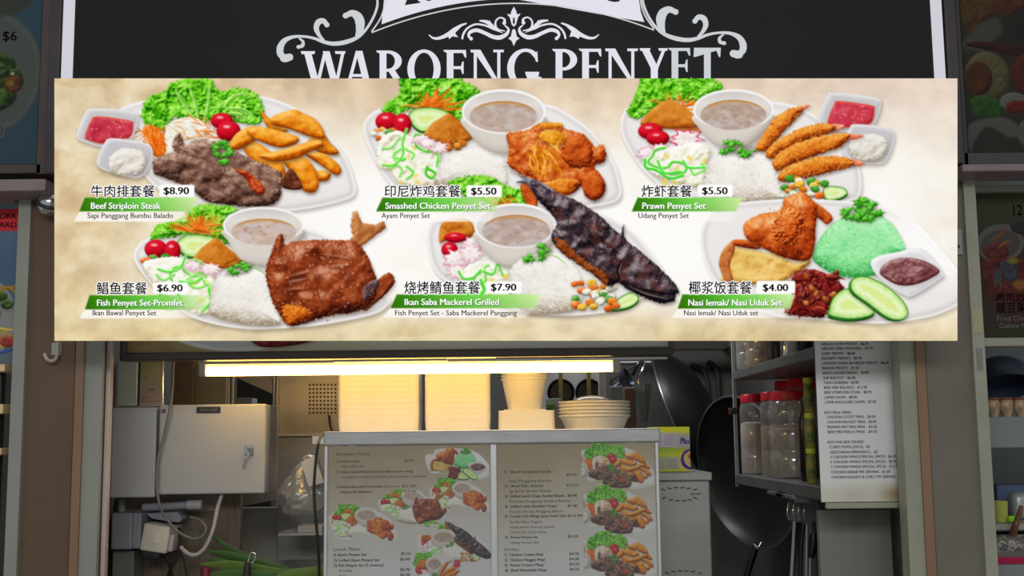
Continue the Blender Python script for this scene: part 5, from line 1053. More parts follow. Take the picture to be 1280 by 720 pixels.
# ================================================================== HEADER BOARD, TUBE LAMP
YH = 3.10
R = (158, 396, 836, 441); fn0 = upright(R, YH); A = Art(*R, q=1.0); n = fbm(A.X/40, A.Y/14, 5, 3)
A.C = ramp(np.clip((A.X-158)/680+.1*(n-.5), 0, 1), [(0, (104, 84, 58)), (.08, (124, 112, 76)), (.3, (146, 146, 124)), (.6, (158, 158, 152)), (1, (150, 150, 150))])
A.flat(ell(298, 400, 96, 37), (170, 172, 178)); A.flat(ell(298, 398, 90, 35), (150, 152, 156)); A.food([(318, 420), (390, 420), (384, 427), (350, 432), (325, 431)], [(0, (40, 8, 8)), (.5, (90, 24, 26)), (1, (150, 80, 70))], None, R=4, ns=4)
M_hframe = mat('dark_grey_frame', AL((56, 52, 50)), .4, .2)
hb = thing('header_board', 'dark framed header board mostly hidden behind the bright menu board', 'sign', Vector((wx(500, YH, 440), YH, wz(450, YH))))
print_mesh('printed_sheet', A, [0], fn0, INK, hb, 1/.42); panel('backing', fn0, R, .05, M_hframe, hb)
bm = BM(); Z0, Z1 = wz(447.6, YH, 500), wz(437.5, YH, 500); add_box(bm, wx(151, YH, 440), YH-.012, Z0, wx(842, YH, 440), YH+.05, Z1, .005, seg=3); obj('bottom_frame', bm, M_hframe, hb, 40)
for a, b in ((151, 159), (836, 842)):
    bm = BM(); add_box(bm, wx(a, YH, 440), YH-.0118, Z1-.005, wx(b, YH, 440), YH+.0498, wz(398, YH, 500), .005, seg=3); obj('side_frame', bm, M_hframe, hb, 40)
bm = BM(); a, b = pt(620, 447.5, YH), pt(834, 445.5, YH); add_tube(bm, [(a.x, YH+.005, Z0-.006), (b.x, YH+.005, Z0-.006)], .0052, 14, 0); obj('chrome_rail', bm, M_chrome, hb, 40)
for xa, xb in ((138.8, 150.8),):
    bm = BM(); add_box(bm, wx(xa, YH, 410), YH+.005, wz(415, YH, 500), wx(xb, YH, 410), YH+.03, wz(405, YH, 500), .002); obj('wall_arm', bm, M_hframe, hb)
# kitchen tube lamp
YT = 3.20; tl = thing('tube_lamp', 'glowing fluorescent tube lamp under the header board', 'lamp', Vector((wx(512, YT, 465), YT, wz(471, YT, 512))))
zt = wz(461.3, YT, 512); M_lampw = mat('lamp_white', (.62, .60, .58), .4)
bm = BM(); add_box(bm, wx(249, YT, 455), YT-.018, zt+.0165, wx(779, YT, 455), YT+.03, wz(449.5, YT, 512), .003); obj('fixture_body', bm, M_lampw, tl)
bm = BM(); add_box(bm, wx(420, YT, 455), YH+.0505, zt+.018, wx(560, YT, 455), YT+.029, Z0+.03, .002); obj('mounting_plate', bm, M_lampw, tl)
E_tube = emis('glowing_tube', (1., .58, .125), 13.0)
bm = BM(); add_tube(bm, [(wx(259, YT, 461), YT, zt), (wx(765, YT, 461), YT, zt)], .0132, 20, 0); obj('tube', bm, E_tube, tl, 40)
for a, b in ((250, 258.8), (765.2, 775)):
    bm = BM(); add_box(bm, wx(a, YT, 461), YT-.015, zt-.014, wx(b, YT, 461), YT+.016, zt+.018, .003); obj('end_cap', bm, M_lampw, tl)
# ================================================================== COUNTER, MENU STAND
ZC_ = pt(617, 862, 3.06).z
ct = thing('steel_counter', 'steel serving counter carrying the framed menu stand', 'counter', (0, 3.2, 0))
bm = BM(); add_box(bm, wx(139, 3.14), 3.03, ZC_-.03, wx(1120, 3.14), 3.76, ZC_, .004); obj('worktop', bm, M_steel, ct)
bm = BM(); add_box(bm, wx(142, 3.14), 3.06, 0, wx(1118, 3.14), 3.74, ZC_-.0305); obj('cabinet', bm, M_steel_d, ct)
YM = 3.05; M_alu = mat('silver_aluminium', AL((150, 150, 152)), .35, .35, var=.05); M_alu_t = mat('dull_aluminium', AL((118, 118, 118)), .35, .35, var=.12, scale=10, stretch=(1, 1, 6))
st = thing('menu_stand', 'aluminium framed stand with two food menus on the counter', 'menu stand', Vector((wx(617, YM, 700), YM, ZC_)))
def vm(x, yv, Y=YM): return pt(x, yv, Y)
def mbar(nm, x0, y0, x1, y1, m, d=.03, row=640, Y=YM, bev=.002):
    bm = BM(); xc = (x0+x1)/2; z1 = wz(y0, Y, 616); z0 = wz(y1, Y, 616); add_box(bm, wx(x0, Y, row), Y, z0, wx(x1, Y, row), Y+d, z1, bev); return obj(nm, bm, m, st)
mbar('top_rail', 404.5, 537.3, 825.5, 555, M_alu_t, .045, 545, bev=.004)
for a, b in ((404.8, 409), (613.5, 621.5), (821, 825.2)): mbar('upright', a, 555.2, b, 862, M_alu, .03, 640)
GM = 1/.40
PX = [(409.2, 555.4, 613.3, 850), (621.7, 555.4, 820.8, 850)]
LINES = [[(420, 567.5, 'Breakfast Menu', 462, 3.6, 0), (420, 576.5, '1) Nasi Lemak', 449, 3, .02), (505, 576.5, '$4.00', 517, 3, 0), (426, 583, 'Nasi Uduk Set', 455, 3, 0), (420, 590, '2) Nasi Lemak/Nasi Uduk set with chicken wing', 516, 3, .02), (426, 596.5, 'omelette, sambal anchovies and peanuts, cucumber', 534, 3, 0), (420, 609, '3) Steamed Rice with Fried Chicken', 478, 3, .02), (480, 609, 'Curry $5.00', 520, 3, .0), (424, 615.5, 'Vegetarian Bakwan', 464, 3, .02), (505, 615.5, '$3.00', 520, 3, 0),
          (417, 688.5, 'Lunch Menu', 450, 4.4, 0), (417, 695, '1) Ayam Penyet Set', 458, 3.4, .03), (501, 694.5, '$5.50', 513, 3.4, .02), (417, 702, '2) Grilled Ayam Penyet Set', 474, 3.4, .03), (500, 701.5, '$6.00', 512, 3.4, .02), (417, 708.5, '3) Fish Penyet Set (3 choices)', 479, 3.4, .03), (424, 715, 'Promfet', 440, 3.2, 0), (500, 714.5, '$6.90', 512, 3.4, .02), (424, 721.5, 'Dory', 434, 3.2, 0), (500, 721, '$6.00', 512, 3.4, .02)],
         [(631, 592.5, '1)  Beef Striploin Steak', 690, 3.2, .02), (709, 597, '$8.90', 722, 3.2, 0), (637, 604, 'Sapi Panggang Bumbu', 690, 3, 0), (631, 610.5, '2)  Beef Ribs Balado', 680, 3.2, .02), (709, 610.5, '$12.90', 724, 3.2, 0), (637, 617, 'Iga Bakar Bumbu Balado', 690, 3, 0), (631, 623.5, '3)  Grilled Lamb Chops Sambal Balado', 706, 3.3, .03), (710, 623.5, '$8.90', 722, 3.2, .02), (637, 630, 'Domba Panggang Sambal Balado', 714, 3, 0), (631, 636.5, '4)  Grilled Lamb Shoulder Chops', 696, 3.3, .03), (710, 636.5, '$7.90', 722, 3.2, .02), (637, 643, 'Pundak Domba Panggang Balado', 704, 3, 0), (631, 649, '5)  Combo Chic Wings Spicy/ Sour/ 7pcs', 708, 3.3, .03), (710, 649, '$13.90', 728, 3.2, .02), (637, 656, 'Sambal Black Pepper', 678, 3, 0), (637, 662.5, 'Sayap Ayam Goreng Special', 693, 3, 0), (637, 669, 'Chili padi, Chips Biasa', 683, 3, 0), (631, 675.5, '6)  Prawn Penyet Set', 672, 3.3, .03), (710, 675, '$5.50', 722, 3.2, .02), (637, 682, 'Udang Penyet Set', 673, 3, 0),
          (630, 691, 'Kids Menu', 648, 3.4, 0), (630, 697.5, '1)  Chicken Cutlet Meal', 678, 3.4, .03), (711, 697, '$4.50', 723, 3.2, .02), (630, 704, '2)  Chicken Nugget Meal', 680, 3.4, .03), (711, 703.5, '$4.00', 723, 3.2, .02), (630, 710.5, '3)  Prawn Fritters Meal', 678, 3.4, .03), (711, 710, '$4.50', 723, 3.2, .02), (630, 717, '4)  Beef Meatballs Meal', 682, 3.4, .03), (711, 716.5, '$4.50', 723, 3.2, .02)]]
SRC = {1: (165, 98, 446, 266), 2: (453, 98, 778, 264), 3: (775, 98, 1078, 258), 4: (165, 256, 496, 412), 5: (533, 212, 850, 396), 6: (874, 238, 1194, 406)}
STAMPS = [[(6, (531, 557, 612, 602)), (2, (536, 598, 613, 645)), (4, (471, 611, 559, 657)), (2, (410, 630, 497, 680)), (5, (521, 650, 614.5, 706)), (3, (514, 692, 575, 744))],
          [(1, (728, 553, 822, 616)), (1, (730, 609, 822, 674)), (1, (729, 667, 822, 732))]]
M_ink = mat('black_ink', (.03, .03, .03), .6)
for k in (0, 1):
    R = PX[k]; x0, y0, x1, y1 = R
    a, b = wx(x0, YM, 640), wx(x1, YM, 640); c, d = wz(y0, YM, 616), wz(y1, YM, 616)
    fn = plane_map(Vector((a, YM+.008, c)), Vector((b, YM+.008, c)), Vector((a, YM+.008, d)), R)
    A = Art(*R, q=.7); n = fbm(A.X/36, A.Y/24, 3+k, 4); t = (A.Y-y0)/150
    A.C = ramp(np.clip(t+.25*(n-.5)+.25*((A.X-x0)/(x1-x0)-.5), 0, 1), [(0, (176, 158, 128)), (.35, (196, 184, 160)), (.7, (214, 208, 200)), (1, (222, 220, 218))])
    for dsh, r in STAMPS[k]: stamp(A, dsh, SRC[dsh], r)
    e = bpy.data.objects.new('menu_sheet', None); C.objects.link(e); e.parent = st; e['label'] = ['left menu sheet with breakfast and lunch sets', 'right menu sheet with three steak pictures'][k]
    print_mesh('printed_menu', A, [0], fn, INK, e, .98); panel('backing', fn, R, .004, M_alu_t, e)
    L = Letters()
    for x, yv, s, xe, h, bo in LINES[k]: L.line(s, x, yv, h, xe, bo)
    L.build('small_print', facing(fn, .0006), M_ink, e)
    bm = BM(); g = facing(fn, .005); add_prism(bm, corners(g, R), (0, .0015, 0)); obj('clear_cover', bm, glassy('clear_acrylic_%d' % k, (.6, .6, .6), .02, .05, .03), e)

# ================================================================== PASS SHELF WITH BOXES, TUBS, PLATES
ZP = wz(542.5, 3.42, 620)
ps = thing('pass_shelf', 'steel shelf behind the menu stand carrying white foam boxes and plates', 'shelf', Vector((wx(600, 3.5), 3.5, ZC_)))
bm = BM(); add_box(bm, wx(406, 3.5, 545), 3.27, ZP-.025, wx(806, 3.5, 545), 3.72, ZP, .003); obj('shelf_top', bm, M_steel, ps)
for x in (440, 790):
    for Y in (3.29, 3.69):
        bm = BM(); add_box(bm, wx(x, Y, 600)-.012, Y-.012, ZC_, wx(x, Y, 600)+.012, Y+.012, ZP-.0252, .002); obj('leg', bm, M_steel, ps)
M_foam = mat('white_foam', (.86, .85, .82), .6, var=.03, bump=.08, bscale=300)
def frustum(bm, cx, cy, z0, z1, w0, d0, w1, d1, t, rad=.014, seg=5, lip=.006):
    """an open tray: rounded-rectangle walls from a smaller floor to a wider rim"""
    def ring(w, d, z, r):
        P = []
        for qx, qy, a0 in ((1, 1, 0), (-1, 1, 90), (-1, -1, 180), (1, -1, 270)):
            for k in range(seg+1):
                a = math.radians(a0+90*k/seg); P.append(bm.verts.new((cx+qx*(w/2-r)+r*math.cos(a), cy+qy*(d/2-r)+r*math.sin(a), z)))
        return P
    rs = [ring(w0, d0, z0, rad), ring(w1, d1, z1, rad), ring(w1+lip, d1+lip, z1+.001, rad), ring(w1+lip, d1+lip, z1+.003, rad), ring(w1-2*t, d1-2*t, z1+.003, rad), ring(w0-2*t, d0-2*t, z0+t, rad*.8)]
    n = len(rs[0])
    for a, b in zip(rs, rs[1:]):
        for k in range(n): bm.faces.new((a[k], a[(k+1) % n], b[(k+1) % n], b[k]))
    bm.faces.new(rs[0][::-1]); bm.faces.new(rs[-1])
def ORD(n, k): return ', '+('bottom' if k == 0 else ['topmost', 'second from top', 'third from top', 'fourth from top', 'fifth from top', 'sixth from top', 'seventh from top', 'eighth from top'][n-1-k])+' one'
def foam_stack(x0, x1, Yc, n, pitch, h, lab, grp, ytop):
    w = wx(x1, Yc-.07, 500)-wx(x0, Yc-.07, 500)-.006; cx = (wx(x0, Yc-.07, 500)+wx(x1, Yc-.07, 500))/2; first = None
    for k in range(n):
        z = ZP+.0006+k*pitch
        if first is None:
            bm = BM(); frustum(bm, cx, Yc, z, z+h, w*.975, .138, w, .145, .0012, lip=.0004); first = tag(obj('foam_box', bm, M_foam, None, 45), lab+ORD(n, k), 'takeaway box', grp)
        else: copy_tree(first, Vector((cx, Yc, z)), lab+ORD(n, k))
NB = 9; PT = .0155
foam_stack(421, 524.5, 3.42, NB, PT, .045, 'white foam takeaway box in the stack nearest the black cable', 'foam boxes in the wide left stack', 462)
foam_stack(529.5, 613.5, 3.42, NB, PT, .045, 'white foam takeaway box in the stack beside the round white tubs', 'foam boxes in the stack beside the tubs', 462)
# low foam box with round tubs nested on it
bm = BM(); Yb = 3.42; xa, xb = wx(622, 3.36, 525), wx(694.5, 3.36, 525); zb = wz(513, 3.36, 660); frustum(bm, (xa+xb)/2, Yb, ZP+.0006, zb-.003, (xb-xa)*.985, .11, xb-xa-.006, .12, .003, lip=.001)
tag(obj('foam_box', bm, M_foam, None, 45), 'low white foam box under the stacked round tubs', 'takeaway box')
M_tub = mat('white_plastic', (.84, .82, .78), .35, var=.03); cx = wx(655.5, Yb, 500); first = None
bm = BM(); add_box(bm, cx-.058, Yb-.05, zb+.0003, cx+.058, Yb+.05, zb+.003, .001); tag(obj('foam_sheet', bm, M_foam), 'flat white foam sheet between the low box and the round tubs', 'sheet')
for k in range(5):
    z = zb+.0036+k*.0088
    if first is None:
        bm = BM(); add_lathe(bm, [(0, 0), (.045, 0), (.047, .003), (.0625, .082), (.066, .083), (.067, .086), (.0655, .0872), (.0616, .086), (.0461, .0042), (0, .003)], (cx, Yb, z), 40); first = tag(obj('plastic_tub', bm, M_tub, None, 40), 'round white plastic tub nested on the low foam box'+ORD(5, k), 'tub', 'nested round tubs')
    else: copy_tree(first, Vector((cx, Yb, z)), 'round white plastic tub nested on the low foam box'+ORD(5, k))
# stacked dishes
M_dish = mat('cream_melamine', (.80, .78, .73), .28, var=.03); Yd = 3.44; cx = wx(743, Yd, 515); hw = (wx(788, Yd, 505)-wx(698, Yd, 505))/2; first = None
for k in range(5):
    z = ZP+.0008+k*.0098
    if first is None:
        bm = BM(); add_lathe(bm, [(0, 0), (.70, 0), (.73, .002), (.80, .012), (.93, .040), (.975, .045), (1.0, .046), (1.0, .0495), (.965, .0488), (.915, .044), (.78, .014), (.7, .005), (0, .004)], (cx, Yd, z), 56, Matrix.Diagonal((hw, hw*.8, 1, 1))); first = tag(obj('serving_dish', bm, M_dish, None, 40), 'cream oval dish in the stack on the pass shelf'+ORD(5, k), 'dish', 'stacked oval dishes')
    else: copy_tree(first, Vector((cx, Yd, z)), 'cream oval dish in the stack on the pass shelf'+ORD(5, k))
zd = ZP+.0008+4*.0098+.0492
bm = BM(); add_lathe(bm, [(.052, .0), (.054, 0), (.053, .003), (.044, .010), (.03, .015), (.012, .0175), (0, .018), (0, .0165), (.03, .0135), (.043, .0085)], (cx-.008, Yd-.005, zd-.001), 40); tag(obj('dish_cover', bm, glassy('smoky_plastic', (.5, .48, .46), .6, .15), None, 40), 'low smoky domed cover on top of the stacked oval dishes', 'cover')
# ------------------------------------------------------------------ behind the dishes
YB_ = 4.3; M_black = mat('black_iron', (.018, .018, .02), .35, .2, var=.3); M_ywood = mat('yellow_wood', (.30, .25, .09), .5, var=.2, stretch=(6, 6, 1))
M_grey_p = mat('pale_grey_panel', (.42, .42, .42), .5, var=.08)
def up_panel(nm, x0, y0, x1, y1, Y, d, m, lab, cat, group=None, bev=.002):
    bm = BM(); pbox(bm, x0, y0, x1, y1, Y, d, bev); o = obj(nm, bm, m); return tag(o, lab, cat, group)
ZBN = wz(549, 4.1, 740); bn = thing('kitchen_bench', 'dark steel bench behind the pass shelf', 'bench', pt(740, 700, 4.1)-Vector((0, 0, pt(740, 700, 4.1).z)))
bm = BM(); add_box(bm, wx(650, 4.1, 550), 3.82, ZBN-.03, wx(811, 4.1, 550), 4.7, ZBN, .003); obj('bench_top', bm, M_steel_d, bn)
for x in (655, 806):
    for Y in (3.85, 4.66): bm = BM(); q = wx(x, 4.1, 600); add_box(bm, q-.012, Y-.012, 0, q+.012, Y+.012, ZBN-.0302); obj('leg', bm, M_steel_d, bn)
def on_bench(nm, x0, y0, x1, Y, d, m, lab, cat, bev=.002, zb=None):
    bm = BM(); add_box(bm, wx(x0, Y, y0+20), Y, (ZBN if zb is None else zb)+.0005, wx(x1, Y, y0+20), Y+d, wz(y0, Y, (x0+x1)/2), bev); return tag(obj(nm, bm, m), lab, cat)
wr = thing('pan_rail', 'dark wall rail behind the dishes from which two black pans hang', 'rail', pt(715, 470, YB_))
bm = BM(); a = pt(676, 455, YB_); b = pt(815, 455, YB_); add_tube(bm, [(a.x, YB_+.03, a.z), (b.x, YB_+.03, a.z)], .008, 12, 0); obj('bar', bm, M_steel_d, wr, 40)
for x in (690, 742, 800):
    bm = BM(); p = pt(x, 455, YB_); add_tube(bm, [(p.x, YB_+.03, a.z), (p.x, YB, a.z)], .005, 8, 0); obj('bracket', bm, M_steel_d, wr, 40)
for x, lab in ((701, 'black frying pan hung on the rail, the one beside the white tubs'), (736, 'black frying pan hung on the rail, the one beside the white post')):
    p = pt(x, 491, YB_); f = thing('frying_pan', lab, 'pan', p, 'black pans on the rail')
    bm = BM(); add_lathe(bm, [(0, .0), (.040, .0), (.048, .010), (.050, .018), (.048, .018), (.039, .003), (0, .003)], p, 40, rot('X', 90)); obj('pan_body', bm, M_black, f, 40)
    bm = BM(); add_lathe(bm, [(.0482, .0175), (.0505, .0185), (.0505, .0205), (.0478, .0205)], p, 40, rot('X', 90)); obj('rim', bm, M_steel_d, f, 40)
    bm = BM(); add_box(bm, p.x-.0085, YB_-.036, p.z-.035, p.x+.0065, YB_-.024, a.z-.01, .004, seg=3); obj('handle', bm, M_ywood, f, 40)
    bm = BM(); add_tube(bm, [(p.x, YB_-.03, a.z-.012), (p.x, YB_+.0, a.z+.012), (p.x, YB_+.03, a.z+.0145), (p.x, YB_+.045, a.z)], .0035, 8); obj('hook', bm, M_steel, f, 40)
on_bench('wall_panel', 664, 440, 748, 4.6, .03, M_grey_p, 'pale grey panel behind the two black pans', 'panel')
on_bench('white_post', 748.5, 440, 757.5, 4.15, .05, mat('white_paint', (.55, .56, .6), .4), 'slim white post standing between the black pans and the green scoop', 'post')
up_panel('blue_tray', 683, 498, 702, 512, 3.95, .10, mat('pale_blue_plastic', (.36, .42, .46), .4), 'pale blue tray behind the tubs and dishes', 'tray'); up_panel('sponge', 683.5, 505.5, 692, 511, 3.9, .04, mat('green_sponge', (.12, .28, .04), .8), 'green sponge in front of the pale blue tray', 'sponge')
on_bench('tray_stand', 676, 512.2, 712, 3.9, .2, M_steel_d, 'dark stand under the pale blue tray', 'stand')
on_bench('grey_board', 762.5, 483, 778, 4.24, .02, mat('grey_green_board', (.24, .26, .24), .5), 'grey green board leaning behind the stacked dishes', 'board')
on_bench('carton', 781, 484, 795, 4.05, .06, mat('brown_card', (.16, .10, .06), .6, var=.3, scale=20), 'narrow brown carton behind the right end of the stacked dishes', 'carton', .006)
# blue-black ladle and green scoop hanging
sp = thing('hanging_scoop', 'grey green scoop hanging between the brown carton and the dark wok', 'scoop', pt(803, 528, 4.27))
bm = BM(); c = pt(803.5, 480, 4.27); add_lathe(bm, [(.0095, -.135), (.013, -.13), (.030, -.012), (.0307, 0), (.028, 0), (.0265, -.012), (.0085, -.124)], c, 28); obj('cone', bm, glassy('green_tinted', (.20, .27, .22), .9, .1), sp, 40)
bm = BM(); add_tube(bm, [pt(798, 483, 4.27), pt(799, 470, 4.27), pt(803, 462, 4.28), pt(806, 453, 4.325)], .004, 8); obj('handle', bm, M_chrome, sp, 40)
ld = thing('ladle', 'dark blue ladle hanging with its bowl pointing left behind the lamp end', 'ladle', pt(785, 478, 4.28))
bm = BM(); c = pt(785, 472, 4.28); add_lathe(bm, [(0, -.036), (.02, -.03), (.034, -.012), (.038, .004), (.035, .004), (.031, -.01), (.018, -.026), (0, -.032)], c, 28, rot('Y', 60) @ rot('X', 20)); obj('bowl', bm, mat('blue_black_steel', (.05, .06, .09), .3, .5), ld, 40)
bm = BM(); add_tube(bm, [pt(790, 470, 4.28), pt(797, 456, 4.28), pt(803, 452, 4.325)], .006, 8); obj('handle', bm, M_black, ld, 40)
bm = BM(); add_tube(bm, [pt(763, 487, 4.26), pt(770, 482, 4.26), pt(779, 476, 4.33)], lambda t: .003+.003*t, 8); obj('lip', bm, mat('pale_blue_edge', (.25, .32, .42), .3), ld, 40)

# ================================================================== LEFT SIDE: CONTROL BOX, CABLES, SOCKETS
YX = 3.30; TILT = rot('Y', -1.0)
cb = thing('control_box', 'grey metal control box with a hanging key on the left of the kitchen', 'control box', pt(235, 618, YX))
M_box = mat('light_grey_enamel', (.50, .50, .50), .35, var=.05, scale=4, coat=.2)
def cbox(nm, x0, y0, x1, y1, Y, d, m, bev=.003, par=None):
    bm = BM(); pbox(bm, x0, y0, x1, y1, Y, d, bev); return obj(nm, bm, m, par or cb)
cbox('body', 197, 507, 337, 618, YX+.03, .10, M_steel_d); cbox('side_cover', 138.5, 509.5, 194.5, 622, YX, .125, M_box, .004)
lid = cbox('lid', 198, 505.5, 331, 617.5, YX-.004, .033, M_box, .004)
M_plate = mat('black_label', (.02, .02, .02), .4); cbox('label_plate', 245.5, 508.5, 275.5, 516.5, YX-.006, .002, M_plate, .0004, lid)
R = (245.5, 508.5, 275.5, 516.5); g = upright(R, YX-.0062); L = Letters(); L.line('KWALI', 250, 514, 3.4, 261, .02); L.line('UNIT', 263, 514, 3.4, 272, .02); L.build('label_lettering', g, mat('white_ink', (.6, .6, .6), .5), lid)
cbox('lock', 306.5, 555.5, 317, 567, YX-.009, .005, M_chrome, .0015, lid)
cbox('latch_bar', 309, 560, 316.5, 569.5, YX-.012, .004, M_steel_d, .001, lid)
cbox('sticker', 200.5, 511, 207.5, 517, YX-.0062, .0015, mat('pale_sticker', (.3, .3, .3), .5), .0003, lid); cbox('sticker_mark', 202.5, 512, 206.5, 516, YX-.0068, .0006, mat('red_print', (.3, .05, .06), .5), .0002, lid)
ky = thing('key', 'small brass key hanging from the lock of the grey control box', 'key', pt(306, 585, YX-.02))
bm = BM(); p = pt(307.5, 569, YX-.014); add_lathe(bm, [(.0045, -.0015), (.009, -.0015), (.009, .0015), (.0045, .0015), (.0045, -.0015)], p, 20, rot('X', 90)); obj('bow', bm, M_chrome, ky, 40)
bm = BM(); a = pt(306.8, 573, YX-.014); b = pt(304.8, 586, YX-.014); add_box(bm, -.0022, -.001, -.001, .0022, .001, (a-b).length, .0003, Matrix.Translation(b) @ (a-b).to_track_quat('Z', 'Y').to_matrix().to_4x4()); 
for q in (.15, .32): c = b+(a-b)*q; add_box(bm, c.x-.0055, c.y-.001, c.z-.0015, c.x-.0015, c.y+.001, c.z+.0015)
obj('blade', bm, mat('brass', (.42, .30, .12), .35, .8), ky)
# panels between the control box and the header
up_panel('side_board', 147, 452, 171, 507, 3.40, .02, mat('grey_green_panel', (.62, .74, .76), .5), 'pale grey green panel behind the top corner of the control box', 'panel'); up_panel('gap_shade_strip', 171.2, 452, 175, 507, 3.41, .02, M_dark, 'shaded gap built as a black strip between the grey green panel and the paper notice', 'strip')  # black strip stands in for the shaded gap beside the notice
R = (175.2, 440, 203, 508); fn = upright(R, 3.40); A = Art(*R, q=.7); n = fbm(A.X/12, A.Y/12, 3, 3); A.C = ramp(np.clip((A.Y-450)/40+.3*(n-.5), 0, 1), [(0, (118, 122, 78)), (.4, (136, 136, 112)), (.7, (142, 136, 126)), (1, (142, 134, 128))])
nt_ = thing('paper_notice', 'faded paper notice behind the control box, green at the top', 'notice', Vector((wx(189, 3.4, 480), 3.4, wz(508, 3.4, 189)))); print_mesh('printed_sheet', A, [0], fn, INK, nt_, 1/.5); panel('backing', fn, R, .004, M_grey_p, nt_)
L = Letters(); L.line('NOTICE', 178, 473.8, 2.2, 184); L.line('KITCHEN', 185, 488, 2.2, 194, .02); L.line('PLEASE', 178, 497.6, 1.6, 186); L.line('keep this area clean', 177, 502.6, 1.8, 200); L.build('lettering', facing(fn, .0006), M_ink, nt_)
on_bench('brown_panel', 217, 440, 242, 3.62, .02, mat('brown_board', (.13, .085, .055), .5, var=.1), 'dark brown upright panel behind the control box', 'panel', zb=ZC_); on_bench('olive_panel', 243, 440, 283, 3.66, .02, mat('olive_grey_panel', (.22, .21, .17), .45), 'olive grey steel panel beside the brown upright panel', 'panel', zb=ZC_)
bm = BM(); add_tube(bm, [pt(204, 446, 3.42), pt(203, 480, 3.42), pt(203, 508, 3.42)], .0055, 10, 0); tag(obj('steel_pipe', bm, M_chrome, None, 40), 'thin shiny upright pipe at the edge of the paper notice', 'pipe')
# stainless cabinet behind
cab = thing('steel_cabinet', 'stainless kitchen cabinet with a square perforated vent behind the plastic bag', 'cabinet', pt(380, 720, 3.92))
M_ss = mat('stainless', (.46, .43, .40), .33, .6, var=.16, scale=3, stretch=(1, 1, 5)); M_ss2 = mat('stainless_dark', (.42, .41, .40), .35, .55, var=.2, scale=3, stretch=(1, 1, 5))
M_ssw = mat('stainless_bright', (.60, .55, .52), .3, .5, var=.1)
def cab_(nm, x0, y0, x1, y1, Y, d, m, bev=.002): return cbox(nm, x0, y0, x1, y1, Y, d, m, bev, cab)
cab_('upper_panel', 347, 440, 424, 545, 3.90, .03, M_ss); cab_('lower_panel', 347, 545.5, 424, 700, 3.88, .04, M_ss2)
cab_('shelf_lip', 345, 541.5, 414, 545.2, 3.86, .04, M_ssw, .001)
for a, b in ((282.5, 286), (287.5, 291), (340.5, 343.2), (344.2, 347)): cab_('post', a, 440, b, 634, 3.86, .05, M_ssw, .002)
cab_('recess_back', 291, 440, 340, 640, 4.25, .02, mat('dark_recess', (.05, .05, .048), .5))
bm = BM(); P = [pt(291, 470, 3.9), pt(340, 492, 3.9), pt(340, 468, 3.9), pt(291, 446, 3.9)]; add_prism(bm, P, (0, .10, 0)); obj('slanted_hood', bm, M_ss, cab)
cab_('recess_ledge', 291, 497, 312, 507, 3.95, .12, mat('pale_blue_enamel', (.30, .34, .35), .4)); cab_('recess_front', 331.5, 538, 340, 612, 3.88, .02, mat('ribbed_blue_grey', (.22, .25, .27), .4, var=.3, scale=60, stretch=(.1, .1, 3)))
vent = cab_('vent_plate', 384.5, 478.5, 421, 518.5, 3.896, .004, M_ss, .001)
bm = BM()
for i in range(8):
    for j in range(8):
        x, yv = 387.2+i*4.55, 481.2+j*4.95; pbox(bm, x-1.15, yv-1.25, x+1.25, yv+1.25, 3.8945, .0015)
o_ = obj('vent_holes', bm, M_dark, vent); o_['kind'] = 'stuff'
cab_('drawer', 293, 634, 408, 712, 4.0, .03, mat('grey_drawer', (.5, .5, .46), .42, .3, var=.15, scale=3)); cab_('dark_gap', 272, 632, 292.5, 706, 4.02, .03, M_dark)
bm = BM(); P = [pt(276, 620, 3.84), pt(345, 611, 3.84), pt(345, 625, 3.84), pt(280, 637, 3.84)]; add_prism(bm, P, (0, .05, 0)); obj('lower_beam', bm, M_ss, cab)
cab_('base', 272, 713, 424, 900, 3.9, .3, M_ss2)
bm = BM(); add_tube(bm, [pt(411, 519, 3.885), pt(412, 530, 3.88), pt(415.5, 541, 3.858)], .003, 8); obj('vent_cable', bm, M_black, cab, 40)
# plastic bag with white tissues
rr = rnd(5); bm = BM(); bmesh.ops.create_icosphere(bm, subdivisions=5, radius=1)
c = pt(381, 616, 3.62)
for v in bm.verts:
    x, y_, z = v.co; w_ = 1.0-.62*max(0, z)**.8; n1 = vnoise(np.array([x*2.2+5]), np.array([z*2.6+3]), 2)[0]-.5; n2 = vnoise(np.array([x*6+9]), np.array([z*7+y_*3]), 4)[0]-.5
    v.co = Vector((c.x+(x*.092*w_+.016*z)+n1*.02+n2*.008, c.y+y_*.05*w_+n2*.012, c.z+(z*.118 if z > 0 else z*.070)+n1*.012))
bg = tag(obj('plastic_bag', bm, glassy('cloudy_plastic', (.62, .60, .58), .72, .14, .18), None, 60), 'cloudy plastic bag standing beside the left edge of the menu stand', 'bag')
bm = BM(); P = [pt(376, 578, 3.53), pt(393, 569, 3.53), pt(405, 603, 3.53), pt(386, 608, 3.53)]; add_prism(bm, P, (0, .004, .0)); tag(obj('paper_packet', bm, mat('white_paper', (.8, .82, .82), .6)), 'white paper packet tucked in front of the cloudy plastic bag', 'packet')
bm = BM(); pbox(bm, 371, 657, 404, 666, 3.62, .10, .003); bs = tag(obj('bag_shelf', bm, M_ss), 'narrow steel shelf carrying the plastic bag', 'shelf')
bm = BM(); pbox(bm, 347, 666.3, 404, 670, 3.6, .275, .002); 
obj('shelf_support', bm, M_ss2, bs)
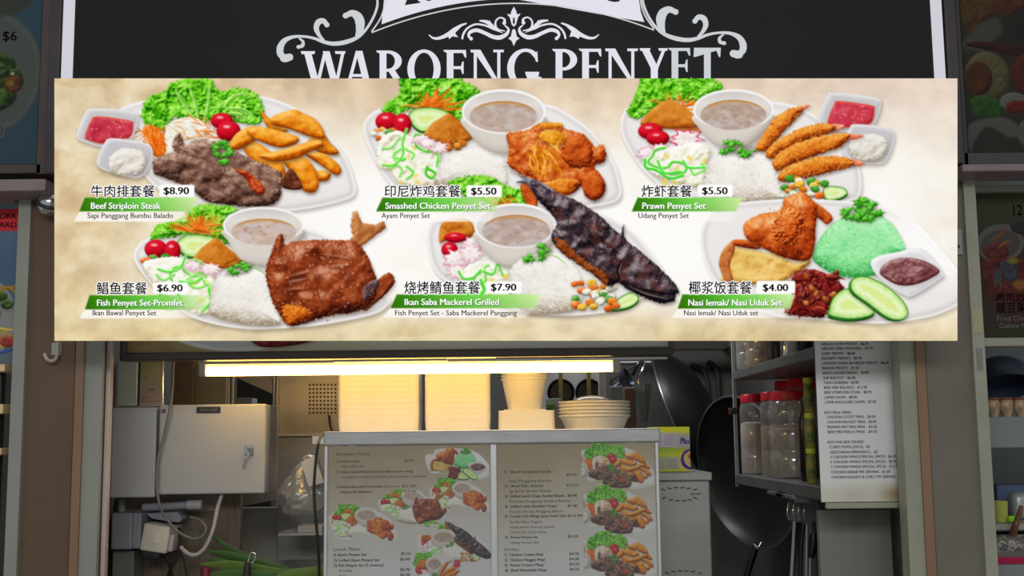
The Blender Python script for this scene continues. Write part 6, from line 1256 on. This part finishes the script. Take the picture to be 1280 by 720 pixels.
# cables
def cable(nm, P, r, m, lab):
    bm = BM(); add_tube(bm, P, r, 10); return tag(obj(nm, bm, m, None, 60), lab, 'cable')
M_gcab = mat('grey_cable_sheath', (.22, .22, .21), .5); M_wcab = mat('white_cable_sheath', (.52, .47, .46), .45); M_bcab = mat('black_rubber', (.016, .016, .016), .5)
cable('cable', [pt(217, 446, 3.285), pt(215, 490, 3.28), pt(211.5, 515, 3.275), pt(205, 545, 3.275), pt(198, 572, 3.275), pt(196, 600, 3.275), pt(199, 630, 3.28), pt(206, 645, 3.30), pt(222, 664, 3.31), pt(240, 673, 3.31), pt(253, 670, 3.31), pt(257.5, 660, 3.31), pt(250, 650, 3.32), pt(238, 646, 3.33)], .0038, M_gcab, 'long grey cable hanging down across the control box and looping below it')
cable('cable', [pt(278, 616, 3.33), pt(272, 635, 3.31), pt(266, 662, 3.30), pt(257, 683, 3.30), pt(246, 693, 3.30), pt(235, 692, 3.30), pt(226, 684, 3.31)], .0055, M_wcab, 'thick white cable curving from the control box down to the white socket')
cable('cable', [pt(404, 543, 3.12), pt(400, 548, 3.10), pt(397, 560, 3.065), pt(394.5, 580, 3.06), pt(392.5, 610, 3.06), pt(394, 640, 3.06), pt(397, 675, 3.07), pt(399, 712, 3.09), pt(399, 770, 3.12)], .0037, M_bcab, 'thin black cable hanging down along the left edge of the menu stand')
cable('cable', [pt(224, 660, 3.34), pt(225, 676, 3.32), pt(222, 694, 3.32), pt(215, 708, 3.32), pt(209, 725, 3.33), pt(204, 760, 3.34)], .0045, M_bcab, 'black cable hanging from the plug beside the white socket')
cable('cable', [pt(207, 694, 3.335), pt(211, 704, 3.34), pt(214, 715, 3.345), pt(220, 750, 3.35)], .004, M_bcab, 'short black cable crossing under the white socket')
cable('cable', [pt(224, 690, 3.36), pt(230, 702, 3.36), pt(236, 730, 3.36)], .0025, M_bcab, 'hair-thin black cable hanging right of the white socket')
# boxes, conduit, socket
M_jgrey = mat('grey_plastic', AL((96, 98, 104)), .4, var=.05)
M_wood_d = mat('brown_plank', (.17, .125, .085), .55, var=.25, scale=8, stretch=(12, 12, 1))
bp = thing('mounting_board', 'brown plank board behind the sockets below the control box', 'board', Vector((wx(195, 3.46, 700), 3.46, ZC_)))
bm = BM(); add_box(bm, wx(138, 3.46, 660), 3.46, ZC_+.0005, wx(300, 3.46, 660), 3.49, wz(612, 3.46, 220)); obj('planks', bm, M_wood_d, bp)
bm = BM(); pbox(bm, 138, 612, 272, 640, 3.452, .0078, .001); obj('cross_batten', bm, mat('pale_batten', (.26, .2, .16), .5), bp)
jb = thing('junction_box', 'square grey junction box at the left jamb below the control box', 'junction box', pt(152, 690, 3.36))
cbox('box', 139, 641, 164.5, 687, 3.32, .13, M_jgrey, .004, jb); cbox('cover', 165, 641, 176, 686, 3.33, .12, M_jgrey, .004, jb); bm = BM(); add_tube(bm, [pt(152, 625, 3.40), pt(152, 640, 3.40)], .010, 14, 0); obj('conduit', bm, mat('grey_pipe', AL((110, 108, 104)), .35), jb, 40)
for yv in (676, 684): cbox('gland', 165.5, yv-2, 181, yv+3, 3.345, .05, M_dark, .002, jb)
cbox('trunking', 139, 688, 166, 800, 3.36, .09, mat('grey_steel_trunk', AL((82, 82, 78)), .5, var=.2), .003, jb)
pw = thing('power_strip', 'grey conduit strip lying across above the white socket', 'conduit', pt(205, 640, 3.38))
bm = BM(); a = pt(179, 634.3, 3.36); b = pt(240, 631, 3.36); add_tube(bm, [a, b], .0105, 16, 0); obj('pipe', bm, M_jgrey, pw, 40); bm = BM(); add_tube(bm, [b-Vector((.012, 0, 0)), b+Vector((.028, 0, 0))], .0135, 16, 0); obj('coupler', bm, M_grey_p, pw, 40)
bm = BM(); P = [pt(182, 642, 3.37), pt(222, 640, 3.37), pt(228, 648, 3.37), pt(224, 653, 3.37), pt(206, 651, 3.37), pt(190, 648, 3.37)]; add_prism(bm, P, (0, .085, 0)); obj('angle_bracket', bm, M_jgrey, pw)
for x in (185, 230): bm = BM(); p = pt(x, 633, 3.36); add_box(bm, p.x-.006, 3.365, p.z-.006, p.x+.006, 3.451, p.z+.006); obj('saddle', bm, M_jgrey, pw)
sk = thing('socket', 'white switched socket tilted on the board beside the grey junction box', 'socket', pt(200, 690, 3.36))
Ms = Matrix.Translation(pt(199.5, 672, 3.36)) @ rot('Y', 9)
bm = BM(); add_box(bm, -.040, -.035, -.037, .034, .099, .037, .006, Ms, 3); obj('housing', bm, mat('ivory_plastic', AL((150, 144, 132)), .4), sk, 40)
bm = BM(); add_box(bm, .0345, -.03, -.03, .048, .03, .016, .004, Ms, 3); obj('side_plug', bm, M_wcab, sk, 40); bm = BM(); add_box(bm, -.034, -.030, -.056, .016, .05, -.0372, .003, Ms); obj('black_plug', bm, M_bcab, sk)
bm = BM(); add_box(bm, -.006, -.038, -.012, .010, -.0352, .012, .001, Ms); obj('rocker', bm, mat('ivory_rocker', AL((158, 152, 142)), .3), sk)

# ================================================================== LONG LEAVES, PEELER, RED BOTTLE
M_leaf = mat('green_leaf', (.09, .19, .04), .45, var=.35, scale=6, stretch=(1, 1, 1)); M_leaf2 = mat('light_leaf', (.19, .29, .05), .45, var=.3, scale=6)
zt_ = ZC_
def leaf(P, w, m, lab):
    Q_ = spline(P, 8); n = len(Q_); bm = BM(); L = []
    for i, p in enumerate(Q_):
        t = (Q_[min(i+1, n-1)]-Q_[max(i-1, 0)]).normalized(); s = t.cross(Vector((0, 1, .25))).normalized(); f = i/(n-1); ww = w*max(.05, min(1, 4*f+.15))*min(1, 3.2*(1-f)+.05)
        up = s.cross(t).normalized(); L.append([bm.verts.new(p+s*ww), bm.verts.new(p-up*ww*.35), bm.verts.new(p-s*ww), bm.verts.new(p+up*.0012-up*ww*.35)])
    for a, b in zip(L, L[1:]):
        for k in range(4): bm.faces.new((a[k], a[(k+1) % 4], b[(k+1) % 4], b[k]))
    bm.faces.new(L[0]); bm.faces.new(L[-1][::-1]); return tag(obj('long_leaf', bm, m, None, 50), lab, 'leaf', 'long green leaves on the counter')
LV = [([(262, 667), (290, 688), (330, 705), (372, 722), (420, 745)], 3.36, .011, M_leaf, 'long green leaf whose tip points highest, behind the peeler'), ([(256, 688), (300, 698), (350, 712), (400, 726)], 3.30, .013, M_leaf, 'long dark green leaf crossing just below the highest one'), ([(250, 705), (300, 708), (360, 718), (420, 724)], 3.26, .014, M_leaf2, 'broad light green leaf lying nearly level behind the peeler'),
      ([(244, 722), (300, 718), (360, 722), (420, 730)], 3.22, .014, M_leaf, 'green leaf lowest on the left, cut by the frame bottom'), ([(330, 728), (370, 717), (400, 714), (440, 712)], 3.20, .013, M_leaf2, 'light green leaf rising to the menu stand at the frame bottom'), ([(252, 697), (285, 704), (318, 712), (360, 732)], 3.28, .009, M_leaf, 'thin green leaf between the broad leaves and the red cap')]
for P, Y, w, m, lab in LV: leaf([pt(x, yv, Y) for x, yv in P], w, m, lab)
bk = thing('leaf_basket', 'low steel basket on the counter holding the long green leaves', 'basket', (wx(345, 3.3, 740), 3.3, ZC_))
zk = pt(330, 740, 3.28).z
bm = BM(); frustum(bm, wx(345, 3.3, 740), 3.3, ZC_+.0005, zk, .19, .16, .25, .20, .003, .02); obj('basket', bm, M_steel, bk, 40)
pe = thing('peeler', 'peeler with a dark handle and bright metal head standing in the leaves', 'peeler', pt(308, 740, 3.20))
bm = BM(); add_tube(bm, [pt(307, 750, 3.2), pt(308, 722, 3.2), pt(310, 703, 3.2)], lambda t: .0105-.002*t, 14); obj('handle', bm, mat('dark_handle', (.05, .035, .035), .4), pe, 50)
bm = BM(); add_tube(bm, [pt(310, 703, 3.2), pt(312, 695, 3.2), pt(315, 690.5, 3.2), pt(319.5, 694, 3.2), pt(317, 702, 3.2), pt(312, 704, 3.2)], .0022, 8); obj('metal_head', bm, M_chrome, pe, 50)
rb = thing('bottle', 'bottle with a red cap at the frame bottom below the white cable', 'bottle', pt(258, 780, 3.22))
bm = BM(); p = pt(257, 722, 3.22); add_lathe(bm, [(0, 0), (.016, 0), (.024, -.02), (.026, -.05), (.026, p.z*0-.15), (.024, -.155), (0, -.155)], p-Vector((0, 0, .005)), 24); obj('body', bm, glassy('bottle_plastic', (.2, .05, .04), .8, .1), rb, 40)
bm = BM(); add_lathe(bm, [(0, .03), (.009, .0295), (.0125, .027), (.0145, 0), (0, 0)], p-Vector((0, 0, .002)), 24); obj('red_cap', bm, mat('red_plastic_cap', (.20, .022, .028), .35), rb, 40)

# ================================================================== RIGHT SIDE: WOKS, HEATER, SPICE RACK
M_wok = mat('blackened_steel', (.055, .055, .056), .42, .7, var=.35, scale=5); M_wokr = mat('rim_highlight', (.30, .30, .30), .3, .8)  # paler rim: the light along the wok edge is put into its colour
def wok(c, R, depth, M, lab, handle):
    w = thing('wok', lab, 'wok', c-Vector((0, 0, R)), 'woks hanging on the kitchen wall'); pr = []
    for k in range(13): a = k/12; pr.append((R*math.sin(a*PI/2*.93)/math.sin(PI/2*.93), -depth*math.cos(a*PI/2)))
    pr2 = [(max(0, r-.004), z+.004) for r, z in pr]; pr2[0] = (0, pr2[0][1])
    bm = BM(); add_lathe(bm, pr+pr2[::-1], c, 64, M); obj('bowl', bm, M_wok, w, 50)
    bm = BM(); add_lathe(bm, [(R-.004, -.002), (R+.0035, -.003), (R+.005, .002), (R, .005), (R-.004, .003), (R-.004, -.002)], c, 64, M); obj('rim', bm, M_wokr, w, 50)
    for P, r, m, nm in handle: bm = BM(); add_tube(bm, P, r, 12); obj(nm, bm, m, w, 50)
c = pt(851, 518, 5.25)
wok(c, .288, .144, Vector((-.9, .28, -.36)).to_track_quat('Z', 'Y').to_matrix().to_4x4(), 'dark wok hanging high, a bright gleam across its side, beside the heater', [([pt(828, 423, 5.398), pt(830, 433, 5.3), pt(836, 448, 5.2)], .011, M_black, 'handle')])
c = pt(931, 590, 4.62)
wok(c, .292, .10, Vector((-.87, -.43, -.2)).to_track_quat('Z', 'Y').to_matrix().to_4x4(), 'larger dark wok hanging low behind the spice rack, its handle pointing down', [([pt(946, 679, 4.60), pt(941, 695, 4.60), pt(930, 730, 4.60), pt(922, 760, 4.60)], .013, M_black, 'handle'), ([pt(952, 678, 4.58), pt(948, 684, 4.575), pt(942, 680, 4.58), pt(947, 686, 4.575)], .004, M_chrome, 'handle_ring')])
wb = thing('wok_hanger', 'dark steel bar on the back wall that carries the woks', 'rail', pt(890, 425, 5.08))
bm = BM(); add_box(bm, wx(800, 5.1, 430), 5.41, wz(428, 5.1, 880), wx(960, 5.1, 430), 5.45, wz(418, 5.1, 880), .004); obj('bar', bm, M_steel_d, wb)
for x in (830, 930): bm = BM(); p = pt(x, 423, 5.1); add_box(bm, p.x-.01, 5.451, p.z-.01, p.x+.01, YB, p.z+.01); obj('stay', bm, M_steel_d, wb)
bm = BM(); add_box(bm, wx(826, 3.52, 430), 3.52, wz(436, 3.52, 868), wx(909, 3.52, 430), 3.6, ZC, .003); tag(obj('hood_edge', bm, mat('hood_steel', (.2, .2, .21), .35, .5)), 'dark steel hood edge right of the header board', 'hood')
# pipes on the dark back wall
for k, (P, r) in enumerate([([(884, 452), (893, 458), (897, 470), (899, 500)], .012), ([(864, 456), (878, 462), (884, 478), (886, 505)], .010)]):
    bm = BM(); add_tube(bm, [pt(x, yv, YB-.02) for x, yv in P], r, 12); tag(obj('pipe', bm, mat('greasy_pipe_%d' % k, (.10, .095, .085), .4, .3), None, 50), ['greasy bent pipe on the back wall, the right one', 'greasy bent pipe on the back wall, the left one'][k], 'pipe')
# heater with louvres
ht = thing('steel_heater', 'stainless heater cabinet with curved vent slots right of the menu stand', 'heater', pt(857, 900, 3.30)); YHt = 3.30
M_hs = mat('heater_steel', AL((104, 106, 102)), .4, .35, var=.1, scale=4, stretch=(1, 1, 4))
zf = pt(857, 601, YHt).z; 
bm = BM(); add_box(bm, wx(815, YHt, 650), YHt, ZC_, wx(888.5, YHt, 650), YHt+.36, zf, .004); bd = obj('body', bm, M_hs, ht)
bm = BM(); add_box(bm, wx(814, YHt, 597), YHt-.006, zf+.0005, wx(889.8, YHt, 597), YHt+.365, wz(590.5, YHt, 860), .003); obj('lid', bm, M_hs, ht)
def slots(rows, par, Y):
    for y0, xs, bow in rows:
        n = len(xs); bm = BM()
        for k, x in enumerate(xs):
            t = (k-(n-1)/2)/max(1, (n-1)/2); p = pt(x, y0+bow*t*t, Y); add_box(bm, -.006, -.0006, -.0014, .006, .001, .0014, 0, Matrix.Translation(p) @ rot('Y', -bow*t*7))
        o = obj('vent_slots', bm, M_dark, par)
    return o
slots([(609.5, (829, 837, 845, 853, 861, 869), 2.4), (617.2, (866, 873), .5), (626, (830, 839, 847, 855, 862, 869), -3.4), (713.5, (834, 842, 850, 858, 866, 875), 3.), (595.4, (827, 836, 845, 853, 861, 868, 877), 1.6)], bd, YHt-.0006)
# package on the heater
YPk = 3.36; zpk = wz(590.5, YHt, 860)+.001
R = (800, 533, 862.5, 593); pk = thing('carton', 'yellow green and lilac carton standing on the heater lid', 'carton', Vector((wx(840, YPk, 590), YPk, zpk)))
a, b = wx(814, YPk, 560), wx(862.5, YPk, 560); ztp = wz(533.5, YPk, 845)
bm = BM(); add_box(bm, a, YPk, zpk, b, YPk+.10, ztp, .001); obj('box', bm, mat('yellow_green_card', AL((150, 152, 36)), .5), pk)
fn = plane_map(Vector((a, YPk-.0006, ztp)), Vector((b, YPk-.0006, ztp)), Vector((a, YPk-.0006, zpk)), R); A = Art(*R, q=.5)
A.C = ramp(np.clip((A.Y-533)/60, 0, 1), [(0, (148, 152, 34)), (.1, (150, 152, 40)), (.2, (120, 118, 126)), (.42, (122, 116, 134)), (.5, (112, 128, 42)), (.62, (140, 146, 40)), (.75, (140, 140, 90)), (1, (146, 150, 46))])
A.flat([(800, 541), (841, 541), (841, 560), (800, 560)], (132, 128, 138), None, False); A.flat([(800, 575), (844, 573), (844, 590), (800, 590)], (130, 128, 124), None, False, .8)
for yv in (544, 547, 550, 553, 556): A.flat([(822, yv), (839, yv), (839, yv+1.2), (822, yv+1.2)], (84, 80, 100), None, False, .6)
for yv in (577, 580.5, 584, 587): A.flat([(827, yv), (842, yv), (842, yv+1.2), (827, yv+1.2)], (90, 86, 92), None, False, .6)
A.flat([(862, 563), (853, 566), (847.5, 574), (848, 582), (853, 588), (861, 591), (863, 591), (863, 588), (856, 584), (852, 577), (854, 570), (863, 565)], (64, 20, 108)); A.flat(ell(861, 575, 6, 8), (150, 122, 76)); A.flat(ell(862, 573, 2.6, 3), (116, 50, 70))
print_mesh('printed_front', A, [0], fn, INK, pk, 1/.42); L = Letters(); L.line('Pla', 848, 556, 8, 858, .05); L.line('x', 858.5, 556, 7, 862, .03); L.build('purple_lettering', facing(fn, .0004), mat('purple_ink', AL((58, 40, 104)), .5), pk)

# spice rack on the right wall
Y0, Y1 = 3.10, 4.29
xr = pt(1026.5, 612, Y0).x; xe = wx(1119.5, Y0, 520)
zl1, zl0 = pt(1027, 609, Y0).z, pt(1027, 626, Y0).z; zu1, zu0 = pt(1022, 432.5, Y0).z, pt(1022, 447, Y0).z
rk = thing('spice_rack', 'steel two-shelf spice rack reaching back along the right wall', 'rack', (xr+.1, 3.6, zl0)); M_rk = mat('rack_steel', AL((84, 86, 86)), .35, .4, var=.2, scale=5); M_rkd = mat('rack_inside', AL((52, 48, 48)), .5)
for a, b, nm in ((zl0, zl1, 'lower_shelf'), (zu0, zu1, 'upper_shelf')): bm = BM(); add_box(bm, xr, Y0+.004, a, XR-.004, Y1, b, .003); obj(nm, bm, M_rk, rk)
ztop = zu1+.16
bm = BM(); add_box(bm, xr, Y0+.0042, zl1+.0005, xr+.006, Y0+.016, ztop, .001); obj('front_edge', bm, M_rkd, rk)
bm = BM(); add_box(bm, XR-.0035, Y0+.004, zl0, XR-.0005, Y1+.004, ztop); obj('wall_panel', bm, M_rkd, rk)
for x in (xr+.004, XR-.02):
    bm = BM(); add_box(bm, x-.003, Y1+.0005, zl0-.01, x+.010, Y1+.012, ztop+.3, .002); obj('upright', bm, M_grey_p, rk)
bm = BM(); p = Vector((xr-.004, Y1-.03, (zl1+zu0)/2+.055)); add_lathe(bm, [(0, -.012), (.011, -.012), (.012, 0), (.011, .012), (0, .012)], p, 18, rot('X', 90)); obj('clamp_knob', bm, mat('dark_green_knob', (.02, .035, .03), .4), rk, 40)
bm = BM(); p = Vector((xr-.012, Y1-.012, (zl1+zu0)/2+.055)); add_box(bm, p.x-.006, p.y-.006, p.z-.012, p.x+.004, p.y+.006, p.z+.012, .002); obj('red_clip', bm, mat('red_clip_plastic', (.25, .06, .06), .4), rk)
for Y in (3.5, 3.62): bm = BM(); add_box(bm, xr-.006, Y-.1, zl0-.012, xr+.1, Y+.12, zl0-.0005, .003); obj('under_bracket', bm, M_rk, rk)
# price list board on the front end of the rack
R = (1021, 398, 1122, 625); a, b = xr-.001, wx(1125.5, Y0, 520); zt1, zt0 = wz(398, Y0, 1070), wz(627, Y0, 1070)
fn = plane_map(Vector((a, Y0, zt1)), Vector((b, Y0, zt1)), Vector((a, Y0, zt0)), R); A = Art(*R, q=.8); n = fbm(A.X/26, A.Y/18, 6, 4)
A.C[:] = (244, 246, 252); k = ss(575, 620, A.Y+14*(n-.5)); A.put(slice(None), k*.55, np.ones(A.C.shape)*np.array((188, 180, 152.))); k = np.exp(-(((A.X-1112)/16)**2+((A.Y-617)/10)**2))*.7; A.put(slice(None), k, np.ones(A.C.shape)*np.array((150, 122, 76.))); k = np.exp(-(((A.X-1060)/14)**2+((A.Y-618)/7)**2))*.3; A.put(slice(None), k, np.ones(A.C.shape)*np.array((190, 160, 150.)))
pl = thing('price_list_board', 'white price list board fixed to the front end of the spice rack', 'sign', Vector(((a+b)/2, Y0, zt0))); print_mesh('printed_sheet', A, [0], fn, INK, pl, 1.2); panel('backing', fn, R, .003, M_rk, pl)
PL = [(431.5, 1029, 'GRILLED AYAM PENYET - $6.00', 1087), (437.2, 1029, 'GRILLED SABA MACKEREL - $7.90', 1092), (443.5, 1029, 'DORY PENYET - $6.00', 1070), (449.6, 1029, 'PROMFET PENYET - $6.90', 1078), (455.7, 1029, 'CHICKEN THIGH BONELESS PENYET - $6.00', 1111), (461.8, 1029.3, 'PRAWN PENYET - $5.50', 1074), (467.8, 1029.6, 'BEEF/CHICKEN BAKSO - $4.90', 1086), (474, 1029.8, 'SUP BUNTUT - $6.00', 1069), (480, 1030, 'TAHU GORENG - $4.00', 1073), (486, 1030.2, 'BEEF RIBS BALADO - $12.90', 1083), (492, 1030.4, 'BEEF STRIPLOIN STEAK - $8.90', 1088), (498.2, 1030.6, 'LAMB CHOPS - $8.90', 1070), (504.2, 1030.8, 'LAMB SHOULDER CHOPS - $7.90', 1093),
      (517, 1029.2, 'KIDS MEAL MENU:', 1063), (522.6, 1032, 'CHICKEN CUTLET MEAL - $4.50', 1091), (528.8, 1032.2, 'CHICKEN NUGGET MEAL - $4.00', 1092), (535, 1032.4, 'PRAWN FRITTERS MEAL - $4.50', 1092.5), (541, 1032.6, 'BEEF MEATBALLS MEAL - $4.50', 1092), (553.5, 1031, 'ADD ONS SIDE ORDERS:', 1076), (559.6, 1033.4, 'CURRY PUFFS (2PCS) - $2', 1083), (566, 1033.8, 'VEGETARIAN SPRINGROLL - $2', 1092), (571.8, 1034, '3 CHICKEN WINGS SPECIAL SPICES - $6.20', 1114), (578, 1034.2, '5 CHICKEN WINGS SPECIAL SPICES - $9.90', 1114.5), (584, 1034.4, '7 CHICKEN WINGS SPECIAL SPICES - $13.90', 1117), (590.4, 1034.6, 'CHICKEN KEBAB PER SERVING - $1.80', 1106), (596.6, 1034.8, 'CHICKEN NUGGETS & CURLY FRY SERVING - $5', 1120)]
L = Letters()
for yv, x, s, xe_ in PL: L.line(s, x, yv, 3.3, xe_, .02)
L.build('lettering', facing(fn, .0006), mat('grey_ink', (.10, .10, .12), .6), pl)
bm = BM(); add_box(bm, xr+.008, Y0-.012, wz(635.5, Y0, 1070), wx(1122, Y0, 520), Y0+.003, zt0-.002, .003); obj('bottom_lip', bm, M_jamb2, pl)
# jars on the lower shelf
M_redlid = mat('red_lid', (.75, .02, .05), .3, var=.12); M_jar = glassy('clear_jar', (.7, .68, .68), .24, .14, .08); M_spice = mat('brown_spice', (.50, .42, .34), .8, var=.3, scale=50); M_spice2 = mat('dark_brown_spice', (.42, .28, .13), .8, var=.3, scale=50); M_salt = mat('white_granules', (.9, .88, .85), .8, var=.2, scale=60, col2=(.85, .62, .46))
def jar(x, Y, z, R, h, fill, m, lab, grp):
    j = thing('jar', lab, 'jar', (x, Y, z), grp)
    bm = BM(); add_lathe(bm, [(0, 0), (R*.94, 0), (R, .006), (R, h*.30), (R*.975, h*.31), (R*.975, h*.34), (R, h*.35), (R, h*.62), (R*.975, h*.63), (R*.975, h*.66), (R, h*.67), (R, h*.86), (R*.86, h*.93), (R*.84, h*.94)], (x, Y, z), 36); obj('glass', bm, M_jar, j, 50)
    bm = BM(); add_lathe(bm, [(0, .004), (R*.9, .004), (R*.95, .008), (R*.95, h*fill*.97), (R*.6, h*fill), (0, h*fill*.98)], (x, Y, z), 32); obj('contents', bm, m, j, 50)
    bm = BM(); prof = [(0, h*1.04), (R*.84, h*1.04), (R*.9, h*1.025), (R*.92, h*.935), (R*.86, h*.93), (0, h*.93)]; add_lathe(bm, prof, (x, Y, z), 36); obj('lid', bm, M_redlid, j, 40)
zj = zl1+.001; G = 'red-lidded jars on the lower shelf'
def at_px(px, x): return F*x/(px-640)*1.0      # how far back a thing at sideways distance x appears at column px
for px, dx, R, h, fill, m, lab in [(987, .092, .072, .258, .60, M_spice, 'largest red-lidded jar, half full of brown powder, in front on the lower shelf'), (964, .062, .045, .262, .62, M_spice2, 'red-lidded jar of darker brown spice, between the large jar and the white one'), (938.5, .055, .048, .265, .68, M_salt, 'red-lidded jar of white granules, farthest left of the front jars'),
                                 (1004, .180, .062, .305, .55, M_spice, 'red-lidded jar standing behind the largest jar, its lid higher'), (978, .185, .055, .31, .5, M_spice2, 'tall red-lidded jar at the back of the lower shelf beside the rack wall')]:
    X = xr+dx; Y = at_px(px, X); jar(X, min(Y, 4.22), zj, R, h, fill, m, lab, G)
# small yellow-green packets stacked by the rack edge
M_yg = mat('yellow_cap', (.6, .62, .05), .4); M_gr = mat('green_label', (.04, .26, .14), .45, var=.6, scale=40, col2=(.50, .40, .03))
xj, Yj = xr+.034, 3.33; hz = .0965
for k, lab in enumerate(('small green bottle with a yellow cap, bottom of the stack beside the price list', 'small green bottle with a yellow cap, middle of the stack beside the price list', 'small green bottle with a yellow cap, top of the stack beside the price list')):
    z = zj+k*hz; b_ = thing('spice_bottle', lab, 'bottle', (xj, Yj, z), 'stacked green spice bottles')
    bm = BM(); add_lathe(bm, [(0, 0), (.0125, 0), (.0138, .003), (.0138, .070), (.0108, .077), (.0105, .080), (0, .080)], (xj, Yj, z), 24); obj('body', bm, M_gr, b_, 40)
    bm = BM(); add_lathe(bm, [(0, .0802), (.0125, .0802), (.0138, .082), (.0138, .093), (.0125, .0955), (0, .0955)], (xj, Yj, z), 24); obj('cap', bm, M_yg, b_, 40)
bm = BM(); add_lathe(bm, [(0, 0), (.016, 0), (.018, .004), (.018, .17), (.011, .20), (.009, .225), (.011, .227), (.011, .243), (0, .244)], (xr+.062, 3.50, zj), 28); tag(obj('sauce_bottle', bm, mat('dark_sauce', (.025, .012, .012), .2), None, 40), 'dark sauce bottle between the largest jar and the stacked green bottles', 'bottle')
# upper shelf
zj = zu1+.001; G = 'clear jars on the upper shelf'
def ujar(px, dx, R, h, m, fill, lab):
    X = xr+dx; Y = min(at_px(px, X), 4.23); j = thing('jar', lab, 'jar', (X, Y, zj), G)
    bm = BM(); add_lathe(bm, [(0, 0), (R*.92, 0), (R, .006), (R, h*.3), (R*.97, h*.31), (R, h*.33), (R, h*.85), (R*.85, h*.93), (R*.83, h)], (X, Y, zj), 32); obj('glass', bm, M_jar, j, 50)
    bm = BM(); add_lathe(bm, [(0, .004), (R*.94, .006), (R*.94, h*fill), (0, h*fill)], (X, Y, zj), 28); obj('contents', bm, m, j, 50)
    bm = BM(); add_lathe(bm, [(0, h*1.1), (R*.88, h*1.09), (R*.9, h), (0, h)], (X, Y, zj), 28); obj('lid', bm, M_redlid, j, 40)
ujar(926, .055, .05, .20, mat('cream_powder', (.30, .28, .22), .8), .8, 'jar of cream powder at the far end of the upper shelf'); ujar(950, .06, .05, .2, M_spice2, .75, 'jar of dark brown spice second from the far end of the upper shelf')
for k, (px, Y, m, lab) in enumerate([(972, 3.78, M_black, 'dark slim bottle third along the upper shelf'), (984, 3.62, M_chrome, 'shiny slim shaker fourth along the upper shelf'), (993, 3.50, mat('pale_plastic', (.4, .4, .42), .4), 'pale slim bottle fifth along the upper shelf'), (1006, 3.36, M_black, 'dark slim bottle nearest the price list on the upper shelf')]):
    X = (px-640)/F*Y; bm = BM(); add_lathe(bm, [(0, 0), (.020, 0), (.022, .004), (.022, .08), (.014, .105), (.010, .115), (.010, .135), (0, .136)], (max(X, xr+.024), Y, zj), 24); tag(obj('bottle', bm, m, None, 40), lab, 'bottle')
# utensils under the rack
ur = thing('utensil_rail', 'pale plastic rail under the spice rack holding hanging utensils', 'rail', (xr+.02, 3.5, zl0-.1))
bm = BM(); a = pt(985, 636, 3.60); add_box(bm, a.x, 3.52, a.z-.035, a.x+.075, 3.60, zl0-.0125, .004); obj('clear_tray', bm, glassy('dull_clear', (.3, .3, .3), .55, .12), ur)
for k in range(4): bm = BM(); add_tube(bm, [pt(986+k*7, 628, 3.515), pt(984+k*7, 640, 3.51), pt(986+k*7, 650, 3.513)], .0025, 8); obj('wire_hook', bm, M_chrome, ur, 50)
for k, (P, r, m, lab, nm) in enumerate([([(993, 652), (991, 690), (988, 740)], .0045, M_grey_p, 'pale thin steel rod hanging first under the spice rack', 'skewer'), ([(1004, 655), (1001, 690), (1000, 740)], .007, M_black, 'black handled utensil hanging second under the spice rack', 'spatula'), ([(1008.5, 656), (1008, 700), (1007, 745)], .0055, M_steel, 'plain steel rod hanging third under the spice rack', 'skewer')]):
    bm = BM(); add_tube(bm, [pt(x, yv, 3.50) for x, yv in P], r, 10); tag(obj(nm, bm, m, None, 50), lab, 'utensil', None)
kn = thing('knife_sharpener', 'utensil with a fat black handle hanging nearest the price list', 'utensil', pt(1016, 745, 3.5))
bm = BM(); add_tube(bm, [pt(1017, 667, 3.5), pt(1016.5, 680, 3.5), pt(1013, 697, 3.5)], lambda t: .010+.003*math.sin(t*3.1), 14); obj('handle', bm, M_black, kn, 50); bm = BM(); add_tube(bm, [pt(1013, 698, 3.5), pt(1012, 745, 3.5)], .005, 10, 0); obj('rod', bm, M_steel, kn, 50)
up_panel('tile_panel', 860, 640, 1020, 900, 5.5, .03, mat('grey_splash', (.16, .16, .15), .4, .2, var=.2, scale=4), 'dark grey splash panel under the low wok', 'panel'); on_bench('grey_door', 1024, 637, 1114, 3.32, .03, mat('grey_door_panel', AL((100, 100, 95)), .4, var=.12, scale=4, stretch=(4, 4, .6)), 'grey cabinet door under the price list board', 'cabinet door', zb=ZC_)
